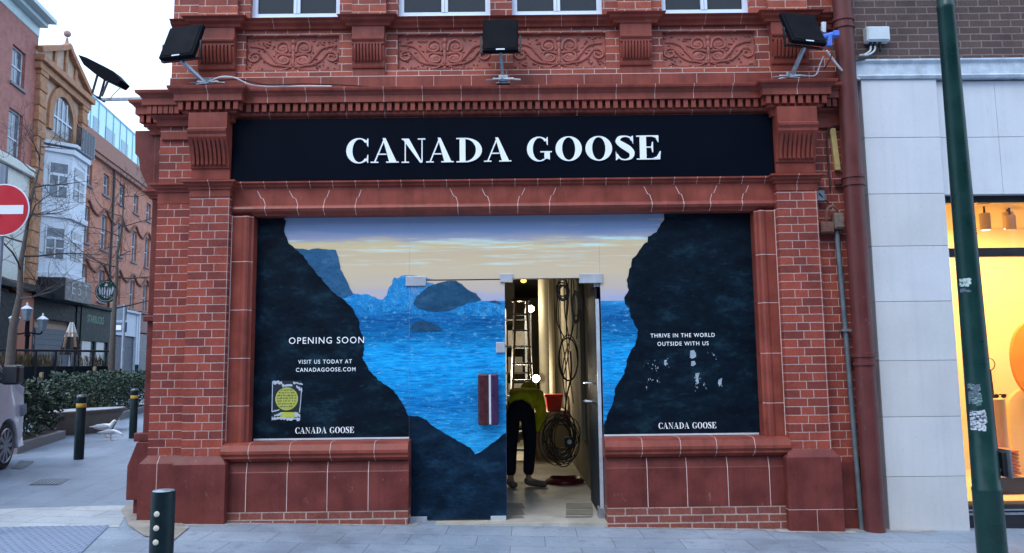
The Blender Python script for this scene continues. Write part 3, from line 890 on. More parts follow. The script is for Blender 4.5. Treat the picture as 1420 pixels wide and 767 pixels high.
def misty(m, lo, hi):
    nt = m.node_tree; b = nt.nodes['Principled BSDF']; o_ = nt.nodes['Material Output']
    n = noise(nt, wpos(nt), 26, 8, .8)
    mx = N(nt, 'ShaderNodeMixShader'); t = N(nt, 'ShaderNodeBsdfTransparent')
    nt.links.new(ramp(nt, [(lo, (0, 0, 0)), (hi, (1, 1, 1))], n.outputs[0]).outputs[0], mx.inputs[0])
    nt.links.new(t.outputs[0], mx.inputs[1]); nt.links.new(b.outputs[0], mx.inputs[2]); nt.links.new(mx.outputs[0], o_.inputs[0])
misty(FOAMP, .36, .56)
CLIFF = print_mat('print_cliff', rock_print((.0008, .0035, .009), (.0020, .009, .018), (.010, .034, .054)))
HEADL = print_mat('print_headland', rock_print((.020, .085, .18), (.028, .105, .21), (.05, .15, .27), 6))
ISLE = print_mat('print_island', rock_print((.012, .055, .115), (.018, .075, .15), (.04, .12, .22), 7))
LOWER = print_mat('print_lower_rock', rock_print((.0012, .007, .018), (.0036, .017, .038), (.013, .045, .085)))

def rough_line(pts, amp, rnd, step=.03):
    """the same outline with small natural jags"""
    out = []
    for i in range(len(pts) - 1):
        a, b = pts[i], pts[i + 1]
        n = max(1, int(math.hypot(b[0] - a[0], b[1] - a[1]) / step))
        for k in range(n):
            t = k / n
            j = amp if 0 < k or i else 0
            out.append((a[0] + (b[0] - a[0]) * t + rnd.uniform(-j, j), a[1] + (b[1] - a[1]) * t + rnd.uniform(-j, j)))
    return out + [pts[-1]]
def pw(pts): return [(P(u, v, YW).x, P(u, v, YW).z) for u, v in pts]
rnd = random.Random(3)
EPS = .0018
wxL, wxR = WL - .004, WR + .004
wzb, wzt = zs - .01, z_head + .004
xdl, xdr, zdt = X(567.5, 500, YW), X(835, 500, YW), Z(388, 630, YW)
xmid = X(702, 600, YW)
def graphic(name, x0, x1, z0, z1, label, cat='window print'):
    e = empty(name, ((x0 + x1) / 2, YW, z0), label, cat)
    mb = MB(); mb.box(x0, x1, YW, YW + .012, z0, z1)
    mb.build('printed_sky', SKYP, e)
    return e
def layer(e, name, poly, mat, k):
    mb = MB(); mb.sheet(poly, YW - EPS * k)
    return mb.build(name, mat, e)
wp1 = graphic('window_print', wxL, xdl, wzb, wzt, 'window print of a dark cliff and headland, with OPENING SOON in white letters')
seaL = pw([(470, 411), (490, 407), (500, 409), (510, 408), (520, 412.5), (530, 416), (536, 410), (539, 400), (543, 394), (546, 384), (551, 387), (556, 382.5), (562, 381.5)])
seaL = rough_line(seaL, .006, rnd) + [(xdl, Z(382, 567, YW)), (xdl, wzb), (X(440, 600, YW), wzb), (X(440, 420, YW), Z(420, 440, YW))]
layer(wp1, 'printed_sea', seaL, SEAP, 1)
layer(wp1, 'printed_spray', rough_line(pw([(485, 409), (497, 408), (509, 408.5), (520, 413), (530, 417), (536, 411), (540, 402), (544, 393), (547, 386), (556, 384), (566, 384)]), .009, rnd, .014)
      + pw([(567.4, 428), (552, 430), (535, 433), (515, 438), (500, 440), (488, 424)]), FOAMP, 2)
layer(wp1, 'printed_headland', rough_line(pw([(405, 344), (420, 345), (428, 346.5), (441, 344), (452, 346), (465.5, 346.5), (468, 352), (470, 360), (472.5, 374), (481, 390), (490, 408)]), .004, rnd) + pw([(480, 412), (462, 414), (430, 380)]), HEADL, 3)
cl = pw([(392.8, 297.2), (396.3, 307.3), (393.5, 317.8), (400.5, 337.8), (410, 345), (420, 355), (434, 372), (448, 389), (462, 405), (476, 415), (490, 429), (497, 444), (500.5, 462), (506, 475),
         (503, 496), (511, 513), (525, 527), (546, 541), (560.5, 564), (566, 576)])
cl[0] = (cl[0][0], wzt)
layer(wp1, 'printed_cliff', [(wxL, wzb), (wxL, wzt)] + rough_line(cl, .007, rnd) + [(xdl, Z(577, 567, YW)), (xdl, wzb)], CLIFF, 4)
mb = MB()
put_text(mb, 'OPENING SOON', (X(453, 472, YW), Z(472, 453, YW)), X(505, 472, YW) - X(401, 472, YW), .068, 1.18, .002, YW - EPS * 5)
mb.build('lettering', WHITE, wp1); mb = MB(); put_text(mb, 'VISIT US TODAY AT', (X(451, 501.5, YW), Z(501.5, 451, YW)), X(488.5, 500, YW) - X(414, 500, YW), .042, 1.22, .008, YW - EPS * 5)
mb.build('lettering', WHITE, wp1); mb = MB(); put_text(mb, 'CANADAGOOSE.COM', (X(452, 512.5, YW), Z(512.5, 452, YW)), X(493.5, 512, YW) - X(411, 512, YW), .042, 1.22, .008, YW - EPS * 5)
mb.build('lettering', WHITE, wp1)
mb = MB(); serif_line(mb, (X(450.5, 597, YW), Z(596.5, 450, YW)), X(491.5, 597, YW) - X(410, 597, YW), .062, YW - EPS * 6); mb.build('serif_lettering', WHITE, wp1)
SILVER = surf('sealant_strip', (.60, .64, .70), .4, var=.1)
for x0, x1, e in ((wxL, xdl, wp1),):
    mb = MB(); mb.box(x0 + .02, x1 + .002, YW - .016, YW - .0095, zs - .002, zs + .016); mb.build('bottom_trim', SILVER, e)

wp2 = graphic('window_print', xdr, wxR, wzb, wzt, 'window print of a tall dark cliff beside sea, reading THRIVE IN THE WORLD')
layer(wp2, 'printed_sea', rough_line([(xdr, Z(417.5, 835, YW)), (X(870, 417, YW), Z(417, 870, YW))], .001, rnd) + [(X(890, 450, YW), Z(430, 890, YW)), (X(890, 600, YW), wzb), (xdr, wzb)], SEAP, 1)
cr = pw([(920.3, 293), (921.5, 304.6), (909.8, 322), (898, 329), (898, 335), (888.6, 343), (885, 351.5), (877, 359.8), (873.4, 373.8), (869.9, 388), (871, 402), (866.4, 413.7), (865.7, 420.7), (872, 427.8),
         (874.6, 440), (884, 457.6), (882.8, 472.8), (872, 491.6), (865, 517.4), (853.5, 538.5), (851, 555), (842, 576), (837, 590)])
cr[0] = (cr[0][0], wzt)
layer(wp2, 'printed_cliff', [(wxR, wzb), (wxR, wzt)] + rough_line(cr, .008, rnd) + [(xdr, Z(592, 836, YW)), (xdr, wzb)], CLIFF, 2)
mb = MB()
put_text(mb, 'THRIVE IN THE WORLD', (X(946.5, 465, YW), Z(465, 946, YW)), X(991, 465, YW) - X(902, 465, YW), .042, 1.2, .008, YW - EPS * 3)
mb.build('lettering', WHITE, wp2); mb = MB(); put_text(mb, 'OUTSIDE WITH US', (X(947, 476.5, YW), Z(476.5, 947, YW)), X(982.5, 476, YW) - X(911.5, 476, YW), .042, 1.2, .008, YW - EPS * 3)
mb.build('lettering', WHITE, wp2)
mb = MB(); serif_line(mb, (X(953, 590, YW), Z(590, 953, YW)), X(993, 590, YW) - X(913, 590, YW), .062, YW - EPS * 4); mb.build('serif_lettering', WHITE, wp2)
mb = MB(); mb.box(xdr - .002, wxR - .02, YW - .016, YW - .0095, zs - .002, zs + .016); mb.build('bottom_trim', SILVER, wp2)

wp3 = graphic('window_print', xdl + .0015, xdr - .0015, zdt + .005, wzt, 'sunset sky print on the glass strip above the doorway', 'window print')
layer(wp3, 'printed_spray', rough_line([(xdl + .002, Z(381.5, 567, YW)), (X(573, 384, YW), Z(382, 573, YW)), (X(590, 386, YW), Z(386, 590, YW)), (X(602, 387.5, YW), zdt + .006)], .005, rnd) + [(xdl + .002, zdt + .006)], FOAMP, 1)
mb = MB(); mb.box(xdl, xdr, YW + .001, YW + .014, zdt - .004, zdt + .004); mb.build('bottom_rail', BLACK, wp3)

# scraped-off posters
YEP = surf('lime_poster', (.40, .43, .08), .6, var=.25, scale=30)
SCR = surf('torn_paper', (.42, .50, .60), .75, var=.15, scale=30)
po = empty('torn_poster', (X(398, 583, YW), YW, Z(583, 398, YW)), 'scraped poster with a lime green printed disc, stuck low on the OPENING SOON window', 'poster')
mb = MB(); mb.sheet(pw([(377, 528), (419, 528), (416, 581), (377, 583)]), YW - EPS * 5.4); mb.build('black_sheet', surf('poster_black', (.006, .012, .022), .5), po)
YP = YW - EPS * 6.3
def jag(mb, u0, v0, u1, v1, w_, n, y):
    q = [(u0 + (u1 - u0) * i / n, v0 + (v1 - v0) * i / n) for i in range(n + 1)]
    a = [(u + rnd.uniform(-.7, .7), v - rnd.uniform(.15, 1) * w_) for u, v in q]
    b = [(u + rnd.uniform(-.7, .7), v + rnd.uniform(.15, 1) * w_) for u, v in q]
    mb.sheet(pw(a + b[::-1]), y)
mb = MB()
jag(mb, 379, 530, 392, 531, 3.5, 7, YP); jag(mb, 391, 534, 406, 535, 3.2, 7, YP - .0003); jag(mb, 407, 530, 420, 533, 3.0, 6, YP - .0006); jag(mb, 411, 536, 419, 541, 4, 5, YP - .0009)
mb.sheet(pw([(378, 529), (379, 529), (378.2, 571), (377, 571)]), YP - .0012); mb.sheet(pw([(417.8, 540), (419, 540), (418, 556), (416.4, 572), (415, 572), (417, 556)]), YP - .0012)
jag(mb, 377, 580, 417, 581, 3.2, 20, YP - .0015); jag(mb, 378, 571, 388, 568, 1.6, 6, YP - .0018); jag(mb, 380, 576, 392, 574, 2.2, 6, YP - .0021); jag(mb, 409, 574, 417, 576, 4, 6, YP - .0024)
mb.build('torn_edge', SCR, po)
def disc(c, r, n=28): return [(c[0] + r * math.cos(2 * math.pi * i / n), c[1] + r * math.sin(2 * math.pi * i / n)) for i in range(n)]
dc = (X(398, 553, YW), Z(553, 398, YW))
mb = MB(); mb.sheet(disc(dc, .118), YP - .001); mb.build('green_disc', YEP, po)
mb = MB(); mb.sheet(pw([(389, 571.5), (413, 571.5), (413, 579), (389, 579)]), YP + .0004); mb.build('green_strip', surf('lime_strip', (.46, .50, .06), .6, var=.2, scale=40), po)
mb = MB()
for k in range(7):
    z = dc[1] + .085 - k * .028
    hw = math.sqrt(max(.0, .108 ** 2 - (z - dc[1]) ** 2)) * .92
    x = dc[0] - hw
    while x < dc[0] + hw:
        l = rnd.uniform(.008, .03)
        mb.sheet([(x, z), (min(x + l, dc[0] + hw), z), (min(x + l, dc[0] + hw), z + rnd.uniform(.006, .014)), (x, z + .009)], YP - .0022)
        x += l + rnd.uniform(.004, .016)
mb.build('print_marks', surf('poster_ink', (.06, .09, .03), .6), po)
ps = empty('sticker_scraps', (X(955, 535, YW), YW, Z(540, 955, YW)), 'white paper scraps left from removed stickers under OUTSIDE WITH US', 'paper scraps')
mb = MB(); y = YW - EPS * 3.4
mb.sheet(pw([(957, 486.5), (962, 485.5), (965, 490), (965, 495), (960, 497.5), (956.5, 496)]), y); mb.sheet(pw([(958.5, 501), (963, 500.5), (965, 505), (961, 508), (958, 507)]), y)
for k in range(62):
    cu, cv, du, dv = rnd.choice([(896, 499, 4, 9), (903, 508, 9, 6), (901, 526, 7, 5), (912, 508, 6, 8), (925, 503, 3, 7), (966, 525, 3, 8), (978, 535, 5, 5), (998, 531, 3.5, 7), (991, 490, 6, 5), (966, 538, 6, 4), (913, 525, 8, 8), (896, 540, 4, 5)])
    u, v = rnd.gauss(cu, du * .5), rnd.gauss(cv, dv * .5)
    a, b, s_ = rnd.uniform(.2, .9), rnd.uniform(.3, 1.6), rnd.uniform(-.6, .6)
    mb.sheet(pw([(u - a, v - b), (u + a * .4 + s_, v - b * .7), (u + a + s_, v + b), (u - a * .5, v + b * .8)]), y - .0001 * (k % 9))
for q in ([(921, 499.5), (925, 499), (923, 503), (923.5, 508), (920.5, 505)], [(964, 518), (970, 517), (968, 524), (969, 531), (966, 533), (964.5, 525)], [(996, 527), (1001, 524), (1000, 533), (997.5, 536), (995.5, 532)]):
    mb.sheet(pw(q), y - .0012)
mb.build('scrap', surf('faint_scrap', (.30, .38, .46), .8, var=.3, scale=30), ps)['kind'] = 'stuff'

# ------------------------------------------------------------------ glass doors (parts of the shop)
dbot = .035
mb = MB(); mb.box(xdl + .004, xmid, YW, YW + .012, dbot, zdt - .008)
door = mb.build('door', SKYP, shop)
zh = Z(419, 600, YW)
def dl(name, poly, mat, k): return layer(door, name, poly, mat, k)
def fix(o):                         # sheets built in world space, hung on the door
    return o
DX0, DX1 = xdl + .004, xmid - .001
fix(dl('printed_sea', [(DX0, zh), (X(640, 418, YW), Z(418, 640, YW)), (DX1, Z(417, 700, YW)), (DX1, dbot + .3), (DX0, dbot + .3)], SEAP, 1))
fix(dl('printed_spray', [(DX0, Z(436, 570, YW)), (DX0, Z(389, 570, YW))] + rough_line(pw([(572, 389.5), (586, 392), (600, 391), (606, 400), (600, 420), (612, 430)]), .009, rnd, .014) + pw([(600, 436)]), FOAMP, 2))
fix(dl('printed_foam', rough_line(pw([(628, 428), (640, 424), (648, 419.5), (660, 420), (672, 418), (684, 420), (698, 424)]), .007, rnd, .012) + [(DX1, Z(424, 700, YW)), (DX1, Z(437, 700, YW))] + pw([(670, 439), (640, 438), (620, 433)]), FOAMP, 3))
fix(dl('printed_island', rough_line(pw([(573, 421), (578, 411), (594, 397), (607, 393), (621, 389.5), (633, 389.5), (640, 394), (648, 401.5), (660, 407), (667.5, 416.5), (650, 419), (640, 424), (625, 430), (600, 432), (580, 428), (573, 421)]), .004, rnd), ISLE, 4))
fix(dl('printed_rock', rough_line(pw([(568.6, 458.5), (571, 452), (576, 446.5), (588, 444), (600, 449), (609, 452.5), (613.5, 458.5), (590, 459.5)]), .003, rnd), ISLE, 3))
fix(dl('printed_reef', rough_line(pw([(677, 418), (687, 416.5), (692, 419), (697, 424), (690, 420), (682, 419)]), .002, rnd, .05), ISLE, 5))
fix(dl('printed_foreground_rock', [(DX0, dbot + .002), (DX0, Z(576, 568, YW))] + rough_line(pw([(570, 576.5), (579, 576.5), (592, 583), (602.6, 592), (615.6, 600), (631, 609), (644, 615.6), (654.8, 623.5), (658.7, 630.8), (670.4, 623.5), (686, 611.7), (700, 601)]), .006, rnd)
       + [(DX1, Z(600.5, 701, YW)), (DX1, dbot + .002)], LOWER, 5))
def kid(mb, name, mat, parent, **k):
    return mb.build(name, mat, parent, **k)
for u0, u1, v0, v1 in ((568.5, 592, 716.5, 725), (680.5, 702, 715.5, 725), (688, 700, 474.5, 489)):
    a, b = P(u0, v1, YW - .02), P(u1, v0, YW - .02)
    mb = MB(); mb.box(a.x, b.x, YW - .02, YW + .03, max(a.z, .012), b.z); kid(mb, 'patch_fitting', PATCH, door, bevel=.003)
a, b = P(663, 590, YW - .09), P(691, 518, YW - .09); m_ = X(679.5, 550, YW - .09)
MARO = surf('maroon_wood', (.060, .012, .018), .35, var=.5, scale=18, streak=.5)
PURP = surf('purple_wood', (.040, .013, .058), .35, var=.4, scale=14)
def rbox(x0, x1, z0, z1, y0, y1):
    mb = MB(); mb.box(x0, x1, y0, y1, z0, z1); return mb
kid(rbox(a.x, m_ - .008, a.z, b.z, YW - .10, YW - .055), 'handle', MARO, door, bevel=.018)
kid(rbox(m_ + .006, b.x, a.z, b.z, YW - .10, YW - .055), 'handle', PURP, door, bevel=.018)
kid(rbox(m_ - .012, m_ + .010, a.z + .01, b.z - .01, YW - .092, YW - .06), 'handle_spine', GREY, door, bevel=.002)
mb = MB(); mb.tube([(m_, YW - .06, a.z + .1), (m_, YW, a.z + .1)], .012); kid(mb, 'handle_stud', CHROME, door); mb = MB(); mb.tube([(m_, YW - .06, b.z - .1), (m_, YW, b.z - .1)], .012); kid(mb, 'handle_stud', CHROME, door)
c0 = P(700, 540, YW + .05)
mb = MB(); mb.tube(smooth_path([(c0.x - .07, YW + .02, c0.z + .05), (c0.x - .06, YW + .06, c0.z - .02), (c0.x - .02, YW + .09, c0.z - .06), (c0.x + .05, YW + .09, c0.z - .07)]), .011); kid(mb, 'inner_handle', CHROME, door, smooth=True)
# fittings on the transom belong to the fixed glass above
for u0, u1, v0, v1 in ((562.5, 590.5, 383, 396.5), (693.5, 711, 379.5, 391), (803.5, 835.5, 379.5, 392.5)):
    a, b = P(u0, v1, YW - .02), P(u1, v0, YW - .02)
    mb = MB(); mb.box(a.x, b.x, YW - .021, YW - .003 if u0 < 600 else YW + .025, a.z, b.z); kid(mb, 'patch_fitting', PATCH, wp3, bevel=.003)
# the right leaf stands open, folded back into the shop
hx = xdr - .035
DARKF = print_mat('print_door_back', rock_print((.004, .010, .018), (.010, .020, .030), (.03, .05, .065), 2.0), .55)
fz = xdr - xmid - .02
mb = MB(); mb.box(hx - .014, hx, YW + .03, YW + .03 + fz, dbot, zdt - .02)
door2 = mb.build('door', [DARKF], shop)
door2['label'] = 'dark glass leaf standing open'
mb = MB(); mb.box(hx - .018, hx + .018, YW + .012, YW + .03, dbot + .06, zdt - .22); kid(mb, 'edge_strip', surf('pale_edge', (.42, .47, .53), .35, var=.2), door2)
mb = MB(); mb.box(hx - .035, hx + .03, YW + .005, YW + .15, .012, dbot + .09); kid(mb, 'bottom_pivot', STEEL, door2, bevel=.004)
mb = MB(); mb.box(hx - .03, hx + .03, YW + .005, YW + .12, zdt - .09, zdt - .012); kid(mb, 'top_pivot', CHROME, door2, bevel=.004)
for v in (531, 556):
    z = Z(v, 818, 1.0)
    mb = MB(); mb.tube([(hx - .014, YW + .62, z), (hx - .09, YW + .62, z), (hx - .09, YW + .80, z), (hx - .014, YW + .80, z)], .009); kid(mb, 'handle', CHROME, door2, smooth=False)
mb = MB(); mb.box(hx + .04, WR - .3, YW + .02, YW + .06, 0, zdt); mb.build('side_panel', BLACK, shop)

# ================================================================== INSIDE THE SHOP (fit-out under way)
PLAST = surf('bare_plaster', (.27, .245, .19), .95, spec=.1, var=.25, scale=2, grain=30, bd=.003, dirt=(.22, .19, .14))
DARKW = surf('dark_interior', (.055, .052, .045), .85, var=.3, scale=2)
SLABF = surf('dusty_floor', (.40, .375, .32), .7, var=.25, scale=3, grain=40, bd=.001, dirt=(.25, .23, .19))
CREAM = surf('cream_paint', (.34, .325, .265), .85, spec=.1, var=.1, scale=3)
IY1 = 14.0
def inner(name, bx, mat, **k):
    mb = MB(); mb.box(*bx); return mb.build(name, mat, shop, **k)
inner('inner_floor', (CX0 + .2, QX1, .05, IY1, -.2, .022), SLABF)
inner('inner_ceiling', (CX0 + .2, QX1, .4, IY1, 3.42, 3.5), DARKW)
inner('inner_wall', (hx + .06, hx + .2, .6, IY1, .022, 3.42), PLAST)
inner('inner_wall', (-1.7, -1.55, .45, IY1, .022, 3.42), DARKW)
inner('inner_wall', (-1.55, hx + .06, IY1 - .1, IY1, .022, 3.42), PLAST)
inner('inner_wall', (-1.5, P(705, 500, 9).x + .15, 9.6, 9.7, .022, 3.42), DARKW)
for u, Y, r in ((754, 7.0, .09), (765, 6.0, .05)):
    p = P(u, 480, Y)
    mb = MB(); mb.lathe((p.x, Y, .022), [(r, 0), (r, 3.4)], 18); mb.build('pipe_riser', CREAM, shop, smooth=True)
inner('boxed_duct', (P(803, 450, 2.6).x, hx + .07, 2.5, 2.9, .6, 3.42), CREAM)
p0 = P(703, 690, .7)
tileM = surf('floor_hatch', (.20, .185, .15), .8, var=.2)
for u0, u1, v0, v1 in ((690, 724, 697, 723), (785, 822, 697, 723)):
    for k in range(3):
        va, vb = v0 + (v1 - v0) * k / 3 + .7, v0 + (v1 - v0) * (k + 1) / 3 - .7
        q = []
        for u, v in ((u0, vb), (u1 + (4 if u0 < 700 else 0), vb), (u1, va), (u0, va)):
            r_ = ray(u, v); t_ = (.026 - H) / r_.z; q.append(CAM + r_ * t_)
        q = [(max(xdl, min(hx - .02, a.x)), max(.32, a.y), .0265) for a in q]
        mb = MB(); mb.add(q, [(0, 1, 2, 3)]); mb.build('floor_hatch', tileM, shop)

# lamps on a stand
LAMP = emis('lit_lamp', (1, .90, .68), 45)
def glow(parent, loc, power, r=.05, col=(1, .84, .58)):
    l = bpy.data.lights.new('lamp_light', 'POINT'); l.energy = power; l.shadow_soft_size = r; l.color = col
    o = bpy.data.objects.new('lamp_light', l); COL.objects.link(o); o.parent = parent; o.location = Vector(loc) - wloc(parent)
def work_light(u, v, Y, power, label):
    p = P(u, v, Y)
    e = empty('work_light', (p.x, Y + .12, .022), label, 'work light', 'work lights in the shop')
    mb = MB(); mb.tube([(p.x, Y + .12, .1), (p.x, Y + .12, p.z + .02)], .016)
    for k in range(3):
        a = R(90 + 120 * k); mb.tube([(p.x, Y + .12, .35), (p.x + .3 * math.cos(a), Y + .12 + .3 * math.sin(a), .035)], .012)
    mb.build('stand', STEEL, e)
    mb = MB(); mb.tube([(p.x, Y + .03, p.z), (p.x, Y + .12, p.z)], .075, 18); h = mb.build('housing', BLACK, e)
    mb = MB(); mb.ball((p.x, Y + .02, p.z), (.065, .03, .065), 14, 8); mb.build('lens', LAMP, e, smooth=True)
    glow(e, (p.x - .3, Y - .9, p.z), power, .12)
work_light(736, 428, 7.6, 40, 'upper glowing work lamp on a tall stand deep in the corridor')
work_light(743.5, 525, 6.6, 38, 'lower glowing work lamp on a short stand behind the bent worker')
# stepladder
ORA = surf('fibreglass_rail', (.36, .17, .035), .5, var=.2)
lad = empty('step_ladder', (P(722, 520, 5.6).x, 5.6, .022), 'tall step ladder with amber side rails in the corridor behind the worker', 'ladder')
la, lb = P(711.5, 418, 5.6), P(737, 418, 5.6)
zt_, zb_ = la.z, .03
xa, xb = la.x + .02, lb.x - .06
mb = MB()
mb.tube([(xa + .03, 5.62, zt_), (xa - .10, 5.2, zb_)], .026, 4); mb.build('side_rail', ORA, lad)
mb = MB(); mb.tube([(xb - .03, 5.62, zt_), (xb + .10, 5.2, zb_)], .026, 4); mb.build('side_rail', ORA, lad)
for s_, x in ((-1, xa), (1, xb)):
    mb = MB(); mb.tube([(x, 5.66, zt_), (x + s_ * .12, 6.3, zb_)], .02, 4); mb.build('rear_leg', STEEL, lad)
for k in range(9):
    t = (k + .6) / 9.4
    z = zb_ + (zt_ - zb_) * t; w_ = .10 * (1 - t); y = 5.2 + .42 * t
    mb = MB(); mb.box(xa - w_ - .01, xb + w_ + .01, y - .05, y + .05, z - .022, z + .012); mb.build('tread', STEEL, lad, bevel=.004)
mb = MB(); mb.box(xa - .03, xb + .03, 5.5, 5.78, zt_, zt_ + .05); mb.build('ladder_top', BLACK, lad, bevel=.006)
# shelves / scaffold behind
sc_ = empty('shelf_rack', (P(712, 500, 8.6).x, 8.6, .022), 'dark metal rack with boxes standing at the back of the corridor', 'rack')
x0_, x1_ = P(700, 500, 8.6).x, P(731, 500, 8.6).x
for k, z in enumerate((.3, .85, 1.4, 1.95, 2.5)):
    mb = MB(); mb.box(x0_, x1_, 8.4, 8.9, z, z + .03); mb.build('shelf', BLACK, sc_)
for x in (x0_ + .02, x1_ - .02):
    for y in (8.42, 8.88):
        mb = MB(); mb.box(x - .02, x + .02, y - .02, y + .02, .03, 2.75); mb.build('upright', STEEL, sc_)
for k, (z, f, c) in enumerate(((.33, .4, (.30, .26, .18)), (.88, .55, (.42, .40, .36)), (1.43, .3, (.25, .24, .22)), (1.98, .5, (.45, .43, .40)))):
    bx = empty('box', (x0_ + .12, 8.6, z), ['brown box on the lowest shelf of the dark rack', 'pale box on the second shelf of the dark rack', 'grey box on the third shelf of the dark rack', 'white box on the high shelf of the dark rack'][k], 'box', 'boxes on the rack')
    mb = MB(); mb.box(x0_ + .07, x0_ + .07 + f, 8.44, 8.8, z, z + .32); mb.build('carton', surf('carton_%d' % k, c, .8), bx, bevel=.008)
    mb = MB(); mb.box(x0_ + .07 + f * .42, x0_ + .07 + f * .58, 8.436, 8.8, z + .2, z + .323); mb.build('tape', surf('tape_%d' % k, tuple(x * .7 for x in c), .4), bx)
# red toolbox
REDP = surf('red_plastic', (.42, .022, .018), .4, var=.15)
p = P(768, 560, 5.4)
tb = empty('tool_crate', (p.x, 5.4, .022), 'red plastic crate on the floor at the far end of the corridor', 'crate')
za, zb = P(768, 571, 5.4).z, P(768, 548, 5.4).z
xa, xb = P(757, 560, 5.4).x, P(780, 560, 5.4).x
mb = MB(); mb.prism([(xa + .03, za), (xb - .03, za), (xb, zb), (xa, zb)], 5.4, 5.75); mb.build('body', REDP, tb, bevel=.012)
mb = MB(); mb.box(xa - .015, xb + .015, 5.38, 5.77, zb - .035, zb + .012); mb.build('rim', REDP, tb, bevel=.008)
mb = MB(); mb.box(xa - .25, hx + .058, 5.36, 6.6, .024, za - .002); mb.build('base', SLABF, tb)
# cable coils and hanging wires on the right wall
WIREM = surf('grey_cable', (.05, .046, .04), .5, var=.4, scale=20, bd=0)
WIREL = surf('pale_cable', (.30, .29, .26), .5, var=.2, scale=20, bd=0)
def coil(name, u, v, Y, ru, rv, n, mat, label, wire=.008, flat=False, jit=.12, seed=1):
    rn = random.Random(seed); c = P(u, v, Y); k = (Y + D) / F
    e = empty(name, (c.x, c.y, max(.022, c.z - rv * k)), label, 'cable coil', 'cables in the doorway')
    mb = MB(); pts = []
    for i in range(n):
        a_, b_, ox, oz, oy = rn.uniform(1 - jit * 2, 1), rn.uniform(1 - jit * 2, 1), rn.uniform(-jit, jit), rn.uniform(-jit, jit), rn.uniform(-.06, .06)
        for q in range(18):
            t = 2 * math.pi * q / 18
            if flat: pts.append((c.x + (a_ * math.cos(t)) * ru * k, c.y + b_ * math.sin(t) * ru * k * .9, .035 + .012 * i * .5 + .008 * math.sin(3 * t)))
            else: pts.append((c.x + (a_ * math.cos(t) + ox) * ru * k, c.y + oy + .05 * math.sin(t + i), c.z + (b_ * math.sin(t) + oz) * rv * k))
    mb.tube(pts, wire, 5); mb.build('cable', mat, e, smooth=True)
    return e
coil('cable_coil', 777, 607, 2.6, 25, 37, 18, WIREM, 'loose black cable coil hanging over the red hose by the open door', .0065, jit=.24)
coil('cable_coil', 788, 497, 2.2, 14, 32, 3, WIREM, 'thin hoop of grey cable above the big black coil', .008, jit=.05, seed=4)
coil('cable_coil', 780, 404, 2.4, 9, 16, 6, WIREL, 'small pale cable loop hung at the top of the doorway', .010, jit=.2, seed=5)
coil('cable_coil', 798, 425, 2.2, 6, 24, 5, WIREL, 'narrow pale cable loop hung right of the small one', .009, jit=.2, seed=6)
coil('hose_coil', 783, 650, 2.7, 25, 8, 7, surf('red_hose', (.13, .012, .018), .4, var=.3), 'dark red hose coiled flat on the floor by the open door', .028, flat=True)
hw = empty('hanging_cables', (P(785, 500, 2.4).x, 2.4, .3), 'bundle of cables hanging down the plaster wall from the ceiling', 'cables', 'cables in the doorway')
rn = random.Random(8)
for k in range(9):
    u = 776 + 3.2 * k
    a, b = P(u + rn.uniform(-3, 3), 386, 2.4), P(u + rn.uniform(-8, 8), rn.choice([470, 520, 560]), 2.3)
    m1 = a.lerp(b, .35) + Vector((rn.uniform(-.07, .07), 0, 0)); m2 = a.lerp(b, .7) + Vector((rn.uniform(-.09, .09), 0, 0))
    mb = MB(); mb.tube(smooth_path([a, m1, m2, b]), .008, 5); mb.build('cable', WIREL if k % 3 else WIREM, hw, smooth=True)
RW = surf('red_wire', (.20, .02, .02), .5)
mb = MB(); mb.tube(smooth_path([P(791, 487, 2.3), P(792, 520, 2.3), P(786, 550, 2.3), P(782, 585, 2.4)]), .012, 6); mb.build('cable', RW, hw, smooth=True)
jb = P(789, 612, 2.5)
e = empty('socket_box', (jb.x, 2.5, jb.z), 'black socket box caught in the black cable coil', 'socket box')
mb = MB(); mb.box(jb.x - .06, jb.x + .07, 2.42, 2.5, jb.z - .07, jb.z + .06); mb.build('casing', BLACK, e, bevel=.01)
mb = MB(); mb.lathe((0, 0, 0), [(.03, 0), (.03, .012)], 12); mb.v = [Vector((jb.x + v.x, 2.42 - v.z, jb.z + v.y)) for v in mb.v]; mb.build('outlet', GREY, e)
bw = empty('bulkhead_lamp', (P(726, 389, 5).x, 5, P(726, 391, 5).z), 'small amber lamp under the ceiling above the ladder', 'lamp')
mb = MB(); mb.ball(P(726, 389.5, 5), (.05, .04, .035)); mb.build('bulb', emis('amber_lamp', (1, .42, .08), 2.2), bw, smooth=True)
mb = MB(); mb.box(P(723, 388, 5).x, P(729, 388, 5).x, 4.96, 5.04, P(726, 387.5, 5).z, P(726, 386, 5).z); mb.build('base', BLACK, bw)

# ------------------------------------------------------------------ the worker
def skin_mesh(name, nodes, edges, mat, parent=None, root=0, sub=2, flat=None):
    """nodes: list of (pos, radius or (rx, ry)); grown with a Skin modifier and baked"""
    me = bpy.data.meshes.new(name)
    me.from_pydata([n[0] for n in nodes], edges, [])
    o = bpy.data.objects.new(name, me); COL.objects.link(o)
    o.modifiers.new('skin', 'SKIN').use_smooth_shade = True
    sv = me.skin_vertices[0].data
    for i, n in enumerate(nodes):
        r = n[1]
        sv[i].radius = r if isinstance(r, tuple) else (r, r)
        sv[i].use_root = (i == root)
    s = o.modifiers.new('sub', 'SUBSURF'); s.levels = s.render_levels = sub
    dg = bpy.context.evaluated_depsgraph_get()
    m2 = bpy.data.meshes.new_from_object(o.evaluated_get(dg))
    m2.name = name
    bpy.data.objects.remove(o); bpy.data.meshes.remove(me)
    m2.materials.clear(); m2.materials.append(mat)
    for p in m2.polygons: p.use_smooth = True
    o = bpy.data.objects.new(name, m2); COL.objects.link(o)
    if parent is not None: o.parent = parent
    return o
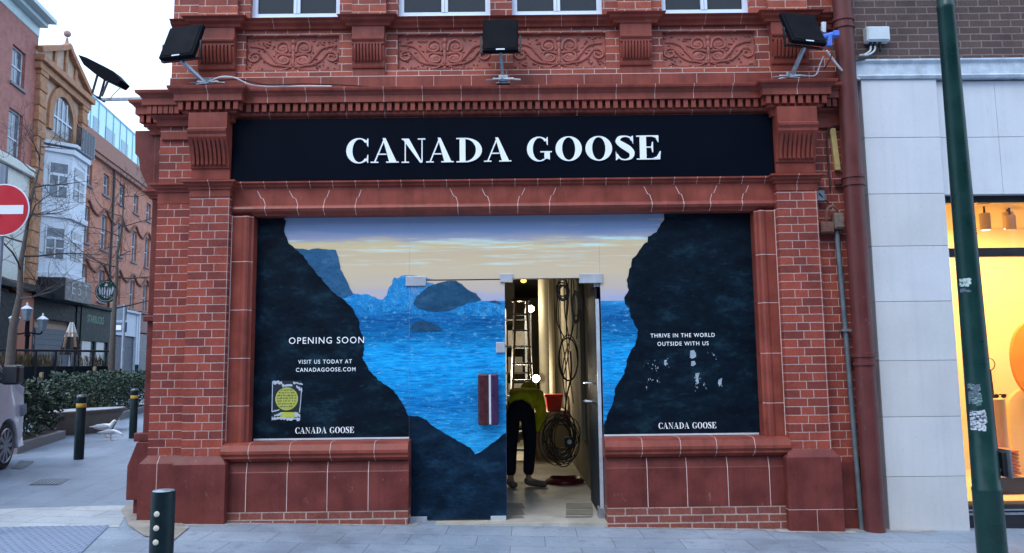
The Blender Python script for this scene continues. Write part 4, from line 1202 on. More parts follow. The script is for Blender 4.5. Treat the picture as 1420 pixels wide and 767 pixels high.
HIVIS = surf('hi_vis_jacket', (.84, .98, .03), .8, var=.3, scale=7, grain=13, bd=.035, spec=.2)
NAVY = surf('navy_trousers', (.012, .015, .028), .85, var=.4, scale=8, grain=11, bd=.035, spec=.2)
SKIN = surf('skin', (.45, .25, .18), .55, var=.1)
SHOE = surf('work_boot', (.14, .13, .12), .7, var=.4, scale=14)
HAIR = surf('dark_hair', (.02, .014, .01), .7, var=.3, scale=40)
ft = CAM + ray(728, 671) * ((.022 - H) / ray(728, 671).z)
wx, wy = ft.x - .03, ft.y - .25
V3 = lambda x, y, z: Vector((x, y, z))
hip = V3(-.02, .0, .93)
# local axes: x to the right in the photo, y into the shop
J = dict(pel=V3(-.03, .02, 1.0), w1=V3(.0, .08, 1.10), ch=V3(.06, .34, 1.18), nk=V3(.10, .54, 1.16), hd=V3(.12, .68, 1.07),
         hl=V3(-.13, .02, .92), kl=V3(-.15, .07, .50), al=V3(-.16, .0, .09), tl=V3(-.12, -.13, .04),
         hr=V3(.08, .02, .92), kr=V3(.10, .10, .50), ar=V3(.07, .02, .09), tr=V3(.25, -.05, .04),
         sl=V3(-.10, .44, 1.16), el=V3(-.14, .46, .88), wl=V3(-.06, .52, .66), sr=V3(.23, .40, 1.14), er=V3(.27, .38, .86), wr=V3(.21, .45, .62))
o_ = V3(wx, wy, .022)
wn = [(J['pel'], .13), (J['w1'], (.12, .10)), (J['ch'], (.14, .11)), (J['nk'], .06), (J['hd'], .095), (J['hl'], .085), (J['kl'], .06), (J['al'], .04), (J['tl'], .035),
      (J['hr'], .085), (J['kr'], .06), (J['ar'], .04), (J['tr'], .035), (J['sl'], .055), (J['el'], .042), (J['wl'], .028), (J['sr'], .055), (J['er'], .042), (J['wr'], .028)]
ed = [(0, 1), (1, 2), (2, 3), (3, 4), (0, 5), (5, 6), (6, 7), (7, 8), (0, 9), (9, 10), (10, 11), (11, 12), (2, 13), (13, 14), (14, 15), (2, 16), (16, 17), (17, 18)]
for wi, wj in ((15, 'wl'), (18, 'wr')):
    b = J[wj]; wn.append((b + V3(0, .01, -.07), (.038, .022))); pi = len(wn) - 1; ed.append((wi, pi))
    for k in range(4):
        f0 = b + V3(-.03 + .02 * k, .012, -.10); l = (.065, .075, .07, .055)[k]
        wn += [(f0, .0095), (f0 + V3(0, .012, -l * .55), .0085), (f0 + V3(0, .034, -l), .007)]
        m = len(wn); ed += [(pi, m - 3), (m - 3, m - 2), (m - 2, m - 1)]
    sgn = 1 if wj == 'wl' else -1
    wn += [(b + V3(.036 * sgn, .015, -.05), .011), (b + V3(.05 * sgn, .03, -.09), .009)]
    m = len(wn); ed += [(pi, m - 2), (m - 2, m - 1)]
person = skin_mesh('person', wn, ed, SKIN)
person.location = o_
tag(person, 'worker in lime hi-vis jacket and dark trousers bending down inside the open doorway', 'person')
skin_mesh('trousers', [(J['pel'], (.165, .15)), (J['w1'] + V3(0, -.04, -.02), (.15, .13)), (J['hl'], .115), (J['kl'], .088), (J['al'] + V3(0, 0, .04), .075), (J['hr'], .115), (J['kr'], .088), (J['ar'] + V3(0, 0, .04), .075)],
          [(0, 1), (0, 2), (2, 3), (3, 4), (0, 5), (5, 6), (6, 7)], NAVY, person)
skin_mesh('jacket', [(J['pel'] + V3(.0, -.02, .05), (.185, .165)), (J['ch'], (.21, .16)), (J['nk'], .11), (J['sr'], .10), (J['er'], .078), (J['wr'] + V3(0, 0, .04), .062), (J['sl'], .10), (J['el'], .078), (J['wl'] + V3(0, 0, .04), .062)],
          [(0, 1), (1, 2), (1, 3), (3, 4), (4, 5), (1, 6), (6, 7), (7, 8)], HIVIS, person)
mb = MB(); mb.ball(J['nk'] + V3(.01, .0, .09), (.12, .10, .085), 14, 8); mb.build('hood', HIVIS, person, smooth=True, world=False)
mb = MB(); mb.ball(J['hd'] + V3(.005, .01, .02), (.10, .105, .10), 14, 8); mb.build('hair', HAIR, person, smooth=True, world=False)
for a, t in (('al', 'tl'), ('ar', 'tr')):
    d = (J[t] - J[a]); d.z = 0
    skin_mesh('boot', [(J[a] + V3(0, 0, .03), .058), (J[a] + V3(0, 0, -.04) - d * .15, (.055, .05)), (J[a] + d * .8 + V3(0, 0, -.045), (.062, .046)), (J[t] + d * .35 + V3(0, 0, .0), (.055, .04))], [(0, 1), (1, 2), (2, 3)], SHOE, person)
# bucket-like black bag between the boots
# ================================================================== FIXTURES ON THE SHOP FRONT
def flood_light(base, label, yaw, w_=.36, h_=.33, tilt=38, arm=(0, -.2, .26)):
    """backward-tilted LED flood on a U bracket and a square arm; base = arm foot on the ledge"""
    b = Vector(base)
    e = empty('flood_light', b, label, 'flood light', 'flood lights above the fascia', rz=R(yaw))
    A = Vector(arm)
    mb = MB(); mb.box(-.07, .07, -.05, .05, 0, .012); mb.box(-.03, .03, -.03, .03, .012, .05); mb.build('base_plate', STEEL, e, world=False, bevel=.003)
    mb = MB(); mb.tube([(0, 0, .03), A], .022, 4); mb.build('arm', STEEL, e, world=False)
    mb = MB(); t = .009
    hw = w_ / 2 + .02
    mb.box(A.x - hw, A.x + hw, A.y - .022, A.y + .022, A.z - .004, A.z + .008)
    for s in (-1, 1):
        mb.tube([(A.x + s * hw, A.y, A.z), (A.x + s * hw, A.y + .01, A.z + h_ * .46)], .013, 4)
    mb.build('bracket', BLACK, e, world=False)
    ct, st = math.cos(R(tilt)), math.sin(R(tilt))
    C = A + Vector((0, .01, h_ * .46))
    def T(x, y, z):               # local panel frame -> tilted
        return (C.x + x, C.y + y * ct + z * st * -1, C.z + z * ct + y * st)
    mb = MB(); mb.box(-w_ / 2, w_ / 2, -.026, .026, -h_ * .5, h_ * .5); mb.v = [Vector(T(*v)) for v in mb.v]
    mb.build('housing', BLACKP, e, world=False, bevel=.012)
    mb = MB()
    for k in range(9): mb.box(-w_ / 2 + .03 + k * (w_ - .06) / 8 - .003, -w_ / 2 + .03 + k * (w_ - .06) / 8 + .003, .026, .05, -h_ * .4, h_ * .4)
    mb.v = [Vector(T(*v)) for v in mb.v]; mb.build('cooling_fins', BLACK, e, world=False)
    mb = MB(); mb.box(-w_ / 2 + .025, w_ / 2 - .025, -.031, -.027, -h_ * .5 + .025, h_ * .5 - .025); mb.v = [Vector(T(*v)) for v in mb.v]
    mb.build('lens', BLACKP, e, world=False)
    mb = MB(); mb.box(-.045, .045, -.029, -.0265, -h_ * .5 + .006, -h_ * .5 + .022); mb.v = [Vector(T(*v)) for v in mb.v]; mb.build('rating_plate', GREY, e, world=False)
    return e
def foot(u, v, Y): p = P(u, v, Y); return (p.x, Y, zc[117] + .02)
flood_light(foot(698, 117, -.05), 'black flood light standing in the middle above the fascia lettering', -2, .37, .40, -16, (-.02, -.12, .30))
flood_light(foot(284, 106, -.12), 'black flood light above the left brick pier, turned to the left', -14, .40, .42, -22, (-.14, -.20, .21))
flood_light(foot(1097, 100, -.12), 'black flood light above the right brick pier, beside a blue plug', 14, .40, .42, -26, (.03, -.20, .27))
ms = empty('flood_light', (CX0 - .35, .7, P(205, 136, .7).z), 'black flood light reaching out sideways over the side street', 'flood light', 'flood lights above the fascia')
b0, b1 = P(205, 137, .7), P(140, 138, .7)
mb = MB(); mb.tube([b0 + Vector((.3, 0, 0)), b1], .022, 4); mb.build('arm', STEEL, ms)
k0, k1, k2, k3 = P(133, 133, .7), P(141, 105, .7), P(146, 137, .7), P(155, 115, .7)
mb = MB()
for y in (-.08, .08):
    mb.tube([b1 + Vector((0, y, 0)), k0 + Vector((0, y, 0)), k1 + Vector((0, y, 0))], .014, 4)
mb.tube([b1 + Vector((0, -.08, 0)), b1 + Vector((0, .08, 0))], .014, 4)
mb.tube([k2 + Vector((0, -.08, 0)), k3 + Vector((0, -.08, 0))], .013, 4)
mb.build('bracket', BLACK, ms)
hp = [(P(u, v, .7).x, P(u, v, .7).z) for u, v in ((114, 80), (126, 84), (150, 96), (163, 103), (175, 116), (169, 122), (150, 113), (138, 107), (122, 94))]
mb = MB(); mb.prism(hp, .60, .80); mb.build('housing', BLACKP, ms, bevel=.008)
mb = MB(); mb.tube(smooth_path([P(168, 121, .7), P(158, 130, .7), P(153, 137, .7)]), .006, 5); mb.build('cable', CABW, ms)
# clamps and cables lying on the ledge
def cable(name, pts, r, mat, label):
    e = MB(); e.tube(smooth_path(pts), r, 6)
    o = e.build(name, mat, None, smooth=True); return tag(o, label, 'cable')
zl = zc[117] + .045
def L(u, Y, dz=0.): return Vector((X(u, 110, Y), Y, zl + dz))
cable('cable', [L(285, -.12), L(305, -.16, .05), L(325, -.14, .05), L(345, -.08, .0), L(370, -.03, -.01), L(420, -.02, -.005), L(460, -.02, -.01)], .008, CABW, 'white cable trailing from the left flood light along the ledge')
cable('cable', [L(290, -.10, .02), L(330, -.10, .045), L(370, -.06, .0), L(420, -.02, .02), L(475, .0, .01), L(520, 0, -.015)], .006, CABB, 'thin black cable beside the white one on the ledge')
cable('cable', [L(1080, -.1, -.01), L(1105, -.12, .02), L(1130, -.16, 0), L(1138, -.2, .1), P(1142, 78, -.25)], .007, CABW, 'white cable under the right flood light')
cable('cable', [P(1146, 70, -.2), P(1165, 95, -.1), P(1178, 104, -.02), P(1192, 110, .03)], .012, CABW, 'thick white cable swooping from the blue plug to the pale ledge')
cable('cable', [P(1155, 62, -.2), P(1152, 80, -.2), P(1143, 96, -.15)], .006, CABB, 'short black cable hanging from the blue plug')
cable('cable', [P(1208, 72, .1), P(1204, 80, .05), P(1180, 86, -.02), P(1172, 92, -.02), P(1168, 105, .0), P(1168, 110, .05)], .012, CABB, 'black cable running from the grey junction box past the drainpipe')
for u, lab in ((288, 'grey clamp feet under the left flood light'), (698, 'grey clamp feet under the middle flood light'), (1096, 'grey clamp feet under the right flood light')):
    e = empty('clamp', L(u, -.1), lab, 'clamp', 'clamps on the ledge')
    for s in (-1, 1):
        mb = MB(); mb.tube([L(u, -.12, .015), L(u + 24 * s, -.16, -.012)], .009, 5); mb.build('strut', STEEL, e)
        mb = MB(); mb.tube([L(u, -.10, .02), L(u + 14 * s, -.20, -.01)], .008, 5); mb.build('strut', CABW, e)
    mb = MB(); c = L(u, -.08, .03); mb.box(c.x - .05, c.x + .05, -.12, -.05, c.z - .04, c.z + .03); mb.build('clamp_block', STEEL, e, bevel=.01)
# blue plug
p = P(1146, 52, -.2)
e = empty('power_connector', p, 'blue industrial plug and socket hanging beside the right flood light', 'plug')
mb = MB(); mb.tube([p + Vector((-.04, 0, .0)), p + Vector((.10, 0, .03))], .035, 12); mb.build('socket', BLUEP, e, smooth=False)
mb = MB(); mb.tube([p + Vector((.03, -.01, .02)), p + Vector((.02, -.01, -.10))], .028, 12); mb.build('plug', BLUEP, e)
mb = MB(); mb.tube([p + Vector((-.03, 0, .05)), p + Vector((-.02, 0, .16))], .026, 12); mb.build('sleeve', GREY, e)
mb = MB(); mb.box(p.x + .06, p.x + .12, p.y - .045, p.y + .045, p.z + .0, p.z + .06); mb.build('flap', BLUEP, e, bevel=.008)
# drainpipe
xd0 = X(1170, 60, -.05); 
pt_, pb_ = P(1168, 0, -.02), P(1212, 728, -.02)
dp = empty('drainpipe', (pb_.x, -.02, gz(3.6)), 'dark red cast iron drainpipe between the brick shop and the pale stone shop', 'drainpipe')
xp_ = (pt_.x + pb_.x) / 2
mb = MB(); mb.tube([(xp_, -.02, gz(xp_) - .02), (xp_, -.02, ZTOP)], .098, 20); mb.build('pipe', PIPE, dp, smooth=True)
for v, u in ((28, 1170), (247, 1183), (497, 1198)):
    z = P(u, v, -.1).z
    mb = MB(); mb.lathe((xp_, -.02, z), [(.10, -.07), (.112, -.068), (.112, -.045), (.102, -.04), (.102, .01), (.115, .014), (.115, .05), (.10, .055)], 20); mb.build('collar', PIPE, dp, smooth=True)
    mb = MB(); mb.box(xp_ - .15, xp_ + .15, .06, .10, z - .03, z + .03); mb.build('bracket', PIPE, dp, bevel=.005)
# conduit with junction boxes
cx_ = X(1161, 320, .06); cxb = X(1194, 728, .06)
cxm = (cx_ + cxb) / 2
cd = empty('cable_conduit', (cxm, .08, gz(3.4)), 'grey steel conduit running down the brick beside the drainpipe', 'conduit')
mb = MB(); mb.tube([(cx_ , .075, Z(320, 1161, .07)), (cxm, .07, Z(470, 1172, .07)), (cxb, .045, gz(3.4))], .026, 10); mb.build('tube', surf('conduit_grey', (.13, .155, .175), .5, .3, var=.3, scale=8), cd, smooth=True)
mb = MB(); z = Z(458, 1171, .07); mb.box(cxm - .05, cxm + .05, .03, .115, z - .012, z + .012); mb.build('saddle_clip', STEEL, cd)
mb = MB(); mb.box(cxb + .025, cxb + .13, .02, .11, gz(3.4) - .05, Z(640, 1190, .07)); mb.build('cover_plate', BLACK, cd, bevel=.004)
def jbox(u, v, Y, w_, h_, label, mat):
    c = P(u, v, Y)
    e = empty('junction_box', c, label, 'junction box', 'junction boxes on the brick')
    mb = MB(); mb.box(c.x - w_ / 2, c.x + w_ / 2, Y - .04, Y + .06, c.z - h_ / 2, c.z + h_ / 2); mb.build('casing', mat, e, bevel=.012)
    mb = MB(); mb.box(c.x - w_ * .42, c.x + w_ * .42, Y - .05, Y - .041, c.z - h_ * .4, c.z + h_ * .4); mb.build('lid', mat, e, bevel=.004)
    return e
jbox(1146, 316, .06, .14, .12, 'rusty brown junction box left of the conduit top', RUSTY)
jbox(1162, 307, .05, .10, .17, 'grey brown junction box on top of the conduit', surf('grime_box', (.15, .11, .085), .7, var=.4, scale=25))
cable('cable', [P(1146, 306, .05), P(1148, 290, .03), P(1156, 286, .03), P(1163, 296, .04)], .016, RUSTY, 'rusty bent pipe arching between the two brown junction boxes')
cable('cable', [P(1150, 283, .08), P(1143, 276, .04), P(1136, 268, .02)], .006, CABB, 'short black wire above the rusty junction box')
cable('cable', [P(1164, 174, .08), P(1152, 177, .08), P(1147, 190, .1), P(1149, 225, .1), P(1152, 262, .1)], .012, surf('brown_cable', (.05, .022, .02), .6), 'brown cable running down beside the pale timber strip')
p0, p1 = P(1154, 178, .09), P(1162, 236, .09)
mb = MB(); mb.prism([(p0.x - .03, p0.z), (p0.x + .03, p0.z), (p1.x + .025, p1.z), (p1.x - .03, p1.z)], .075, .115); tag(mb.build('timber_strip', TIMBER, bevel=.003), 'pale yellow timber strip leaning on the brick under the right cornice end', 'timber strip')
p = P(1137, 272, .04)
mb = MB(); mb.box(p.x - .04, p.x + .05, .03, .075, p.z - .05, p.z + .06); tag(mb.build('sensor', surf('weathered_sensor', (.14, .17, .2), .6), bevel=.008), 'small grey plastic cover beside the right pier top', 'cover')

mb = MB(); mb.box(-16, 26, -23, -15, -.8, 10.5); mb.build('wall', BROWN, opp)
for k in range(11):
    for z0_, h0_ in ((.3, 3.0), (4.6, 2.0), (7.6, 1.8)):
        x = -14.4 + 3.7 * k
        mb = MB(); mb.box(x, x + 1.5 + (1.3 if z0_ < 1 else 0), -14.995, -14.93, z0_, z0_ + h0_); f = mb.build('window', FRAMEW if z0_ > 1 else BLACK, opp)
        mb = MB(); mb.box(x + .08, x + 1.42 + (1.3 if z0_ < 1 else 0), -14.93, -14.92, z0_ + .08, z0_ + h0_ - .08); mb.build('pane', WGLASS, f)
mb = MB(); mb.box(-16.2, 26.2, -23, -14.75, 10.5, 10.8); mb.build('parapet', STONE, opp)

q0, q1 = Vector((CX0 - .4, 14.3)), Vector((CX0 - .4 - .155 * 55, 69.3))
mb = MB(); mb.prism([tuple(q0), tuple(q1), (q1.x + 10, q1.y), (q0.x + 6, q0.y)], -.4, 10.5, 'z'); mb.build('wall', BROWN, sid)
for k in range(16):
    for z0_, h0_ in ((.4, 3.0), (4.6, 2.0), (7.6, 1.8)):
        a_ = q0.lerp(q1, (k + .3) / 16); b_ = q0.lerp(q1, (k + .7) / 16)
        mb = MB(); mb.prism([(a_.x - .05, a_.y), (b_.x - .05, b_.y), (b_.x + .1, b_.y), (a_.x + .1, a_.y)], z0_, z0_ + h0_, 'z'); mb.build('window', WGLASS, sid)

# ================================================================== PALE STONE SHOP on the right
YS = .06
sl, sr = X(1232, 600, YS) + .015, X(1343, 600, YS)
sl = X(1212.5, 400, YS); sr = X(1320, 400, YS)
stone = empty('stone_shop', (sl + .8, YS, gz(4)), 'pale stone clad shop with a warm lit window and brown brick above', 'shop')
STV = [surf('stone_slab_%d' % q, c, .5, var=.09, scale=1.4, grain=26, bd=.0006, streak=.1, scuff=(.46, .45, .42)) for q, c in enumerate(((.565, .58, .595), (.59, .615, .64), (.61, .645, .69)))]
jz = [Z(v, 1280, YS) for v in (661, 578, 500, 418, 341, 268.5, 190.5)]
zst, zfl = Z(110, 1240, YS), Z(83, 1240, YS)
mb = MB(); prevz = -.4
SJ = surf('stone_joint', (.34, .37, .41), .8, var=.1)
for q, z in enumerate(jz + [zst]):
    mb.mat((0, 2, 0, 2, 3, 2, 3, 3)[q]).box(sl, sr, YS, .9, prevz, z - .003)
    mb.mat(1).box(sl + .003, sr - .003, YS + .004, .8, z - .0031, z + .0031)
    prevz = z + .003
mb.build('stone_pilaster', [STV[0], SJ, STV[1], STV[2]], stone, bevel=.003)
mb = MB(); mb.box(sl - .07, sl - .002, YS + .10, .9, -.4, zst); mb.build('return_edge', STONE, stone)
zwt_ = Z(272, 1360, .2); XR = 9.5
mb = MB(); prevz = zwt_
for v in (190, 112):
    z = Z(v, 1390, .1)
    mb.box(sr + .002, X(1388, 230, .1), .10, .6, prevz, z - .003); mb.box(X(1388, 230, .1) + .004, XR, .10, .6, prevz, z - .003)
    mb.mat(1).box(sr + .003, XR, .104, .5, z - .0031, z + .0031).mat(0)
    prevz = z + .003
mb.build('stone_lintel', [STONE, SJ], stone, bevel=.002)
FP = [(-.2, zst), (.02, zst), (.035, zst + .03), (.01, zst + .045), (.0, zst + .05), (.0, zfl - .04), (.03, zfl - .02), (.03, zfl), (-.2, zfl + .02)]
mb = MB(); mb.sweep([(sl - .12, .6), (sl - .12, YS), (XR, YS)], FP)
mb.build('flashing', FLASH, stone, bevel=.003)
mb = MB(); mb.box(sl - .10, XR, .13, .6, zfl, 8.0); mb.build('brick_wall', BROWN, stone, origin=(sl - .10, .13, zfl))
mb = MB(); mb.box(sl - .1, XR, .3, 8.6, 7.9, 8.0); mb.build('roof', BLACK, stone)
# display window
yg = .22
fx0 = X(1316, 300, yg - .03); fz0 = Z(700, 1400, yg)
zt1, zt2 = Z(344, 1400, yg), Z(356, 1400, yg)
DISPW = surf('warm_white_wall', (.80, .62, .36), .8, var=.04, scale=1, bd=0)
mb = MB(); mb.box(sr + .004, sr + .05, yg - .04, yg + .05, gz(5) - .05, zwt_ - .002); mb.box(sr + .05, XR, yg - .04, yg + .05, zwt_ - .075, zwt_ - .002)
mb.box(sr + .05, XR, yg - .035, yg + .045, zt2, zt1)
mb.box(sr + .05, XR, yg - .04, yg + .05, fz0 - .06, fz0); mb.box(sr + .05, XR, yg - .02, yg + .02, gz(5) - .3, fz0 - .06)
mb.mat(1).box(sr + .06, XR, yg - .045, yg - .041, fz0 - .05, fz0 - .035); mb.box(sr + .05, XR, yg - .03, yg - .021, .02, .045)
mb.build('window_frame', [BLACK, STEEL], stone)
GL = glass('clear_glass', (1, 1, 1))
for z0, z1 in ((fz0, zt2), (zt1, zwt_ - .075)):
    mb = MB(); mb.box(sr + .051, XR, yg, yg + .01, z0 + .001, z1 - .001); mb.build('window_pane', GL, stone)
# pale box room behind the glass
zfloor = fz0 + .03
mb = MB(); mb.box(sr + .05, XR, yg + .06, 3.0, zfloor - .1, zfloor); mb.build('display_floor', DISPW, stone)
mb = MB(); mb.box(sr + .05, XR, 2.6, 2.7, zfloor, 3.6); mb.build('display_wall', DISPW, stone)
mb = MB(); mb.box(sr - .05, sr + .045, yg + .06, 2.7, zfloor, 3.6); mb.build('display_wall', DISPW, stone)
mb = MB(); mb.box(sr + .05, XR, yg + .06, 2.7, 3.36, 3.45); mb.build('display_ceiling', DISPW, stone)
SPOTW = surf('spot_white', (.62, .50, .36), .5, var=.05)
def spot(u, v0, v1, Y, label, lit, pw):
    a, b = P(u, v0, Y), P(u, v1, Y)
    e = empty('spotlight', (a.x, Y, 3.36), label, 'spotlight', 'spotlights in the lit window')
    mb = MB(); mb.tube([(a.x, Y, a.z), (a.x, Y, 3.36)], .012); mb.build('stem', BLACK, e)
    mb = MB(); mb.lathe((a.x, Y, b.z), [(.055, 0), (.06, .02), (.06, a.z - b.z)], 18); s_ = mb.build('body', SPOTW, e, smooth=True)
    mb = MB(); mb.lathe((a.x, Y, b.z), [(.045, -.003), (.045, .004)], 16); mb.build('lens', emis('spot_lens_%d' % u, (1, .8, .5), lit), s_)
    if pw:
        l = bpy.data.lights.new('spot_beam', 'SPOT'); l.energy = pw; l.spot_size = R(165); l.spot_blend = .5; l.color = (1, .66, .26); l.shadow_soft_size = .06
        o = bpy.data.objects.new('spot_beam', l); COL.objects.link(o); o.parent = e; o.location = Vector((a.x, Y, b.z - .03)) - wloc(e); o.rotation_euler = (R(28), 0, 0)
spot(1365, 296, 319, 1.0, 'white ceiling spotlight with dark top, left of the pair in the lit window', 3, 82)
spot(1397, 294, 317, 1.2, 'white ceiling spotlight nearer the photo edge in the lit window', 20, 82)
for i, x in enumerate((5.9, 7.4)):
    e = empty('spotlight', (x, 1.1, 3.36), ['white ceiling spotlight just outside the right edge', 'white ceiling spotlight farthest right in the window'][i], 'spotlight', 'spotlights in the lit window')
    mb = MB(); mb.tube([(x, 1.1, 3.26), (x, 1.1, 3.36)], .012); mb.build('stem', BLACK, e)
    mb = MB(); mb.lathe((x, 1.1, 3.1), [(.055, 0), (.06, .02), (.06, .17)], 18); mb.build('body', SPOTW, e, smooth=True)
    l = bpy.data.lights.new('spot_beam', 'SPOT'); l.energy = 82; l.spot_size = R(165); l.spot_blend = .5; l.color = (1, .66, .26); l.shadow_soft_size = .06
    o = bpy.data.objects.new('spot_beam', l); COL.objects.link(o); o.parent = e; o.location = Vector((0, 0, -.29)); o.rotation_euler = (R(28), 0, 0)
# goods in the window
PEACH = surf('peach_plinth', (.62, .40, .22), .6, var=.06)
ORNG = surf('orange_card', (.62, .22, .035), .6, var=.12)
a, b = P(1383, 592, 1.1), P(1383, 553, 1.1)
r_ = (P(1395, 560, 1.1).x - P(1371, 560, 1.1).x) / 2
e = empty('display_plinth', (a.x, 1.1, zfloor), 'peach round display plinth carrying the sunglasses', 'plinth')
mb = MB(); mb.lathe((a.x, 1.1, zfloor), [(r_, 0), (r_, b.z - zfloor - .004), (r_ - .006, b.z - zfloor)], 32); mb.build('column', PEACH, e, smooth=True)
mb = MB(); mb.lathe((a.x, 1.1, zfloor), [(r_ + .012, 0), (r_ + .012, .03)], 32); mb.build('foot_ring', PEACH, e)
gz_ = b.z
DKB = surf('tortoise_frame', (.045, .018, .010), .3, var=.4, scale=30)
g = empty('sunglasses', (a.x, 1.0, gz_), 'dark brown sunglasses lying on the peach plinth', 'sunglasses')
k = r_ * .42
for s in (-1, 1):
    mb = MB(); mb.lathe((0, 0, 0), [(k * .72, 0), (k * .72, .008)], 14); mb.v = [Vector((a.x + s * k + v.x, 1.0 + v.z, gz_ + .035 + v.y * .8)) for v in mb.v]; mb.build('lens', DKB, g)
    mb = MB(); mb.tube([(a.x + s * k * 1.75, 1.0, gz_ + .05), (a.x + s * k * 1.75, 1.12, gz_ + .045)], .005, 5); mb.build('temple', DKB, g)
mb = MB(); mb.tube([(a.x - k * .4, .998, gz_ + .05), (a.x, .996, gz_ + .056), (a.x + k * .4, .998, gz_ + .05)], .006, 5); mb.build('bridge', DKB, g)
# ring ornament on a dark stem
rc = P(1371, 505, 1.35); rr = P(1379.5, 505, 1.35).x - rc.x
zst_ = P(1370, 552, 1.35).z
e = empty('ring_stand', (rc.x, 1.35, zfloor), 'thin brass ring on a dark stem beside the plinth', 'ornament')
mb = MB(); mb.tube([(rc.x + rr * math.cos(R(q)), 1.35, rc.z + rr * math.sin(R(q))) for q in range(0, 361, 12)], .007, 8); mb.build('ring', surf('brass', (.35, .2, .06), .3, .8), e, smooth=True)
mb = MB(); mb.tube([(rc.x, 1.35, rc.z - rr), (rc.x + .005, 1.35, zst_), (rc.x + .005, 1.35, zfloor + .02)], [.022, .03, .03], 10); mb.lathe((rc.x + .005, 1.35, zfloor), [(.1, 0), (.1, .02)], 20); mb.build('stem', DKB, e)
# stacked orange folded tops on a block
a, b = P(1380, 622, .8), P(1410, 650, .8)
for i in range(7):
    z1 = P(1395, 657 - i * 5, .8).z
    x0, x1 = P(1384, 640, .8).x + rnd.uniform(-.012, .012), P(1407, 640, .8).x + rnd.uniform(-.012, .012)
    e = empty('folded_top', ((x0 + x1) / 2, .8, z1), ['lowest', 'second', 'third', 'fourth', 'fifth', 'sixth', 'topmost'][i] + ' orange folded garment of the stack in the lit window', 'clothing', 'folded garments')
    mb = MB(); mb.box(x0, x1, .7, 1.0, z1 + .001, z1 + .033); mb.build('fold', ORNG, e, bevel=.014)
    mb = MB(); mb.box(x0 + .02, x1 - .02, .694, .9, z1 + .012, z1 + .021); mb.build('hem', surf('hem_%d' % i, (.50 + .05 * (i % 3), .16, .03), .7), e, bevel=.004)
zb_ = P(1395, 659, .8).z
e = empty('display_block', (P(1395, 660, .8).x, .85, zfloor), 'dark display block under the orange folded garments', 'display block')
mb = MB(); mb.box(P(1372, 650, .8).x, P(1411, 650, .8).x, .66, 1.05, zfloor, zb_ - .003); mb.build('block', BLACK, e, bevel=.006)
mb = MB(); mb.box(P(1372, 650, .8).x - .02, P(1411, 650, .8).x + .02, .64, 1.07, zb_ - .003, zb_); mb.build('top_sheet', PEACH, e)
# big orange oval panel and arch
oc = P(1432, 498, 1.7)
e = empty('oval_panel', (oc.x, 1.7, zfloor), 'tall glossy orange oval panel cut by the right edge of the photo', 'display panel')
mb = MB(); n_ = 40; mb.prism([(oc.x + .27 * math.cos(2 * math.pi * i / n_), oc.z + .46 * math.sin(2 * math.pi * i / n_)) for i in range(n_)], 1.68, 1.73); mb.build('panel', ORNG, e, bevel=.008)
mb = MB(); mb.tube([(oc.x, 1.72, zfloor), (oc.x, 1.74, oc.z - .3)], .02); mb.build('support', DKB, e)
mb = MB(); mb.tube([(oc.x - .12, 1.66, oc.z - .40), (oc.x - .17, 1.62, oc.z - .47), (oc.x - .13, 1.62, oc.z - .53), (oc.x - .08, 1.64, oc.z - .47), (oc.x - .12, 1.66, oc.z - .40)], .012, 6); mb.build('loop', DKB, e)
a0 = P(1402, 620, 2.1)
e = empty('arch_panel', (a0.x + .45, 2.1, zfloor), 'pale peach arched panel low behind the orange oval', 'display panel')
hw_ = .5
zc_ = P(1415, 532, 2.1).z - hw_ * .6
mb = MB(); mb.prism([(a0.x + 2 * hw_, zfloor), (a0.x, zfloor)] + [(a0.x + hw_ - hw_ * math.cos(R(q)), zc_ + hw_ * .6 * math.sin(R(q))) for q in range(0, 181, 10)], 2.08, 2.16); mb.build('panel', surf('arch_peach', (.70, .50, .26), .7, var=.05), e, bevel=.006)
mb = MB(); mb.box(a0.x - .05, a0.x + 2 * hw_ + .05, 2.0, 2.3, zfloor, zfloor + .03); mb.build('base', PEACH, e)
# grey junction box high on the brown brick
p = P(1215, 47, .08)
e = empty('junction_box', p, 'pale grey junction box high on the brown brick wall', 'junction box')
w2 = (P(1231, 47, .06).x - P(1199, 47, .06).x) / 2
mb = MB(); mb.box(p.x - w2, p.x + w2, .03, .128, P(1215, 58, .06).z, P(1215, 38, .06).z); mb.build('casing', GREY, e, bevel=.008)
mb = MB(); mb.box(p.x - w2 + .012, p.x + w2 - .012, .02, .029, P(1215, 56.5, .06).z, P(1215, 39.5, .06).z); mb.build('lid', GREY, e, bevel=.003)
for u in (1207, 1213, 1220):
    x = P(u, 60, .08).x; z = P(1215, 58, .06).z
    mb = MB(); mb.lathe((x, .08, z - .04), [(.014, 0), (.018, .02), (.018, .04)], 10); mb.build('gland', BLACK, e)
    mb = MB(); mb.tube(smooth_path([(x, .08, z - .03), (x - .01, .075, z - .09), (x - .08, .06, z - .14), (x - .16, .0, z - .17)] if u < 1218 else [(x, .08, z - .03), (x, .08, z - .09), (x + .005, .09, z - .1)]), .010, 6); mb.build('lead', GREY if u < 1218 else BLACK, e, smooth=True)

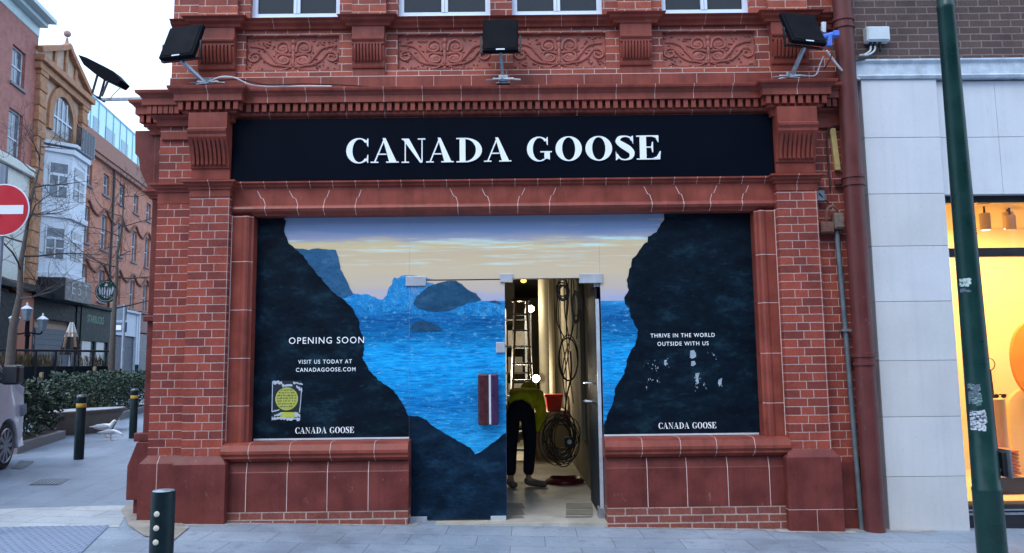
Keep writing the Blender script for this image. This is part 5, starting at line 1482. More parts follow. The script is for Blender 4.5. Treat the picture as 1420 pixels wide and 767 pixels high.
# ================================================================== GREEN LAMP COLUMN
pp = G(1378, 790)
pole = empty('lamp_column', (pp.x, pp.y, gz(pp.x)), 'tall dark green steel lamp column with stickers in front of the stone shop', 'lamp post')
z0 = gz(pp.x)
prof = [(.112, -.05), (.110, .62), (.1125, .625), (.1125, .64), (.106, .65), (.100, 1.2), (.070, 4.72), (.073, 4.725), (.073, 4.76), (.068, 4.77), (.052, 8.5)]
mb = MB(); mb.lathe((pp.x, pp.y, z0), prof, 36); shaft = mb.build('shaft', GREEN, pole, smooth=True)
pole.rotation_euler = (0, R(-.4), 0)
def wrap(u, v, du, dv, name, mat, seed, bits=40):
    """a paper sticker curved round the shaft, worn to scraps"""
    rn = random.Random(seed); c = P(u, v, pp.y - .09)
    def rad(z): return .100 - (z - z0 - 1.2) / (4.72 - 1.2) * .030 + .0022 if z - z0 > 1.2 else .100 + (1.2 - (z - z0)) / .55 * .006 + .0022
    mb = MB()
    k = (pp.y - .09 + D) / F
    def q(x, z, l): a = math.asin(max(-.98, min(.98, x / rad(z)))); r = rad(z) + l * .0003; return (pp.x + r * math.sin(a), pp.y - r * math.cos(a), z)
    x0 = c.x - pp.x
    for i in range(bits):
        a, b = rn.uniform(-du, du) * k, rn.uniform(-dv, dv) * k
        s, t = rn.uniform(.8, 2.6) * k, rn.uniform(.6, 2.0) * k
        mb.add([q(x0 + a - s, c.z + b - t, i % 6), q(x0 + a, c.z + b - t * 1.1, i % 6), q(x0 + a + s, c.z + b - t * .6, i % 6), q(x0 + a + s * .8, c.z + b + t, i % 6), q(x0 + a, c.z + b + t, i % 6), q(x0 + a - s, c.z + b + t * .7, i % 6)], [(0, 1, 2, 3, 4, 5)])
    return mb.build(name, mat, pole)
PAP = surf('worn_paper', (.50, .56, .62), .8, var=.3, scale=60)
PAPB = surf('worn_paper_blue', (.10, .13, .18), .8, var=.4, scale=60)
wrap(1353, 547, 8, 14, 'sticker', PAPB, 1, 90); wrap(1354, 547, 7, 13, 'sticker', surf('green_scraps', (.16, .30, .27), .8, var=.4, scale=60), 2, 34)
wrap(1359, 583, 9, 13, 'sticker', PAP, 3, 90); wrap(1359, 583, 8, 12, 'sticker', PAPB, 4, 40)
wrap(1340, 391, 8, 5, 'sticker', surf('mint_sticker', (.42, .56, .54), .7, var=.2, scale=40), 5, 80); wrap(1340, 392, 6, 3, 'sticker', GREEN, 6, 16); wrap(1341, 402, 7, 2, 'sticker', PAPB, 7, 16)
p = P(1396, 640, pp.y)
mb = MB(); zA, zB = P(1396, 660, pp.y).z, P(1392, 626, pp.y).z
mb.box(pp.x + .112, pp.x + .15, pp.y - .06, pp.y + .10, zA, zB); mb.build('service_box', BLACK, pole, bevel=.006)
mb = MB(); mb.box(pp.x + .151, pp.x + .165, pp.y - .10, pp.y + .12, zA - .01, zB + .02); mb.build('side_plate', surf('plate_grey', (.16, .18, .21), .4, .3), pole, bevel=.003)
mb = MB(); mb.box(pp.x + .09, pp.x + .112, pp.y - .03, pp.y + .03, zA + .04, zA + .06); mb.build('strap', STEEL, pole)

# ================================================================== THE SIDE STREET
# the far terrace stands on one straight building line
RD = Vector((-.155, 1, 0)).normalized(); RN = Vector((RD.y, -RD.x, 0))         # along the street (away), and out into the street
_r = ray(160, 505); RO = CAM + _r * (55 / _r.y); RO.z = 0
def RP(u, v, back=0.):
    """photo point on the terrace front (or a plane 'back' metres behind it) -> (s, z)"""
    r = ray(u, v); o = RO - RN * back
    t = (o - CAM).dot(RN) / r.dot(RN)
    p = CAM + r * t
    return (p - o).dot(RD), p.z
RA = math.atan2(RD.y, RD.x)
GZ = .45
def row_thing(name, s, label, cat, back=0., group=None):
    p = RO + RD * s - RN * back
    return empty(name, (p.x, p.y, GZ), label, cat, group, rz=RA)
class LB(MB):
    """mesh in terrace coordinates: x along the front from s0, y into the building, z up from the street"""
    def __init__(s, s0): super().__init__(); s.s0 = s0
    def b(s, s0, s1, y0, y1, z0, z1): return s.box(s0 - s.s0, s1 - s.s0, y0, y1, z0 - GZ, z1 - GZ)
    def done(s, name, mat, parent, **k): return s.build(name, mat, parent, world=False, **k)
ORB = brick_mat('salmon_brick', (.50, .165, .085), (.39, .125, .068), (.40, .25, .19), .225, .075, .009)
RDB = brick_mat('street_red_brick', (.33, .10, .08), (.27, .08, .065), (.36, .22, .18), .225, .075, .009)
SANDB = surf('sandstone_bands', (.34, .165, .085), .8, var=.45, scale=3, grain=20)
CREAMS = surf('cream_stone', (.42, .30, .215), .75, var=.25, scale=4)
WHP = surf('white_render', (.52, .58, .65), .6, var=.1, scale=3, streak=.2)
SLATE = surf('slate', (.16, .15, .17), .7, var=.3, scale=9)
MINT = surf('pale_green_paint', (.42, .54, .55), .5, var=.12)
GLB = surf('sky_glass', (.07, .19, .24), .08, var=.2, scale=1)
GLB2 = surf('blue_glass_panel', (.36, .68, .78), .12, var=.12, scale=.7)
SHUT = surf('grey_shutter', (.075, .092, .12), .6, .1, var=.2)
DKG = surf('dark_shopfront', (.012, .017, .019), .55, spec=.1, var=.3)
RUST = surf('rust_orange_panel', (.26, .075, .032), .6, var=.3)
WPANE = surf('street_window_glass', (.10, .13, .16), .06, var=.5, scale=3, bd=0)

def opening_wall(mb, s0, s1, z0, z1, holes, y0=0., y1=.35):
    """wall with rectangular holes [(a, b, za, zb)], cut as a grid of boxes"""
    xs = sorted({s0, s1, *[h[0] for h in holes], *[h[1] for h in holes]})
    zs_ = sorted({z0, z1, *[h[2] for h in holes], *[h[3] for h in holes]})
    for i in range(len(xs) - 1):
        run = None
        for j in range(len(zs_) - 1):
            cx, cz = (xs[i] + xs[i + 1]) / 2, (zs_[j] + zs_[j + 1]) / 2
            solid = not any(h[0] < cx < h[1] and h[2] < cz < h[3] for h in holes)
            if solid:
                run = zs_[j] if run is None else run
            if run is not None and (not solid or j == len(zs_) - 2):
                mb.b(xs[i], xs[i + 1], y0, y1, run, zs_[j + 1] if solid else zs_[j]); run = None
def sash(e, s0, a, b, za, zb, frame=WHP, sillm=None, y=.16, two=True):
    m = LB(s0); t = .07
    m.b(a, a + t, y, y + .08, za, zb); m.b(b - t, b, y, y + .08, za, zb); m.b(a + t, b - t, y, y + .08, zb - t, zb); m.b(a + t, b - t, y, y + .08, za, za + t)
    m.b(a + t, b - t, y - .01, y + .07, (za + zb) / 2 - .035, (za + zb) / 2 + .035)
    if two: m.b((a + b) / 2 - .02, (a + b) / 2 + .02, y + .01, y + .06, za + t, zb - t)
    f = m.done('window', frame, e)
    m = LB(s0); m.b(a + t, b - t, y + .03, y + .04, za + t, zb - t); m.build('pane', WPANE, f, world=False)
    m = LB(s0); m.b(a - .12, b + .12, -.10, y, za - .13, za - .002); m.build('sill', sillm or SLATE, f, world=False)

# -- 1 long salmon brick terrace
sA = RP(108, 330)[0]; sB = sA + 34
ter = row_thing('terrace', sA, 'long salmon brick terrace with three rows of narrow sash windows', 'building')
zc0 = RP(160, 233)[1]; zc1 = RP(160, 211)[1]
up = [(118, 126.5, 225, 256), (142, 149, 236, 270), (163, 170.5, 253, 284), (183, 190, 267, 296), (203, 209.5, 279, 306)]
holes = []
def col(ua, ub, va, vb, ref=None):
    a, zt = RP(ua, va); b, _ = RP(ub, va); _, zb = RP((ua + ub) / 2, vb)
    return a, b, zb, zt
h_up = [col(*x) for x in up]
zt_u = sum(h[3] for h in h_up) / 5; zb_u = sum(h[2] for h in h_up) / 5
mid = RP(116, 283)[1], RP(116, 335)[1]
low = RP(113, 365)[1], RP(111, 412)[1]
pitch = (h_up[-1][0] - h_up[0][0]) / 4
wid = 1.15
cols = [h_up[0][0] + .1 + pitch * k for k in range(-0, 7)]
for a in cols:
    for zb, zt in ((zb_u, zt_u), (mid[1], mid[0]), (low[1], low[0])):
        holes.append((a, a + wid, zb, zt))
m = LB(sA); opening_wall(m, sA, sB, GZ - 1, zc0, holes); m.b(sA, sB, .36, 12, GZ - 1, zc0)
m.done('wall', ORB, ter)
for h in holes: sash(ter, sA, *h, frame=WHP)
m = LB(sA); m.b(sA - .1, sB, -.35, .3, zc0, zc0 + .16); m.b(sA - .1, sB, -.25, .3, zc0 - .28, zc0 - .002); m.b(sA, sB, -.12, .3, zc0 + .165, zc1 + .25); m.done('parapet', surf('parapet_brick', (.30, .15, .11), .8), ter, bevel=.02)
ARCH = surf('moulded_brick', (.17, .075, .055), .8)
for zt in (mid[0], low[0]):          # wavy moulded string course that lifts over each window head
    pts = []
    for a in cols:
        pts += [(a - .75 - sA, -.06, zt - .25 - GZ), (a - .25 - sA, -.06, zt - .05 - GZ), (a + wid / 2 - sA, -.06, zt + .42 - GZ), (a + wid + .25 - sA, -.06, zt - .05 - GZ)]
    m = MB(); m.tube(smooth_path(pts, 4), .085, 6); m.build('string_course', ARCH, ter, world=False, smooth=True)
m = LB(sA); s_ = RP(156, 250)[0]; m.tube([(s_ - sA, -.12, 0.2), (s_ - sA, -.12, zc0 - GZ - .1)], .08, 8); m.done('drainpipe', BLACK, ter)
# shopfronts of the terrace
zf1, zf2 = RP(125, 424)[1], RP(125, 454)[1]
def shutterfront(s0, s1, ztop, zf, fm, sm, pm, name='shopfront'):
    m = LB(sA); m.b(s0, s0 + .35, -.30, -.002, GZ - .3, ztop); m.b(s1 - .35, s1, -.30, -.002, GZ - .3, ztop); f = m.done(name, pm, ter, bevel=.02)
    m = LB(sA); m.b(s0 + .352, s1 - .352, -.24, -.004, zf, ztop); m.b(s0 - .1, s1 + .1, -.45, -.002, ztop, ztop + .16); m.build('fascia', fm, f, world=False, bevel=.015)
    m = LB(sA)
    n = int((zf - GZ + .2) / .12)
    for k in range(n): m.b(s0 + .352, s1 - .352, -.12 + .012 * (k % 2), -.006, GZ - .2 + k * .12, GZ - .2 + k * .12 + .117)
    m.build('shutter', sm, f, world=False)
    return f
sC0, sC1 = RP(106, 440)[0], RP(147, 440)[0]
zca = RP(125, 428)[1]
m = LB(sA); m.b(sC0, sC1, -.30, -.002, RP(125, 474)[1], zca); m.b(sC0 - .1, sC1 + .1, -.55, -.002, zca, zca + .2)
for x in (sC0, (sC0 + sC1) / 2 - .1, sC1 - .3): m.b(x, x + .3, -.28, -.003, GZ - .4, RP(125, 474)[1] - .002)
m.b(sC0, sC1, -.26, -.003, GZ - .4, GZ + .6)
cf = m.done('shopfront', surf('coffee_green_front', (.017, .030, .029), .55, spec=.1, var=.2), ter, bevel=.015)
m = LB(sA); m.b(sC0 + .3, sC1 - .3, -.16, -.12, GZ + .6, RP(125, 474)[1]); m.build('shop_glass', WPANE, cf, world=False)
m = MB(); a, b = RP(114, 442), RP(137, 442)
vs, fs = text_mesh('STARBUCKS', 1, 1.05, .02)
x0, x1 = min(v.x for v in vs), max(v.x for v in vs); y0_, y1_ = min(v.y for v in vs), max(v.y for v in vs)
m.add([(a[0] - sA + (v.x - x0) / (x1 - x0) * (b[0] - a[0]), -.305, a[1] - GZ - .22 + (v.y - y0_) / (y1_ - y0_) * .48) for v in vs], fs)
m.build('lettering', surf('green_letters', (.012, .14, .06), .5), cf, world=False)
zs1 = RP(165, 432)[1]
shutterfront(RP(151, 450)[0], RP(186, 450)[0], zs1, RP(170, 466)[1], surf('white_fascia', (.42, .50, .58), .5, var=.2), SHUT, WHP)
shutterfront(RP(187, 450)[0], RP(187, 450)[0] + 6.5, zs1 + .1, RP(196, 462)[1], surf('red_fascia', (.13, .02, .02), .5), surf('dark_shutter', (.09, .11, .13), .5), WHP)
# -- 2 ornate gabled house
sD, sE = RP(42, 250)[0], sA - .002
orn = row_thing('gabled_house', sD, 'ornate banded stone house with a ball finial gable and white bay window', 'building')
zeav = RP(60, 84)[1]; zgab = RP(92, 66)[1]; wd = sE - sD
m = LB(sD); m.b(sD + .02, sE - .02, .02, 10, GZ - 1, zeav); m.done('wall', CREAMS, orn)
for sx in (sD, sE - .85):
    m = LB(sD); z = GZ - .5; k = 0
    while z < zeav:
        m.b(sx - (.05 if k % 2 else 0), sx + .85 + (.05 if k % 2 else 0), -.22 - .05 * (k % 2), .02, z, min(zeav, z + .42)); z += .425; k += 1
    m.done('quoin_pier', SANDB, orn, bevel=.03)
cs = (sD + sE) / 2
m = MB(); m.prism([(-.3, zeav - GZ), (wd + .3, zeav - GZ), (wd + .1, zeav - GZ + .5), (wd / 2 + .5, zgab - GZ - .3), (wd / 2, zgab - GZ), (wd / 2 - .5, zgab - GZ - .3), (-.1, zeav - GZ + .5)], -.05, .5); m.build('gable', CREAMS, orn, world=False)
m = MB()
for sgn in (-1, 1):
    m.tube([(wd / 2 + sgn * (wd / 2 + .25), -.2, zeav - GZ + .3), (wd / 2 + sgn * .45, -.2, zgab - GZ - .25), (wd / 2, -.2, zgab - GZ + .05)], .22, 4)
for f in (.28, .5, .72): m.box(wd * f - .16, wd * f + .16, -.18, -.05, zeav - GZ + .1, zeav - GZ + (zgab - zeav) * (1 - abs(f - .5) * 2) * .75 + .3)
m.box(-.35, wd + .35, -.5, .02, zeav - GZ - .35, zeav - GZ); m.box(-.25, wd + .25, -.3, .02, zeav - GZ - .75, zeav - GZ - .36)
m.build('gable_trim', SANDB, orn, world=False, bevel=.03)
m = MB(); m.prism([(0, zeav - GZ), (wd, zeav - GZ), (wd / 2, zgab - GZ - .4)], .5, 9); m.build('roof', SLATE, orn, world=False)
m = MB(); m.lathe((wd / 2, -.1, zgab - GZ - .1), [(.16, 0), (.10, .3), (.06, .6)], 10); m.ball((wd / 2, -.1, zgab - GZ + .75), .20, 14, 10); m.build('finial', surf('finial_stone', (.34, .22, .19), .8), orn, smooth=True, world=False)
za0, za1 = RP(78, 186)[1], RP(82, 132)[1]
r_ = min(wd * .30, (za1 - za0) * .6)
ac = (wd / 2 + .1, za1 - GZ - r_)
def arch_poly(r, zb): return [(ac[0] - r, zb), (ac[0] + r, zb)] + [(ac[0] + r * math.cos(R(q)), ac[1] + r * math.sin(R(q))) for q in range(0, 181, 12)]
m = MB(); A, B = arch_poly(r_ + .55, za0 - GZ), arch_poly(r_, za0 - GZ)
n = len(A)
m.add([(p[0], y, p[1]) for y in (-.14, .1) for p in A + B], [f for i in range(1, n) for f in ((i, (i + 1) % n, n + (i + 1) % n, n + i), (i, 2 * n + i, 2 * n + (i + 1) % n, (i + 1) % n), (n + i, n + (i + 1) % n, 3 * n + (i + 1) % n, 3 * n + i))])
m.build('arch', SANDB, orn, world=False)
m = MB(); m.prism(B, -.005, .015); f = m.build('window', WPANE, orn, world=False)
m = MB()
for q in (-.45, 0, .45): m.box(ac[0] + q * r_ - .05, ac[0] + q * r_ + .05, -.05, -.006, za0 - GZ, ac[1] + r_ * .85)
m.box(ac[0] - r_, ac[0] + r_, -.06, -.051, ac[1] - .05, ac[1] + .06); m.build('frame', WHP, f, world=False)
# white bay, three storeys
zb0, zb1_ = RP(78, 388)[1], RP(75, 212)[1]
bw_ = wd * .30; bc = wd / 2 + .15
def bay(e, k): return [(bc - bw_ - e, 0), (bc - bw_ * .55 - e * .6, -1.1 - e), (bc + bw_ * .55 + e * .6, -1.1 - e), (bc + bw_ + e, 0)]
m = MB(); m.prism(bay(0, 0), zb0 - GZ, zb1_ - GZ, 'z'); bayo = m.build('bay_window', WHP, orn, world=False)
m = MB()
for z in (zb0, (zb0 + zb1_) / 2 - .2, zb1_ - .1): m.prism(bay(.16, 0), z - GZ - .1, z - GZ + .2, 'z')
m.build('cornice', WHP, bayo, world=False, bevel=.02)
m = MB()
for lo_, hi_ in ((zb0 + 1.0, (zb0 + zb1_) / 2 - .9), ((zb0 + zb1_) / 2 + .9, zb1_ - .8)):
    m.box(bc - bw_ * .36, bc + bw_ * .36, -1.125, -1.105, lo_ - GZ, hi_ - GZ)
    for s_ in (-1, 1):
        p, q = Vector((bc + s_ * bw_ * .62, -1.0, 0)), Vector((bc + s_ * bw_ * .92, -.22, 0))
        nrm = Vector((s_ * .9, -.45, 0)).normalized() * .03
        m.add([p + nrm + Vector((0, 0, lo_ - GZ)), q + nrm + Vector((0, 0, lo_ - GZ)), q + nrm + Vector((0, 0, hi_ - GZ)), p + nrm + Vector((0, 0, hi_ - GZ))], [(0, 1, 2, 3)])
m.build('pane', WPANE, bayo, world=False)
m = MB()
for lo_, hi_ in ((zb0 + 1.0, (zb0 + zb1_) / 2 - .9), ((zb0 + zb1_) / 2 + .9, zb1_ - .8)):
    h_ = hi_ - lo_
    m.box(bc - .05, bc + .05, -1.16, -1.126, lo_ - GZ, lo_ - GZ + h_ * .62); m.box(bc - bw_ * .36, bc + bw_ * .36, -1.17, -1.127, lo_ - GZ + h_ * .62, lo_ - GZ + h_ * .72); m.box(bc - bw_ * .36, bc + bw_ * .36, -1.16, -1.128, lo_ - GZ + h_ * .3, lo_ - GZ + h_ * .35)
for lo_, hi_ in ((zb0 + 1.0, (zb0 + zb1_) / 2 - .9), ((zb0 + zb1_) / 2 + .9, zb1_ - .8)):
    p, q = Vector((bc - bw_ * .62, -1.0, 0)), Vector((bc - bw_ * .92, -.22, 0))
    nrm = Vector((-.9, -.45, 0)).normalized()
    h_ = hi_ - lo_
    for t0, t1, f0, f1 in ((.46, .54, 0, .62), (0, 1, .62, .70), (0, 1, .30, .34), (.0, .06, 0, 1), (.94, 1, 0, 1)):
        a_, b_ = p.lerp(q, t0) + nrm * .045, p.lerp(q, t1) + nrm * .045
        m.add([a_ + Vector((0, 0, lo_ - GZ + h_ * f0)), b_ + Vector((0, 0, lo_ - GZ + h_ * f0)), b_ + Vector((0, 0, lo_ - GZ + h_ * f1)), a_ + Vector((0, 0, lo_ - GZ + h_ * f1))], [(0, 1, 2, 3)])
m.build('glazing_bar', WHP, bayo, world=False)
# balcony with dark sheeting
m = MB(); m.prism([(bc - bw_ - .2, -.02), (bc - bw_ * .6, -1.35), (bc + bw_ * .7, -1.35), (bc + bw_ + .3, -.02)], zb1_ - GZ + .22, zb1_ - GZ + .4, 'z'); bal = m.build('balcony', WHP, orn, world=False)
m = MB(); z = zb1_ - GZ + .4
for i in range(14):
    x = bc - bw_ * .6 + i * bw_ * 1.3 / 13; m.tube([(x, -1.3, z), (x, -1.3, z + 1.15)], .025, 5)
m.tube([(bc - bw_ * .6, -1.3, z + 1.15), (bc + bw_ * .7, -1.3, z + 1.15), (bc + bw_ + .2, -.05, z + 1.15)], .04, 6); m.build('railing', BLACK, bal, world=False)
m = MB(); pts = [(bc - bw_ * .35 + i * bw_ * 1.05 / 10, -1.36 - .05 * (i % 2)) for i in range(11)] + [(bc + bw_ + .2, -.1)]
nn = len(pts); m.add([(p[0], p[1], z + 1.2 - .07 * (i % 3)) for i, p in enumerate(pts)] + [(p[0], p[1], z - .1 - .1 * (i % 2)) for i, p in enumerate(pts)], [(i, i + 1, nn + i + 1, nn + i) for i in range(nn - 1)])
m.build('tarpaulin', surf('dark_tarpaulin', (.05, .065, .085), .5, var=.3), bal, world=False)
# its shopfront
zsf = RP(75, 420)[1]
m = MB(); m.box(0, .5, -.4, -.002, -.6, zsf - GZ); m.box(wd - .6, wd - .1, -.4, -.002, -.6, zsf - GZ); m.box(.5, wd - .6, -.35, -.003, RP(80, 446)[1] - GZ, zsf - GZ); m.box(-.2, wd, -.9, -.004, zsf - GZ, zsf - GZ + .3)
sf = m.build('shopfront', DKG, orn, world=False, bevel=.02)
m = MB()
for k in range(26): m.box(1.2, wd - .7, -.2 + .02 * (k % 2), -.005, -.5 + k * .15, -.5 + k * .15 + .147)
m.build('shutter', SHUT, sf, world=False)
m = MB(); vs, fs = text_mesh('EST', 1, 1.5, .0)
x0, x1 = min(v.x for v in vs), max(v.x for v in vs)
e2 = RP(62, 382)
m.add([(bc - 1.2 + (v.x - x0) / (x1 - x0) * 2.4, -1.46, zb0 - GZ - .05 + v.y * 1.0 - .9) for v in vs], fs); m.build('lettering', surf('dull_letters', (.30, .32, .32), .6), sf, world=False)
m = MB(); m.box(bc - 2.1, bc + 1.7, -1.45, -.005, zb0 - GZ - 1.35, zb0 - GZ - .12); m.build('sign_box', BLACK, sf, world=False, bevel=.03)
# -- 3 red brick corner house with pale cornice
sF = RP(-60, 250)[0]
sG = sD - .002
red = row_thing('brick_house', sF, 'tall red brick house with pale moulded eaves and blue tinted sash windows', 'building')
zee = RP(30, 30)[1]
h3 = []
for ua, ub, va, vb in ((18, 37, 60, 122), (13, 33, 148, 233)):
    a, zt = RP(ua, va); b = RP(ub, va)[0]; zb = RP((ua + ub) / 2, vb)[1]
    for d_ in (0, -4.2): h3.append((a + d_, b + d_, zb, zt))
m = LB(sF); zband = RP(30, 240)[1]
opening_wall(m, sF, sG, zband, zee, h3); m.b(sF, sG, .36, 10, GZ - 1, zee)
m.done('wall', RDB, red)
for h in h3: sash(red, sF, *h, frame=WHP)
m = LB(sF); m.b(sF, sG, .01, .35, GZ - 1, zband - .002); m.b(sF - .1, sG - .02, -.25, .3, zband, zband + .45); m.done('stucco_front', surf('cream_stucco', (.52, .54, .50), .7, var=.12, streak=.2), red, bevel=.03)
m = LB(sF); m.b(sF, sG, -.05, .36, zee + .002, zee + .55); m.b(sF, sG + .05, -.45, .36, zee + .552, zee + .8); m.b(sF, sG + .12, -.85, .36, zee + .802, zee + 1.05); m.done('eaves_cornice', MINT, red, bevel=.04)
m = LB(sF); m.b(sF, sG, .4, 9, zee + 1.06, zee + 1.9); m.done('roof', SLATE, red)
m = LB(sF); sx = RP(57, 20)[0]; m.b(sG - 3.2, sG - .6, 1.2, 4, zee + 1.9, RP(50, -4)[1] + 1.2); m.done('roof_box', GLB2, red, bevel=.03)
m = LB(sF); a, b = RP(10, 450)[0], RP(31, 450)[0]; m.b(a, b, -.5, .009, GZ - .6, RP(20, 398)[1]); m.done('rust_pillar', RUST, red, bevel=.02)
m = LB(sF); m.b(sF, a - .01, -.4, .008, GZ - .6, RP(0, 405)[1]); m.b(b + .01, sG, -.35, .008, GZ - .6, RP(0, 405)[1] - .4); m.b(sF, sG, -.8, .008, RP(0, 405)[1] + .2, RP(0, 405)[1] + .55); m.done('shopfront', DKG, red, bevel=.02)
# -- 4 modern blue glass block behind the terrace
bk = 7.0
sH = RP(111, 200, bk)[0]
mod = row_thing('glass_block', sH, 'pale blue glass office block rising behind the salmon terrace', 'building', bk)
zm1 = RP(113, 118, bk)[1]; zm0 = zc0 - 3
L_ = 45
m = LB(sH); m.b(sH, sH + L_, 0, 14, zm0, zm1); m.done('glass_wall', GLB2, mod)
m = LB(sH)
for k in range(24): m.b(sH + 1.9 * k, sH + 1.9 * k + .07, -.06, -.002, zm0, zm1)
for z in (zm1 - .12, zm1 - 3.3, zm1 - 6.2): m.b(sH, sH + L_, -.09, -.061, z, z + .12)
m.done('mullion', surf('pale_mullion', (.30, .48, .55), .4), mod)
m = LB(sH)
for k, (x, z_, w_) in enumerate(((2.6, zm1 - 4.3, 1.5), (5.6, zm1 - 4.3, 2.6), (10, zm1 - 4.3, 2), (15, zm1 - 4.3, 1.2))):
    m = LB(sH); m.b(sH + x, sH + x + w_, -.03, -.0015, z_, z_ + 2.6); m.done('window', surf('deep_blue_pane_%d' % k, (.10, .26, .33), .1), mod)
m = LB(sH); m.b(sH + 9, sH + L_, -5.5, -5.4, zc1 + .4, zc1 + 2.6); m.done('roof_balustrade', surf('mint_balustrade', (.34, .60, .62), .2, var=.1), mod)
m = LB(sH); m.b(sH + 4.5, sH + 8.6, -5.6, -1.5, zc1 - 1, zc1 + 2.4); m.done('roof_cabin', surf('pale_cabin', (.50, .62, .68), .5), mod, bevel=.03)
m = LB(sH); m.b(sH + 4.4, sH + 8.9, -5.75, -1.4, zc1 + 2.41, zc1 + 2.75); m.b(sH + 8.61, sH + 8.9, -5.7, -5.4, zc1 - 1, zc1 + 2.4); m.done('cabin_frame', SLATE, mod)

# ================================================================== STREET FURNITURE
def gp3(u, v): p = G(u, v); return Vector((p.x, p.y, gz(p.x)))
def at_d(u, v, d):                                    # photo point at a given distance in front of the viewer
    r = ray(u, v); return CAM + r * (d / r.y)
def bollard(x, y, h, r, label, band=True, studs=False, name='bollard'):
    e = empty(name, (x, y, gz(x)), label, 'bollard', 'bollards on the pavement')
    prof = [(r, -.03), (r, h * .80), (r * .97, h * .805), (r * .97, h * .87), (r, h * .875), (r, h - .03), (r * .93, h - .008), (r * .8, h), (.001, h + .004)] if not studs else \
           [(r, -.03), (r, h - .012), (r * .97, h - .003), (.001, h)]
    mb = MB(); mb.lathe((0, 0, 0), prof, 28); mb.build('post', BOLLM, e, smooth=True, world=False)
    if band:
        mb = MB(); mb.lathe((0, 0, 0), [(r * .975, h * .807), (r * 1.005, h * .81), (r * 1.005, h * .868), (r * .975, h * .871)], 28); mb.build('reflective_band', YEL, e, smooth=True, world=False)
        mb = MB(); mb.lathe((0, 0, 0), [(r * 1.0, h - .03), (r * 1.01, h - .02), (r * .8, h + .006), (.001, h + .008)], 24); mb.build('cap', surf('worn_cap', (.16, .18, .2), .35, .3), e, smooth=True, world=False)
    if studs:
        for k in range(3):
            mb = MB(); mb.lathe((0, 0, 0), [(.014, 0), (.013, .004), (.006, .007)], 16)
            z = h - .10 - k * .066
            mb.v = [Vector((-.005 + v.x, -r - v.z + .001, z + v.y)) for v in mb.v]; mb.build('reflector', surf('reflector_%d' % k, (.62, .60, .50), .3, var=.1), e, world=False)
    return e
# near bollard: its foot is below the picture
bn = at_d(226.5, 690, 3.95)
mbn = bollard(bn.x, bn.y, P(226.5, 681, bn.y).z - gz(bn.x), .0555, 'black bollard with three pale round studs close in front of the left brick pier', band=False, studs=True)
# slanted bright top plate
mb = MB(); h_ = P(226.5, 681, bn.y).z - gz(bn.x); mb.lathe((0, 0, h_ + .0015), [(.052, 0), (.047, .004), (.001, .006)], 28); mb.build('cap', surf('bollard_cap', (.30, .36, .42), .25, .4), mbn, smooth=True, world=False)
b1, b2 = gp3(109, 637), gp3(184, 608)
bollard(b1.x, b1.y, 1.02, .075, 'nearer dark bollard with a yellow band, left of the gulls')
bollard(b2.x, b2.y, 1.0, .075, 'farther dark bollard with a yellow band, right of the gulls beside the brick pier')
b3 = at_d(188.5, 535, 42)
e = bollard(b3.x, b3.y, 1.3, .09, 'thin plain dark bollard far off in front of the grey shutters', band=False)
e.location.z = at_d(188.5, 540, 42).z
# no entry sign
sg = at_d(4, 291, 7.2)
ns = empty('no_entry_sign', (sg.x - .06, sg.y + .02, gz(sg.x)), 'round red no entry sign with a white bar on a grey post', 'road sign')
k = 7.2 / F; rs = 36.5 * k * 1.02
RSIGN = surf('sign_red', (.46, .008, .022), .35, var=.05, bd=0); WSIGN = surf('sign_white', (.70, .74, .82), .4, var=.04, bd=0)
def dsk(r, y0, y1, n=48):
    mb = MB(); mb.prism([(sg.x + r * math.cos(2 * math.pi * i / n), sg.z + r * math.sin(2 * math.pi * i / n)) for i in range(n)], y0, y1); return mb
dsk(rs, sg.y, sg.y + .006).build('sign_plate', WSIGN, ns); dsk(rs * .955, sg.y - .0025, sg.y - .0005).build('red_disc', RSIGN, ns)
mb = MB(); mb.box(sg.x - rs * .78, sg.x + rs * .78, sg.y - .005, sg.y - .003, sg.z - rs * .17, sg.z + rs * .17); mb.build('white_bar', WSIGN, ns)
POSTG = surf('grey_post', (.27, .31, .37), .4, .4, var=.15)
mb = MB(); mb.lathe((sg.x - .06, sg.y + .055, gz(sg.x) - .05), [(.044, 0), (.044, 3.45)], 18); mb.build('post', POSTG, ns, smooth=True)
for dz in (-.12, .12):
    mb = MB(); mb.box(sg.x - .12, sg.x + .0, sg.y + .008, sg.y + .1, sg.z + dz - .02, sg.z + dz + .02); mb.build('clip', STEEL, ns)
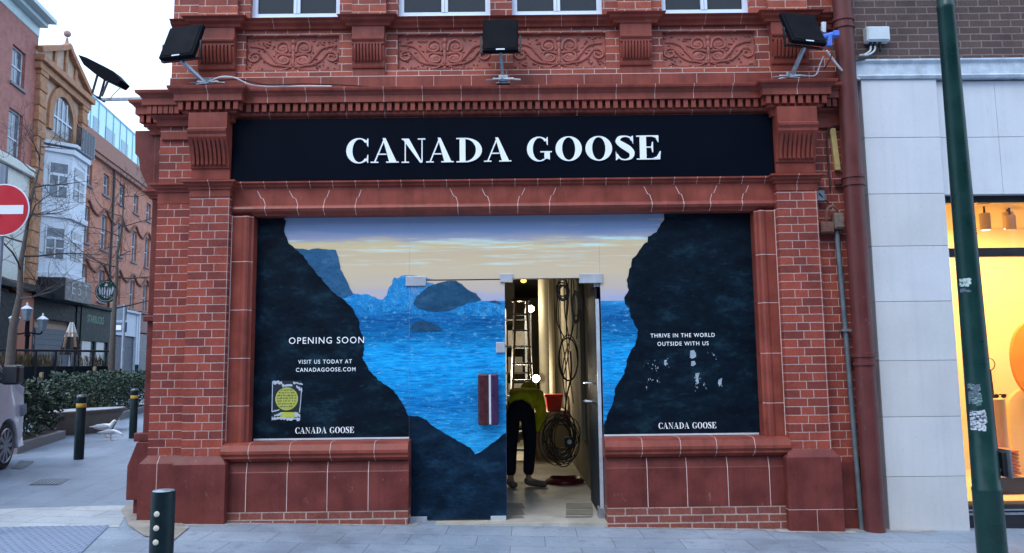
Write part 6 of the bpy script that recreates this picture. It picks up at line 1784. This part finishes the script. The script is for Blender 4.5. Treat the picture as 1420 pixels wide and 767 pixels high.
# hedges in low granite beds
LEAF = [surf('leaf_%d' % k, c, .38, var=.35, scale=8, bd=0) for k, c in enumerate(((.016, .042, .020), (.028, .062, .028), (.010, .026, .016)))]
GRAN = surf('granite_kerb', (.20, .20, .205), .7, var=.25, scale=12)
SOIL = surf('soil', (.035, .028, .022), .9, var=.4)
def hedge(c, ang, L_, W_, hgt, n, seed, label, leaf=.075):
    rn = random.Random(seed)
    e = empty('hedge', (c.x, c.y, gz(c.x)), label, 'hedge', 'clipped hedges in the side street', rz=ang)
    mb = MB(); mb.box(-L_ / 2 - .12, L_ / 2 + .12, -W_ / 2 - .12, W_ / 2 + .12, -.1, .15); mb.mat(1).box(-L_ / 2, L_ / 2, -W_ / 2, W_ / 2, .14, .158); mb.build('planting_bed', [GRAN, SOIL], e, world=False, bevel=.012)
    mb = MB()
    for k in range(int(L_ * 7)):
        x, y = rn.uniform(-L_ / 2 + .1, L_ / 2 - .1), rn.uniform(-W_ / 2 + .1, W_ / 2 - .1)
        mb.tube([(x, y, .1), (x + rn.uniform(-.12, .12), y + rn.uniform(-.12, .12), hgt * .6), (x + rn.uniform(-.25, .25), y + rn.uniform(-.2, .2), hgt * .92)], [.014, .01, .004], 5)
    mb.build('stems', surf('hedge_stem', (.045, .032, .022), .8), e, world=False)
    mb = MB()
    for k in range(n):
        x, y = rn.uniform(-1, 1), rn.uniform(-1, 1)
        z = rn.uniform(.0, 1) ** .6
        if rn.random() < .75:
            f = rn.choice('xyyz')
            if f == 'x': x = math.copysign(rn.uniform(.86, 1.06), x)
            elif f == 'y': y = math.copysign(rn.uniform(.82, 1.08), y)
            else: z = rn.uniform(.88, 1.06)
        lump = .10 * math.sin(x * 4.1 + seed) + .07 * math.sin(x * 9 + y * 5 + seed)
        c_ = Vector((x * L_ / 2, y * W_ / 2 * (1 + lump), .17 + z * (hgt - .17) * (1 + lump * .8)))
        a, b = rn.uniform(0, 6.28), rn.uniform(-.3, 1.1)
        d = Vector((math.cos(a) * math.cos(b), math.sin(a) * math.cos(b), math.sin(b)))
        q = d.cross(Vector((rn.uniform(-1, 1), rn.uniform(-1, 1), rn.uniform(-1, 1)))).normalized()
        l, w2 = leaf * rn.uniform(.7, 1.4), leaf * rn.uniform(.3, .5)
        up_ = d.cross(q) * (l * .12)
        mb.mat(rn.choice((0, 0, 1, 2)))
        mb.add([c_, c_ + d * l * .5 + q * w2 + up_, c_ + d * l, c_ + d * l * .5 - q * w2 + up_], [(0, 1, 2, 3)])
    mb.build('foliage', LEAF, e, world=False)
    return e
SA = RA                                            # street direction
def bed(p, q, W_, hgt, n, seed, label):
    d = q - p; d.z = 0
    nrm = Vector((d.y, -d.x, 0)).normalized()          # towards the street
    hedge((p + q) / 2 - nrm * (W_ / 2 + .12), math.atan2(d.y, d.x), d.length - .24, W_, hgt, n, seed, label)
bed(gp3(24, 630), gp3(91, 608), 1.25, 1.04, 8200, 3, 'nearer clipped dark hedge right beside the van')
bed(gp3(166, 583), gp3(214, 567), 1.5, 1.10, 9500, 5, 'farther clipped dark hedge behind the boat shaped bench')
# boat shaped bench
bc_ = gp3(104, 602) - RN * .05 + RD * .3
be = empty('bench', (bc_.x, bc_.y, gz(bc_.x)), 'boat shaped concrete bench with a dark timber edge and pale top between the hedges', 'bench', rz=SA - R(27))
def boat(l, w_, n=14):
    a = [(-l + 2 * l * i / n, -w_ * (1 - abs(-1 + 2 * i / n) ** 2.6)) for i in range(n + 1)]
    return a + [(-p[0], -p[1]) for p in a[1:-1]]
def loft(mb, rings):
    n = len(rings[0]); vs = [v for r in rings for v in r]
    mb.add(vs, [(i * n + k, i * n + (k + 1) % n, (i + 1) * n + (k + 1) % n, (i + 1) * n + k) for i in range(len(rings) - 1) for k in range(n)] + [tuple(range(n - 1, -1, -1)), tuple(range((len(rings) - 1) * n, len(rings) * n))])
mb = MB(); loft(mb, [[(x, y, z) for x, y in boat(l, w_)] for l, w_, z in ((.95, .30, -.02), (1.10, .40, .20), (1.27, .50, .40))]); mb.build('hull', surf('bench_concrete', (.185, .165, .135), .8, var=.25, scale=5), be, world=False)
mb = MB(); loft(mb, [[(x, y, z) for x, y in boat(l, w_)] for l, w_, z in ((1.29, .51, .402), (1.32, .53, .405), (1.32, .53, .485), (1.31, .52, .49))]); mb.build('timber_edge', surf('bench_timber', (.075, .055, .045), .6, var=.3, scale=14), be, world=False)
mb = MB(); loft(mb, [[(x, y, z) for x, y in boat(l, w_)] for l, w_, z in ((1.28, .49, .491), (1.28, .49, .50))]); mb.build('seat_top', surf('bench_top', (.33, .35, .39), .45, var=.15), be, world=False)
# gulls
GW = surf('gull_white', (.74, .76, .80), .7, var=.06, bd=0); GG = surf('gull_grey', (.36, .40, .45), .7, var=.1, bd=0); GB = surf('gull_beak', (.55, .36, .06), .5)
GK = surf('gull_black', (.02, .02, .022), .6); GL_ = surf('gull_leg', (.42, .25, .22), .6)
def gull(p, ang, sc, peck, label):
    e = empty('gull', p, label, 'gull', 'gulls on the paving', rz=ang)
    hd = Vector((.20, 0, .36)) if not peck else Vector((.27, 0, .17))
    nk = Vector((.15, 0, .29)) if not peck else Vector((.19, 0, .22))
    o = skin_mesh('body', [(Vector((0, 0, .22)) * sc, (.085 * sc, .075 * sc)), (Vector((.11, 0, .24)) * sc, (.065 * sc, .065 * sc)), (nk * sc, .042 * sc), (hd * sc, (.040 * sc, .038 * sc)), ((hd + Vector((.035, 0, -.008 if not peck else -.03))) * sc, .022 * sc),
                           (Vector((-.13, 0, .22)) * sc, (.058 * sc, .045 * sc)), (Vector((-.25, 0, .215)) * sc, (.034 * sc, .014 * sc))], [(0, 1), (1, 2), (2, 3), (3, 4), (0, 5), (5, 6)], GW, e)
    for s in (-1, 1):
        mb = MB(); mb.ball((-.04 * sc, s * .072 * sc, .245 * sc), (.165 * sc, .022 * sc, .055 * sc), 12, 8); mb.tube([(-.16 * sc, s * .06 * sc, .24 * sc), (-.33 * sc, s * .025 * sc, .235 * sc)], [.03 * sc, .006 * sc], 6); mb.build('wing', GG, e, smooth=True, world=False)
        mb = MB(); mb.tube([(.01 * sc, s * .035 * sc, .16 * sc), (.0, s * .035 * sc, .08 * sc), (.015 * sc, s * .035 * sc, .008)], .008 * sc, 6)
        for a in (-.5, 0, .5): mb.tube([(.015 * sc, s * .035 * sc, .01), ((.015 + .05 * math.cos(a)) * sc, (s * .035 + .05 * math.sin(a)) * sc, .005)], .005 * sc, 4)
        mb.build('leg', GL_, e, world=False)
        mb = MB(); mb.ball((hd + Vector((.018, s * .034, .010))) * sc, .006 * sc, 6, 5); mb.build('eye', GK, e, world=False)
    d = Vector((.06, 0, -.012)) if not peck else Vector((.045, 0, -.05))
    mb = MB(); mb.tube([(hd + d * .55) * sc, (hd + d * 1.55) * sc], [.013 * sc, .004 * sc], 6); mb.build('beak', GB, e, world=False)
    return e
g1, g2 = gp3(145, 607), gp3(153, 611)
gull(g1, R(-2), .95, False, 'larger white and grey gull walking to the right between the bollards')
gull(g2, R(12), .72, True, 'smaller white gull bending its head down in front of the larger one')
# drain covers
for u0, v0, u1, v1, u2, v2, u3, v3, lab in ((16, 650, 28, 639, 48, 640, 30, 651, 'dark drain grate in the paving under the van bumper'), (40, 673, 58, 664, 95, 664, 80, 673, 'long dark drain grate in the middle of the paving')):
    q = [gp3(u, v) for u, v in ((u0, v0), (u1, v1), (u2, v2), (u3, v3))]; c = sum(q, Vector()) / 4
    e = empty('drain_grate', (c.x, c.y, gz(c.x)), lab, 'drain grate', 'drain grates')
    mb = MB(); mb.add([p + Vector((0, 0, .006)) for p in q], [(0, 1, 2, 3)]); mb.build('recess', BLACK, e)
    for k in range(9):
        a, b = q[0].lerp(q[3], k / 8), q[1].lerp(q[2], k / 8); d = (q[3] - q[0]) * .03
        mb = MB(); mb.add([a - d + Vector((0, 0, .010)), a + d + Vector((0, 0, .010)), b + d + Vector((0, 0, .010)), b - d + Vector((0, 0, .010))], [(0, 1, 2, 3)]); mb.build('bar', STEEL, e)

# ------------------------------------------------------------------ van at the left edge (nose away from us)
VS, _n, _b = base_mat('van_silver', .38, .1); _b.inputs['Base Color'].default_value = (.52, .57, .64, 1); _b.inputs['Coat Weight'].default_value = .4
TYRE = surf('tyre', (.014, .014, .015), .75); RIM = surf('alloy', (.22, .24, .26), .3, .7)
fw = gp3(6, 651)
van = empty('van', (fw.x, fw.y, gz(fw.x)), 'silver van with a black door mirror cut by the left edge of the photo', 'van', rz=SA + R(3))
# local: +x forward, right side towards y = 0, body extends to y = +1.9
sidep = [(.62, .28), (.80, .40), (.84, .82), (.78, 1.04), (.62, 1.16), (.10, 1.30), (-.55, 1.74), (-.90, 1.94), (-1.4, 2.02), (-4.0, 2.02), (-4.12, 1.8), (-4.15, .5), (-4.05, .3)]
arch = [(.36 * math.cos(R(q)), .34 + .38 * math.sin(R(q))) for q in range(0, 181, 15)]
low_ = [(-4.05, .28), (-3.25 - .40, .28)] + [(-3.05 + .36 * math.cos(R(q)), .34 + .38 * math.sin(R(q))) for q in range(180, -1, -15)] + [(-.40, .26)] + arch[::-1] + [(.40, .26)]
body = sidep + low_
def inset(z): return .0 if z < 1.0 else (z - 1.0) * .17
mb = MB(); n = len(body)
vs = [(x, -.02 + inset(z) + (.10 if x > .7 else 0), z) for x, z in body] + [(x, 1.92 - inset(z) - (.10 if x > .7 else 0), z) for x, z in body]
mb.add(vs, [tuple(range(n)), tuple(range(2 * n - 1, n - 1, -1))] + [(i, (i + 1) % n, n + (i + 1) % n, n + i) for i in range(n)]); mb.build('body', VS, van, world=False, bevel=.03)
def sidequad(pts, off): return [(x, -.02 + inset(z) - off, z) for x, z in pts]
mb = MB(); q = sidequad([(-.02, 1.27), (-.50, 1.62), (-.80, 1.79), (-1.35, 1.85), (-1.35, 1.24)], .006); mb.add(q, [tuple(range(5))]); mb.build('side_window', WGLASS, van, world=False)
mb = MB(); mb.add(sidequad([(-1.42, 1.24), (-1.42, 1.85), (-2.7, 1.86), (-2.7, 1.24)], .006), [(0, 1, 2, 3)]); mb.build('side_window', WGLASS, van, world=False)
mb = MB(); mb.add([(.10, .12, 1.30), (-.54, .22, 1.745), (-.54, 1.68, 1.745), (.10, 1.78, 1.30)], [(0, 1, 2, 3)]); mb.v = [v + Vector((.012, 0, .012)) for v in mb.v]; mb.build('windscreen', WGLASS, van, world=False)
mb = MB(); mb.tube(sidequad([(.06, 1.28), (-.55, 1.70), (-.90, 1.90), (-1.5, 1.97)], .004), .022, 6); mb.build('pillar_trim', surf('bright_trim', (.5, .53, .56), .3, .5), van, world=False)
mb = MB(); mb.box(-.50, -.26, -.29, -.07, 1.22, 1.50); mb.box(-.44, -.36, -.1, .06, 1.24, 1.32); mb.build('door_mirror', BLACK, van, world=False, bevel=.04)
mb = MB(); mb.box(-.506, -.502, -.27, -.09, 1.25, 1.47); mb.build('mirror_glass', surf('mirror', (.12, .14, .17), .08, .6), van, world=False)
for x in (0, -3.05):
    for y in (.10, 1.80):
        mb = MB(); mb.tube([(x, y - .10, .335), (x, y + .10, .335)], .335, 32); t_ = mb.build('wheel', TYRE, van, world=False, bevel=.03)
        s = -1 if y < 1 else 1
        mb = MB()
        mb.tube([(x, y + s * .07, .335), (x, y + s * .103, .335)], .06, 16)
        for k in range(10):
            a = R(36 * k); p = Vector((x, y + s * .102, .335)); d = Vector((math.cos(a), 0, math.sin(a))); w_ = Vector((-math.sin(a), 0, math.cos(a)))
            mb.add([p + d * .05 + w_ * .022, p + d * .05 - w_ * .022, p + d * .235 - w_ * .034, p + d * .235 + w_ * .034], [(0, 1, 2, 3)])
        mb.tube([(x + .24 * math.cos(R(q)), y + s * .098, .335 + .24 * math.sin(R(q))) for q in range(0, 361, 15)], .014, 6)
        mb.build('rim', RIM, t_, world=False)
mb = MB(); mb.add([(.86, .25, .62), (.82, .25, .84), (.60, -.03, .92), (.62, -.03, .76)], [(0, 1, 2, 3)]); mb.build('headlight', surf('lamp_glass', (.5, .55, .6), .1, .3), van, world=False)
mb = MB(); mb.add(sidequad([(-1.38, .36), (-1.37, .36), (-1.37, 1.9), (-1.38, 1.9)], .003), [(0, 1, 2, 3)]); mb.box(-1.28, -1.08, -.045, -.022, .98, 1.03); mb.build('door_line', BLACK, van, world=False)

# ------------------------------------------------------------------ café screens, parasol, lantern, posts
SCRN = surf('dark_screen', (.008, .012, .017), .55, spec=.12, var=.3, scale=3)
a_, b_ = at_d(-12, 520, 22), at_d(150, 520, 25.5)
dv = Vector((b_.x - a_.x, b_.y - a_.y, 0)); Lw = dv.length; ang = math.atan2(dv.y, dv.x)
cf_ = empty('cafe_screen', (a_.x, a_.y, gz(a_.x)), 'row of dark cafe screens with a top rail and planted troughs', 'screen', rz=ang)
g0 = gz(a_.x)
ztop = at_d(70, 507, 23.7).z - g0; zrail = at_d(70, 488, 23.7).z - g0
m = 6
for i in range(m):
    x0, x1 = Lw * i / m, Lw * (i + 1) / m
    mb = MB(); mb.box(x0 + .03, x1 - .03, -.03, .03, .05, ztop - .02); mb.build('panel', SCRN, cf_, world=False, bevel=.01)
    mb = MB(); mb.box(x0 - .04, x0 + .025, -.05, .05, 0, zrail); mb.build('post', BLACK, cf_, world=False)
mb = MB(); mb.box(-.1, Lw + .05, -.05, .05, zrail + .001, zrail + .07); mb.build('rail', BLACK, cf_, world=False, bevel=.01)
mb = MB(); mb.box(-.05, Lw, .06, .40, ztop - .35, ztop - .03); mb.build('trough', surf('trough_grey', (.28, .29, .31), .6), cf_, world=False)
mb = MB(); rn = random.Random(4)
for k in range(1500):
    x = rn.uniform(0, Lw); dens = .5 + .5 * math.sin(x * 1.4 + 1) * math.sin(x * .53)
    if rn.random() > dens: continue
    h_ = rn.uniform(.15, .48); dx, dy = rn.uniform(-.16, .16), rn.uniform(-.12, .12); y = rn.uniform(.1, .36)
    mb.mat(0 if math.sin(x * .9) > -.2 else 1)
    mb.add([(x, y, ztop - .05), (x + .02, y, ztop - .05), (x + dx * .6 + .016, y + dy * .6, ztop + h_ * .7), (x + dx, y + dy, ztop + h_)], [(0, 1, 2, 3)])
mb.build('grass_tuft', [surf('dry_grass', (.12, .085, .045), .8, var=.3), surf('green_grass', (.03, .055, .025), .8, var=.3)], cf_, world=False)['kind'] = 'stuff'
# closed parasol
pb = at_d(97, 500, 27); g = gz(pb.x)
pz1, pz0 = at_d(97, 447, 27).z, at_d(97, 492, 27).z
pa = empty('closed_parasol', (pb.x, pb.y, g), 'closed cafe parasol, pale at the tip and dark below with tan folds', 'parasol')
mb = MB(); mb.tube([(pb.x, pb.y, g), (pb.x, pb.y, pz1)], .035, 8); mb.build('pole', POSTG, pa)
def folds(z0, z1, r0, r1, n=8, ph=0):
    mb = MB(); N_ = n * 4; rings = []
    for j in range(7):
        t = j / 6; rings.append([Vector((pb.x + (r0 + (r1 - r0) * t) * (1 + .28 * math.cos(n * 2 * math.pi * i / N_ + ph)) * math.cos(2 * math.pi * i / N_), pb.y + (r0 + (r1 - r0) * t) * (1 + .28 * math.cos(n * 2 * math.pi * i / N_ + ph)) * math.sin(2 * math.pi * i / N_), z0 + (z1 - z0) * t)) for i in range(N_)])
    loft(mb, rings); return mb
zm_ = pz0 + (pz1 - pz0) * .55
folds(zm_, pz1, .17, .05).build('canopy_tip', surf('pale_canvas', (.42, .42, .42), .85, var=.15), pa, smooth=True)
folds(pz0, zm_ - .002, .29, .175, ph=.6).build('canopy', surf('black_canvas', (.014, .013, .014), .85, var=.3), pa, smooth=True)
folds(pz0 + .25, zm_ + .15, .232, .163, n=4, ph=1.9).build('canopy_fold', surf('tan_canvas', (.20, .12, .07), .85, var=.25), pa, smooth=True)
mb = MB(); mb.lathe((pb.x, pb.y, g), [(.3, 0), (.3, .06), (.06, .09)], 20); mb.build('base', GRAN, pa)
# lantern post with three lanterns
lp = at_d(36, 500, 24.5); g = gz(lp.x)
lz = at_d(36, 443, 24.5).z; kk = 24.5 / F
ln = empty('lantern_post', (lp.x, lp.y, g), 'black ornate lamp post with three glazed lanterns under white caps', 'lamp post')
mb = MB(); mb.lathe((lp.x, lp.y, g), [(.16, -.1), (.16, .25), (.10, .35), (.085, 1.0), (.11, 1.03), (.07, 1.1), (.055, lz - g - .55), (.09, lz - g - .5), (.05, lz - g - .42), (.04, lz - g + .1)], 16); mb.build('post', BLACKP, ln, smooth=True)
LG = surf('lantern_glass', (.12, .155, .19), .4, spec=.2, var=.2)
for dx, dy, dz in ((0, -.1, .25), (-.46, .05, -.02), (.30, .25, -.06)):
    c = Vector((lp.x + dx, lp.y + dy, lz + dz))
    mb = MB(); mb.tube(smooth_path([(lp.x, lp.y, lz - .4), (lp.x + dx * .7, lp.y + dy, lz - .45), (c.x, c.y, c.z - .32)]), .025, 6); l_ = mb.build('arm', BLACKP, ln)
    mb = MB(); mb.lathe(c, [(.08, -.30), (.10, -.28), (.17, .05), (.17, .06)], 6); mb.build('lantern', LG, ln)
    mb = MB(); mb.lathe(c, [(.17, .062), (.17, .075), (.09, .14), (.03, .18), (.03, .22), (.012, .27), (.001, .28)], 8); mb.build('cap', surf('lantern_cap', (.42, .46, .52), .5), ln)
# tan timber posts and a small info stand in front of the screens
for u, v0, v1, lab in ((56, 516, 548, 'short tan timber stake in front of the screens, nearer the van'), (130, 508, 545, 'short tan timber stake beside the slim street tree')):
    dd = 20.5 if u < 100 else 23.6
    b = at_d(u, v1, dd); zt = at_d(u, v0, dd).z; g = gz(b.x)
    e = empty('timber_stake', (b.x, b.y, g), lab, 'stake', 'timber stakes')
    mb = MB(); mb.prism([(b.x - .035, g), (b.x + .035, g), (b.x + .04, zt), (b.x - .045, zt - .02)], b.y - .035, b.y + .035); mb.build('shaft', surf('stake_wood', (.22, .16, .09), .8, var=.3), e, bevel=.008)
    mb = MB(); mb.box(b.x - .075, b.x + .075, b.y - .06, b.y + .06, zt - .20, zt - .14); mb.build('tie', BLACK, e)
# hanging round coffee shop sign
rc_ = RO + RD * RP(147, 404)[0] + RN * 1.2
sc2 = at_d(147.5, 404, rc_.y + D - 3.5)
cs_ = empty('hanging_sign', (sc2.x, sc2.y, sc2.z), 'round green and white hanging coffee shop sign above the shopfronts', 'sign')
rr = 15.5 * (sc2.y + D) / F
GRS = surf('sign_green', (.008, .085, .050), .4, var=.15, bd=0)
def dk(r, y0, y1, n=40, dx=0, dz=0):
    mb = MB(); mb.prism([(sc2.x + dx + r * math.cos(2 * math.pi * i / n), sc2.z + dz + r * math.sin(2 * math.pi * i / n)) for i in range(n)], sc2.y + y0, sc2.y + y1); return mb
dk(rr, 0, .14).build('rim', BLACK, cs_); dk(rr * .93, -.02, -.001).build('disc', GRS, cs_)
mb = MB(); mb.add([(sc2.x + rr * q * math.cos(R(a)), sc2.y - .035, sc2.z + rr * q * math.sin(R(a))) for a in range(0, 360, 9) for q in (.90, .86)], [(2 * i, 2 * ((i + 1) % 40), 2 * ((i + 1) % 40) + 1, 2 * i + 1) for i in range(40)]); mb.build('white_ring', WSIGN, cs_)
mb = MB()
def pc(pts, y): mb.add([(sc2.x + rr * a, sc2.y + y, sc2.z + rr * b) for a, b in pts], [tuple(range(len(pts)))])
for s in (-1, 1):                                       # symmetrical wavy emblem
    pc([(.06 * s, -.62), (.16 * s, -.60), (.20 * s, .30), (.10 * s, .42), (.05 * s, .2)], -.04)
    pc([(.26 * s, -.50), (.36 * s, -.42), (.44 * s, .05), (.34 * s, .40), (.26 * s, .1)], -.041)
    pc([(.46 * s, -.34), (.56 * s, -.22), (.68 * s, .20), (.60 * s, .48), (.50 * s, .2)], -.042)
pc([(-.16, .46), (.16, .46), (.12, .62), (.0, .74), (-.12, .62)], -.043)
mb.build('emblem', WSIGN, cs_)
mb = MB(); mb.tube([Vector((sc2.x, sc2.y + .07, sc2.z)), Vector((sc2.x, sc2.y + .07, sc2.z + rr + .05)), RO + RD * RP(147, 404)[0] + Vector((0, 0, sc2.z + rr + .05))], .04, 6); mb.build('bracket', BLACK, cs_)
# tall grey post with information boards
ip = at_d(168, 535, 33); g = gz(ip.x)
e = empty('wayfinding_post', (ip.x, ip.y, g), 'pale grey post carrying blue grey boards in front of the white shutters', 'sign post')
zt = at_d(168, 422, 33).z
mb = MB(); mb.lathe((ip.x, ip.y, g), [(.06, -.1), (.06, zt - g)], 12); mb.build('post', POSTG, e, smooth=True)
for u0, u1, v0, v1, lab in ((158, 176, 424, 444, 0), (157, 176, 447, 461, 1)):
    p, q = at_d(u0, v1, 33.1), at_d(u1, v0, 33.1)
    mb = MB(); mb.box(p.x, q.x, ip.y + .08, ip.y + .12, p.z, q.z); f = mb.build('board', surf('board_%d' % lab, ((.10, .14, .18), (.07, .10, .16))[lab], .5), e)
    if lab:
        mb = MB(); mb.box(p.x + .12, p.x + .34, ip.y + .074, ip.y + .079, p.z + .1, p.z + .3); mb.build('notice', WSIGN, f)

# ------------------------------------------------------------------ bare street trees
BARK = surf('bark', (.075, .060, .052), .85, var=.4, scale=14, bd=.01)
TWIG = surf('twig', (.040, .030, .030), .85, var=.3)
def tree(base, r0, hgt, fork, spread, seed, label, lean=(0, 0), nb=11, name='bare_tree', guard=None):
    rn = random.Random(seed)
    e = empty(name, base, label, 'tree', 'bare street trees')
    path, rad = [], []
    for i in range(10):
        t = i / 9; path.append(Vector((lean[0] * t * hgt + rn.uniform(-.05, .05) * (i > 0), lean[1] * t * hgt + rn.uniform(-.05, .05) * (i > 0), hgt * t))); rad.append(r0 * (1.18 if i == 0 else 1) * (1 - t) ** 1.25 + .012)
    mb = MB(); mb.tube(path, rad, 10); mb.build('trunk', BARK, e, smooth=True, world=False)
    br = MB()
    def branch(p, d, l, r, lev):
        pts, rr_ = [p], [r]
        n = 6
        for i in range(n):
            d = (d + Vector((rn.uniform(-.28, .28), rn.uniform(-.28, .28), rn.uniform(-.16, .20)))).normalized()
            pts.append(pts[-1] + d * l / n); rr_.append(r * (1 - .82 * (i + 1) / n))
        br.tube(pts, rr_, 5 if lev else 6, caps=False)
        if lev < 3:
            for k in range(4 if lev < 2 else 3):
                i = rn.randint(1, n - 1)
                a = Vector((rn.uniform(-1, 1), rn.uniform(-1, 1), rn.uniform(-.35, .6))).normalized()
                branch(pts[i], (d * .7 + a * .8).normalized(), l * rn.uniform(.4, .65), max(.004, rr_[i] * .62), lev + 1)
    for k in range(nb):
        t = fork + (1 - fork) * (k + .3) / nb
        f = t * 9; i = min(8, int(f)); p = path[i].lerp(path[i + 1], f - i)
        a = k * 2.4 + rn.uniform(-.5, .5)
        branch(p, Vector((math.cos(a), math.sin(a), rn.uniform(.05, .55))), spread * (1.0 - .7 * (t - fork) / (1 - fork)) * rn.uniform(.8, 1.1), r0 * .27 * (1.1 - t * .6), 0)
    br.build('branches', TWIG, e, smooth=True, world=False)
    return e
tb1 = at_d(3, 560, 18.5); tree(Vector((tb1.x, tb1.y, gz(tb1.x))), .125, 6.9, .42, 3.1, 11, 'bare street tree behind the no entry sign and the van', lean=(.075, 0), nb=12)
tb2 = gp3(151, 566); tb2 = at_d(150, 560, 25); tree(Vector((tb2.x, tb2.y, gz(tb2.x))), .115, 7.4, .42, 3.2, 23, 'slim bare street tree in front of the coffee shop', lean=(.028, 0), nb=13)
# dark cafe bins / planters right of the tree
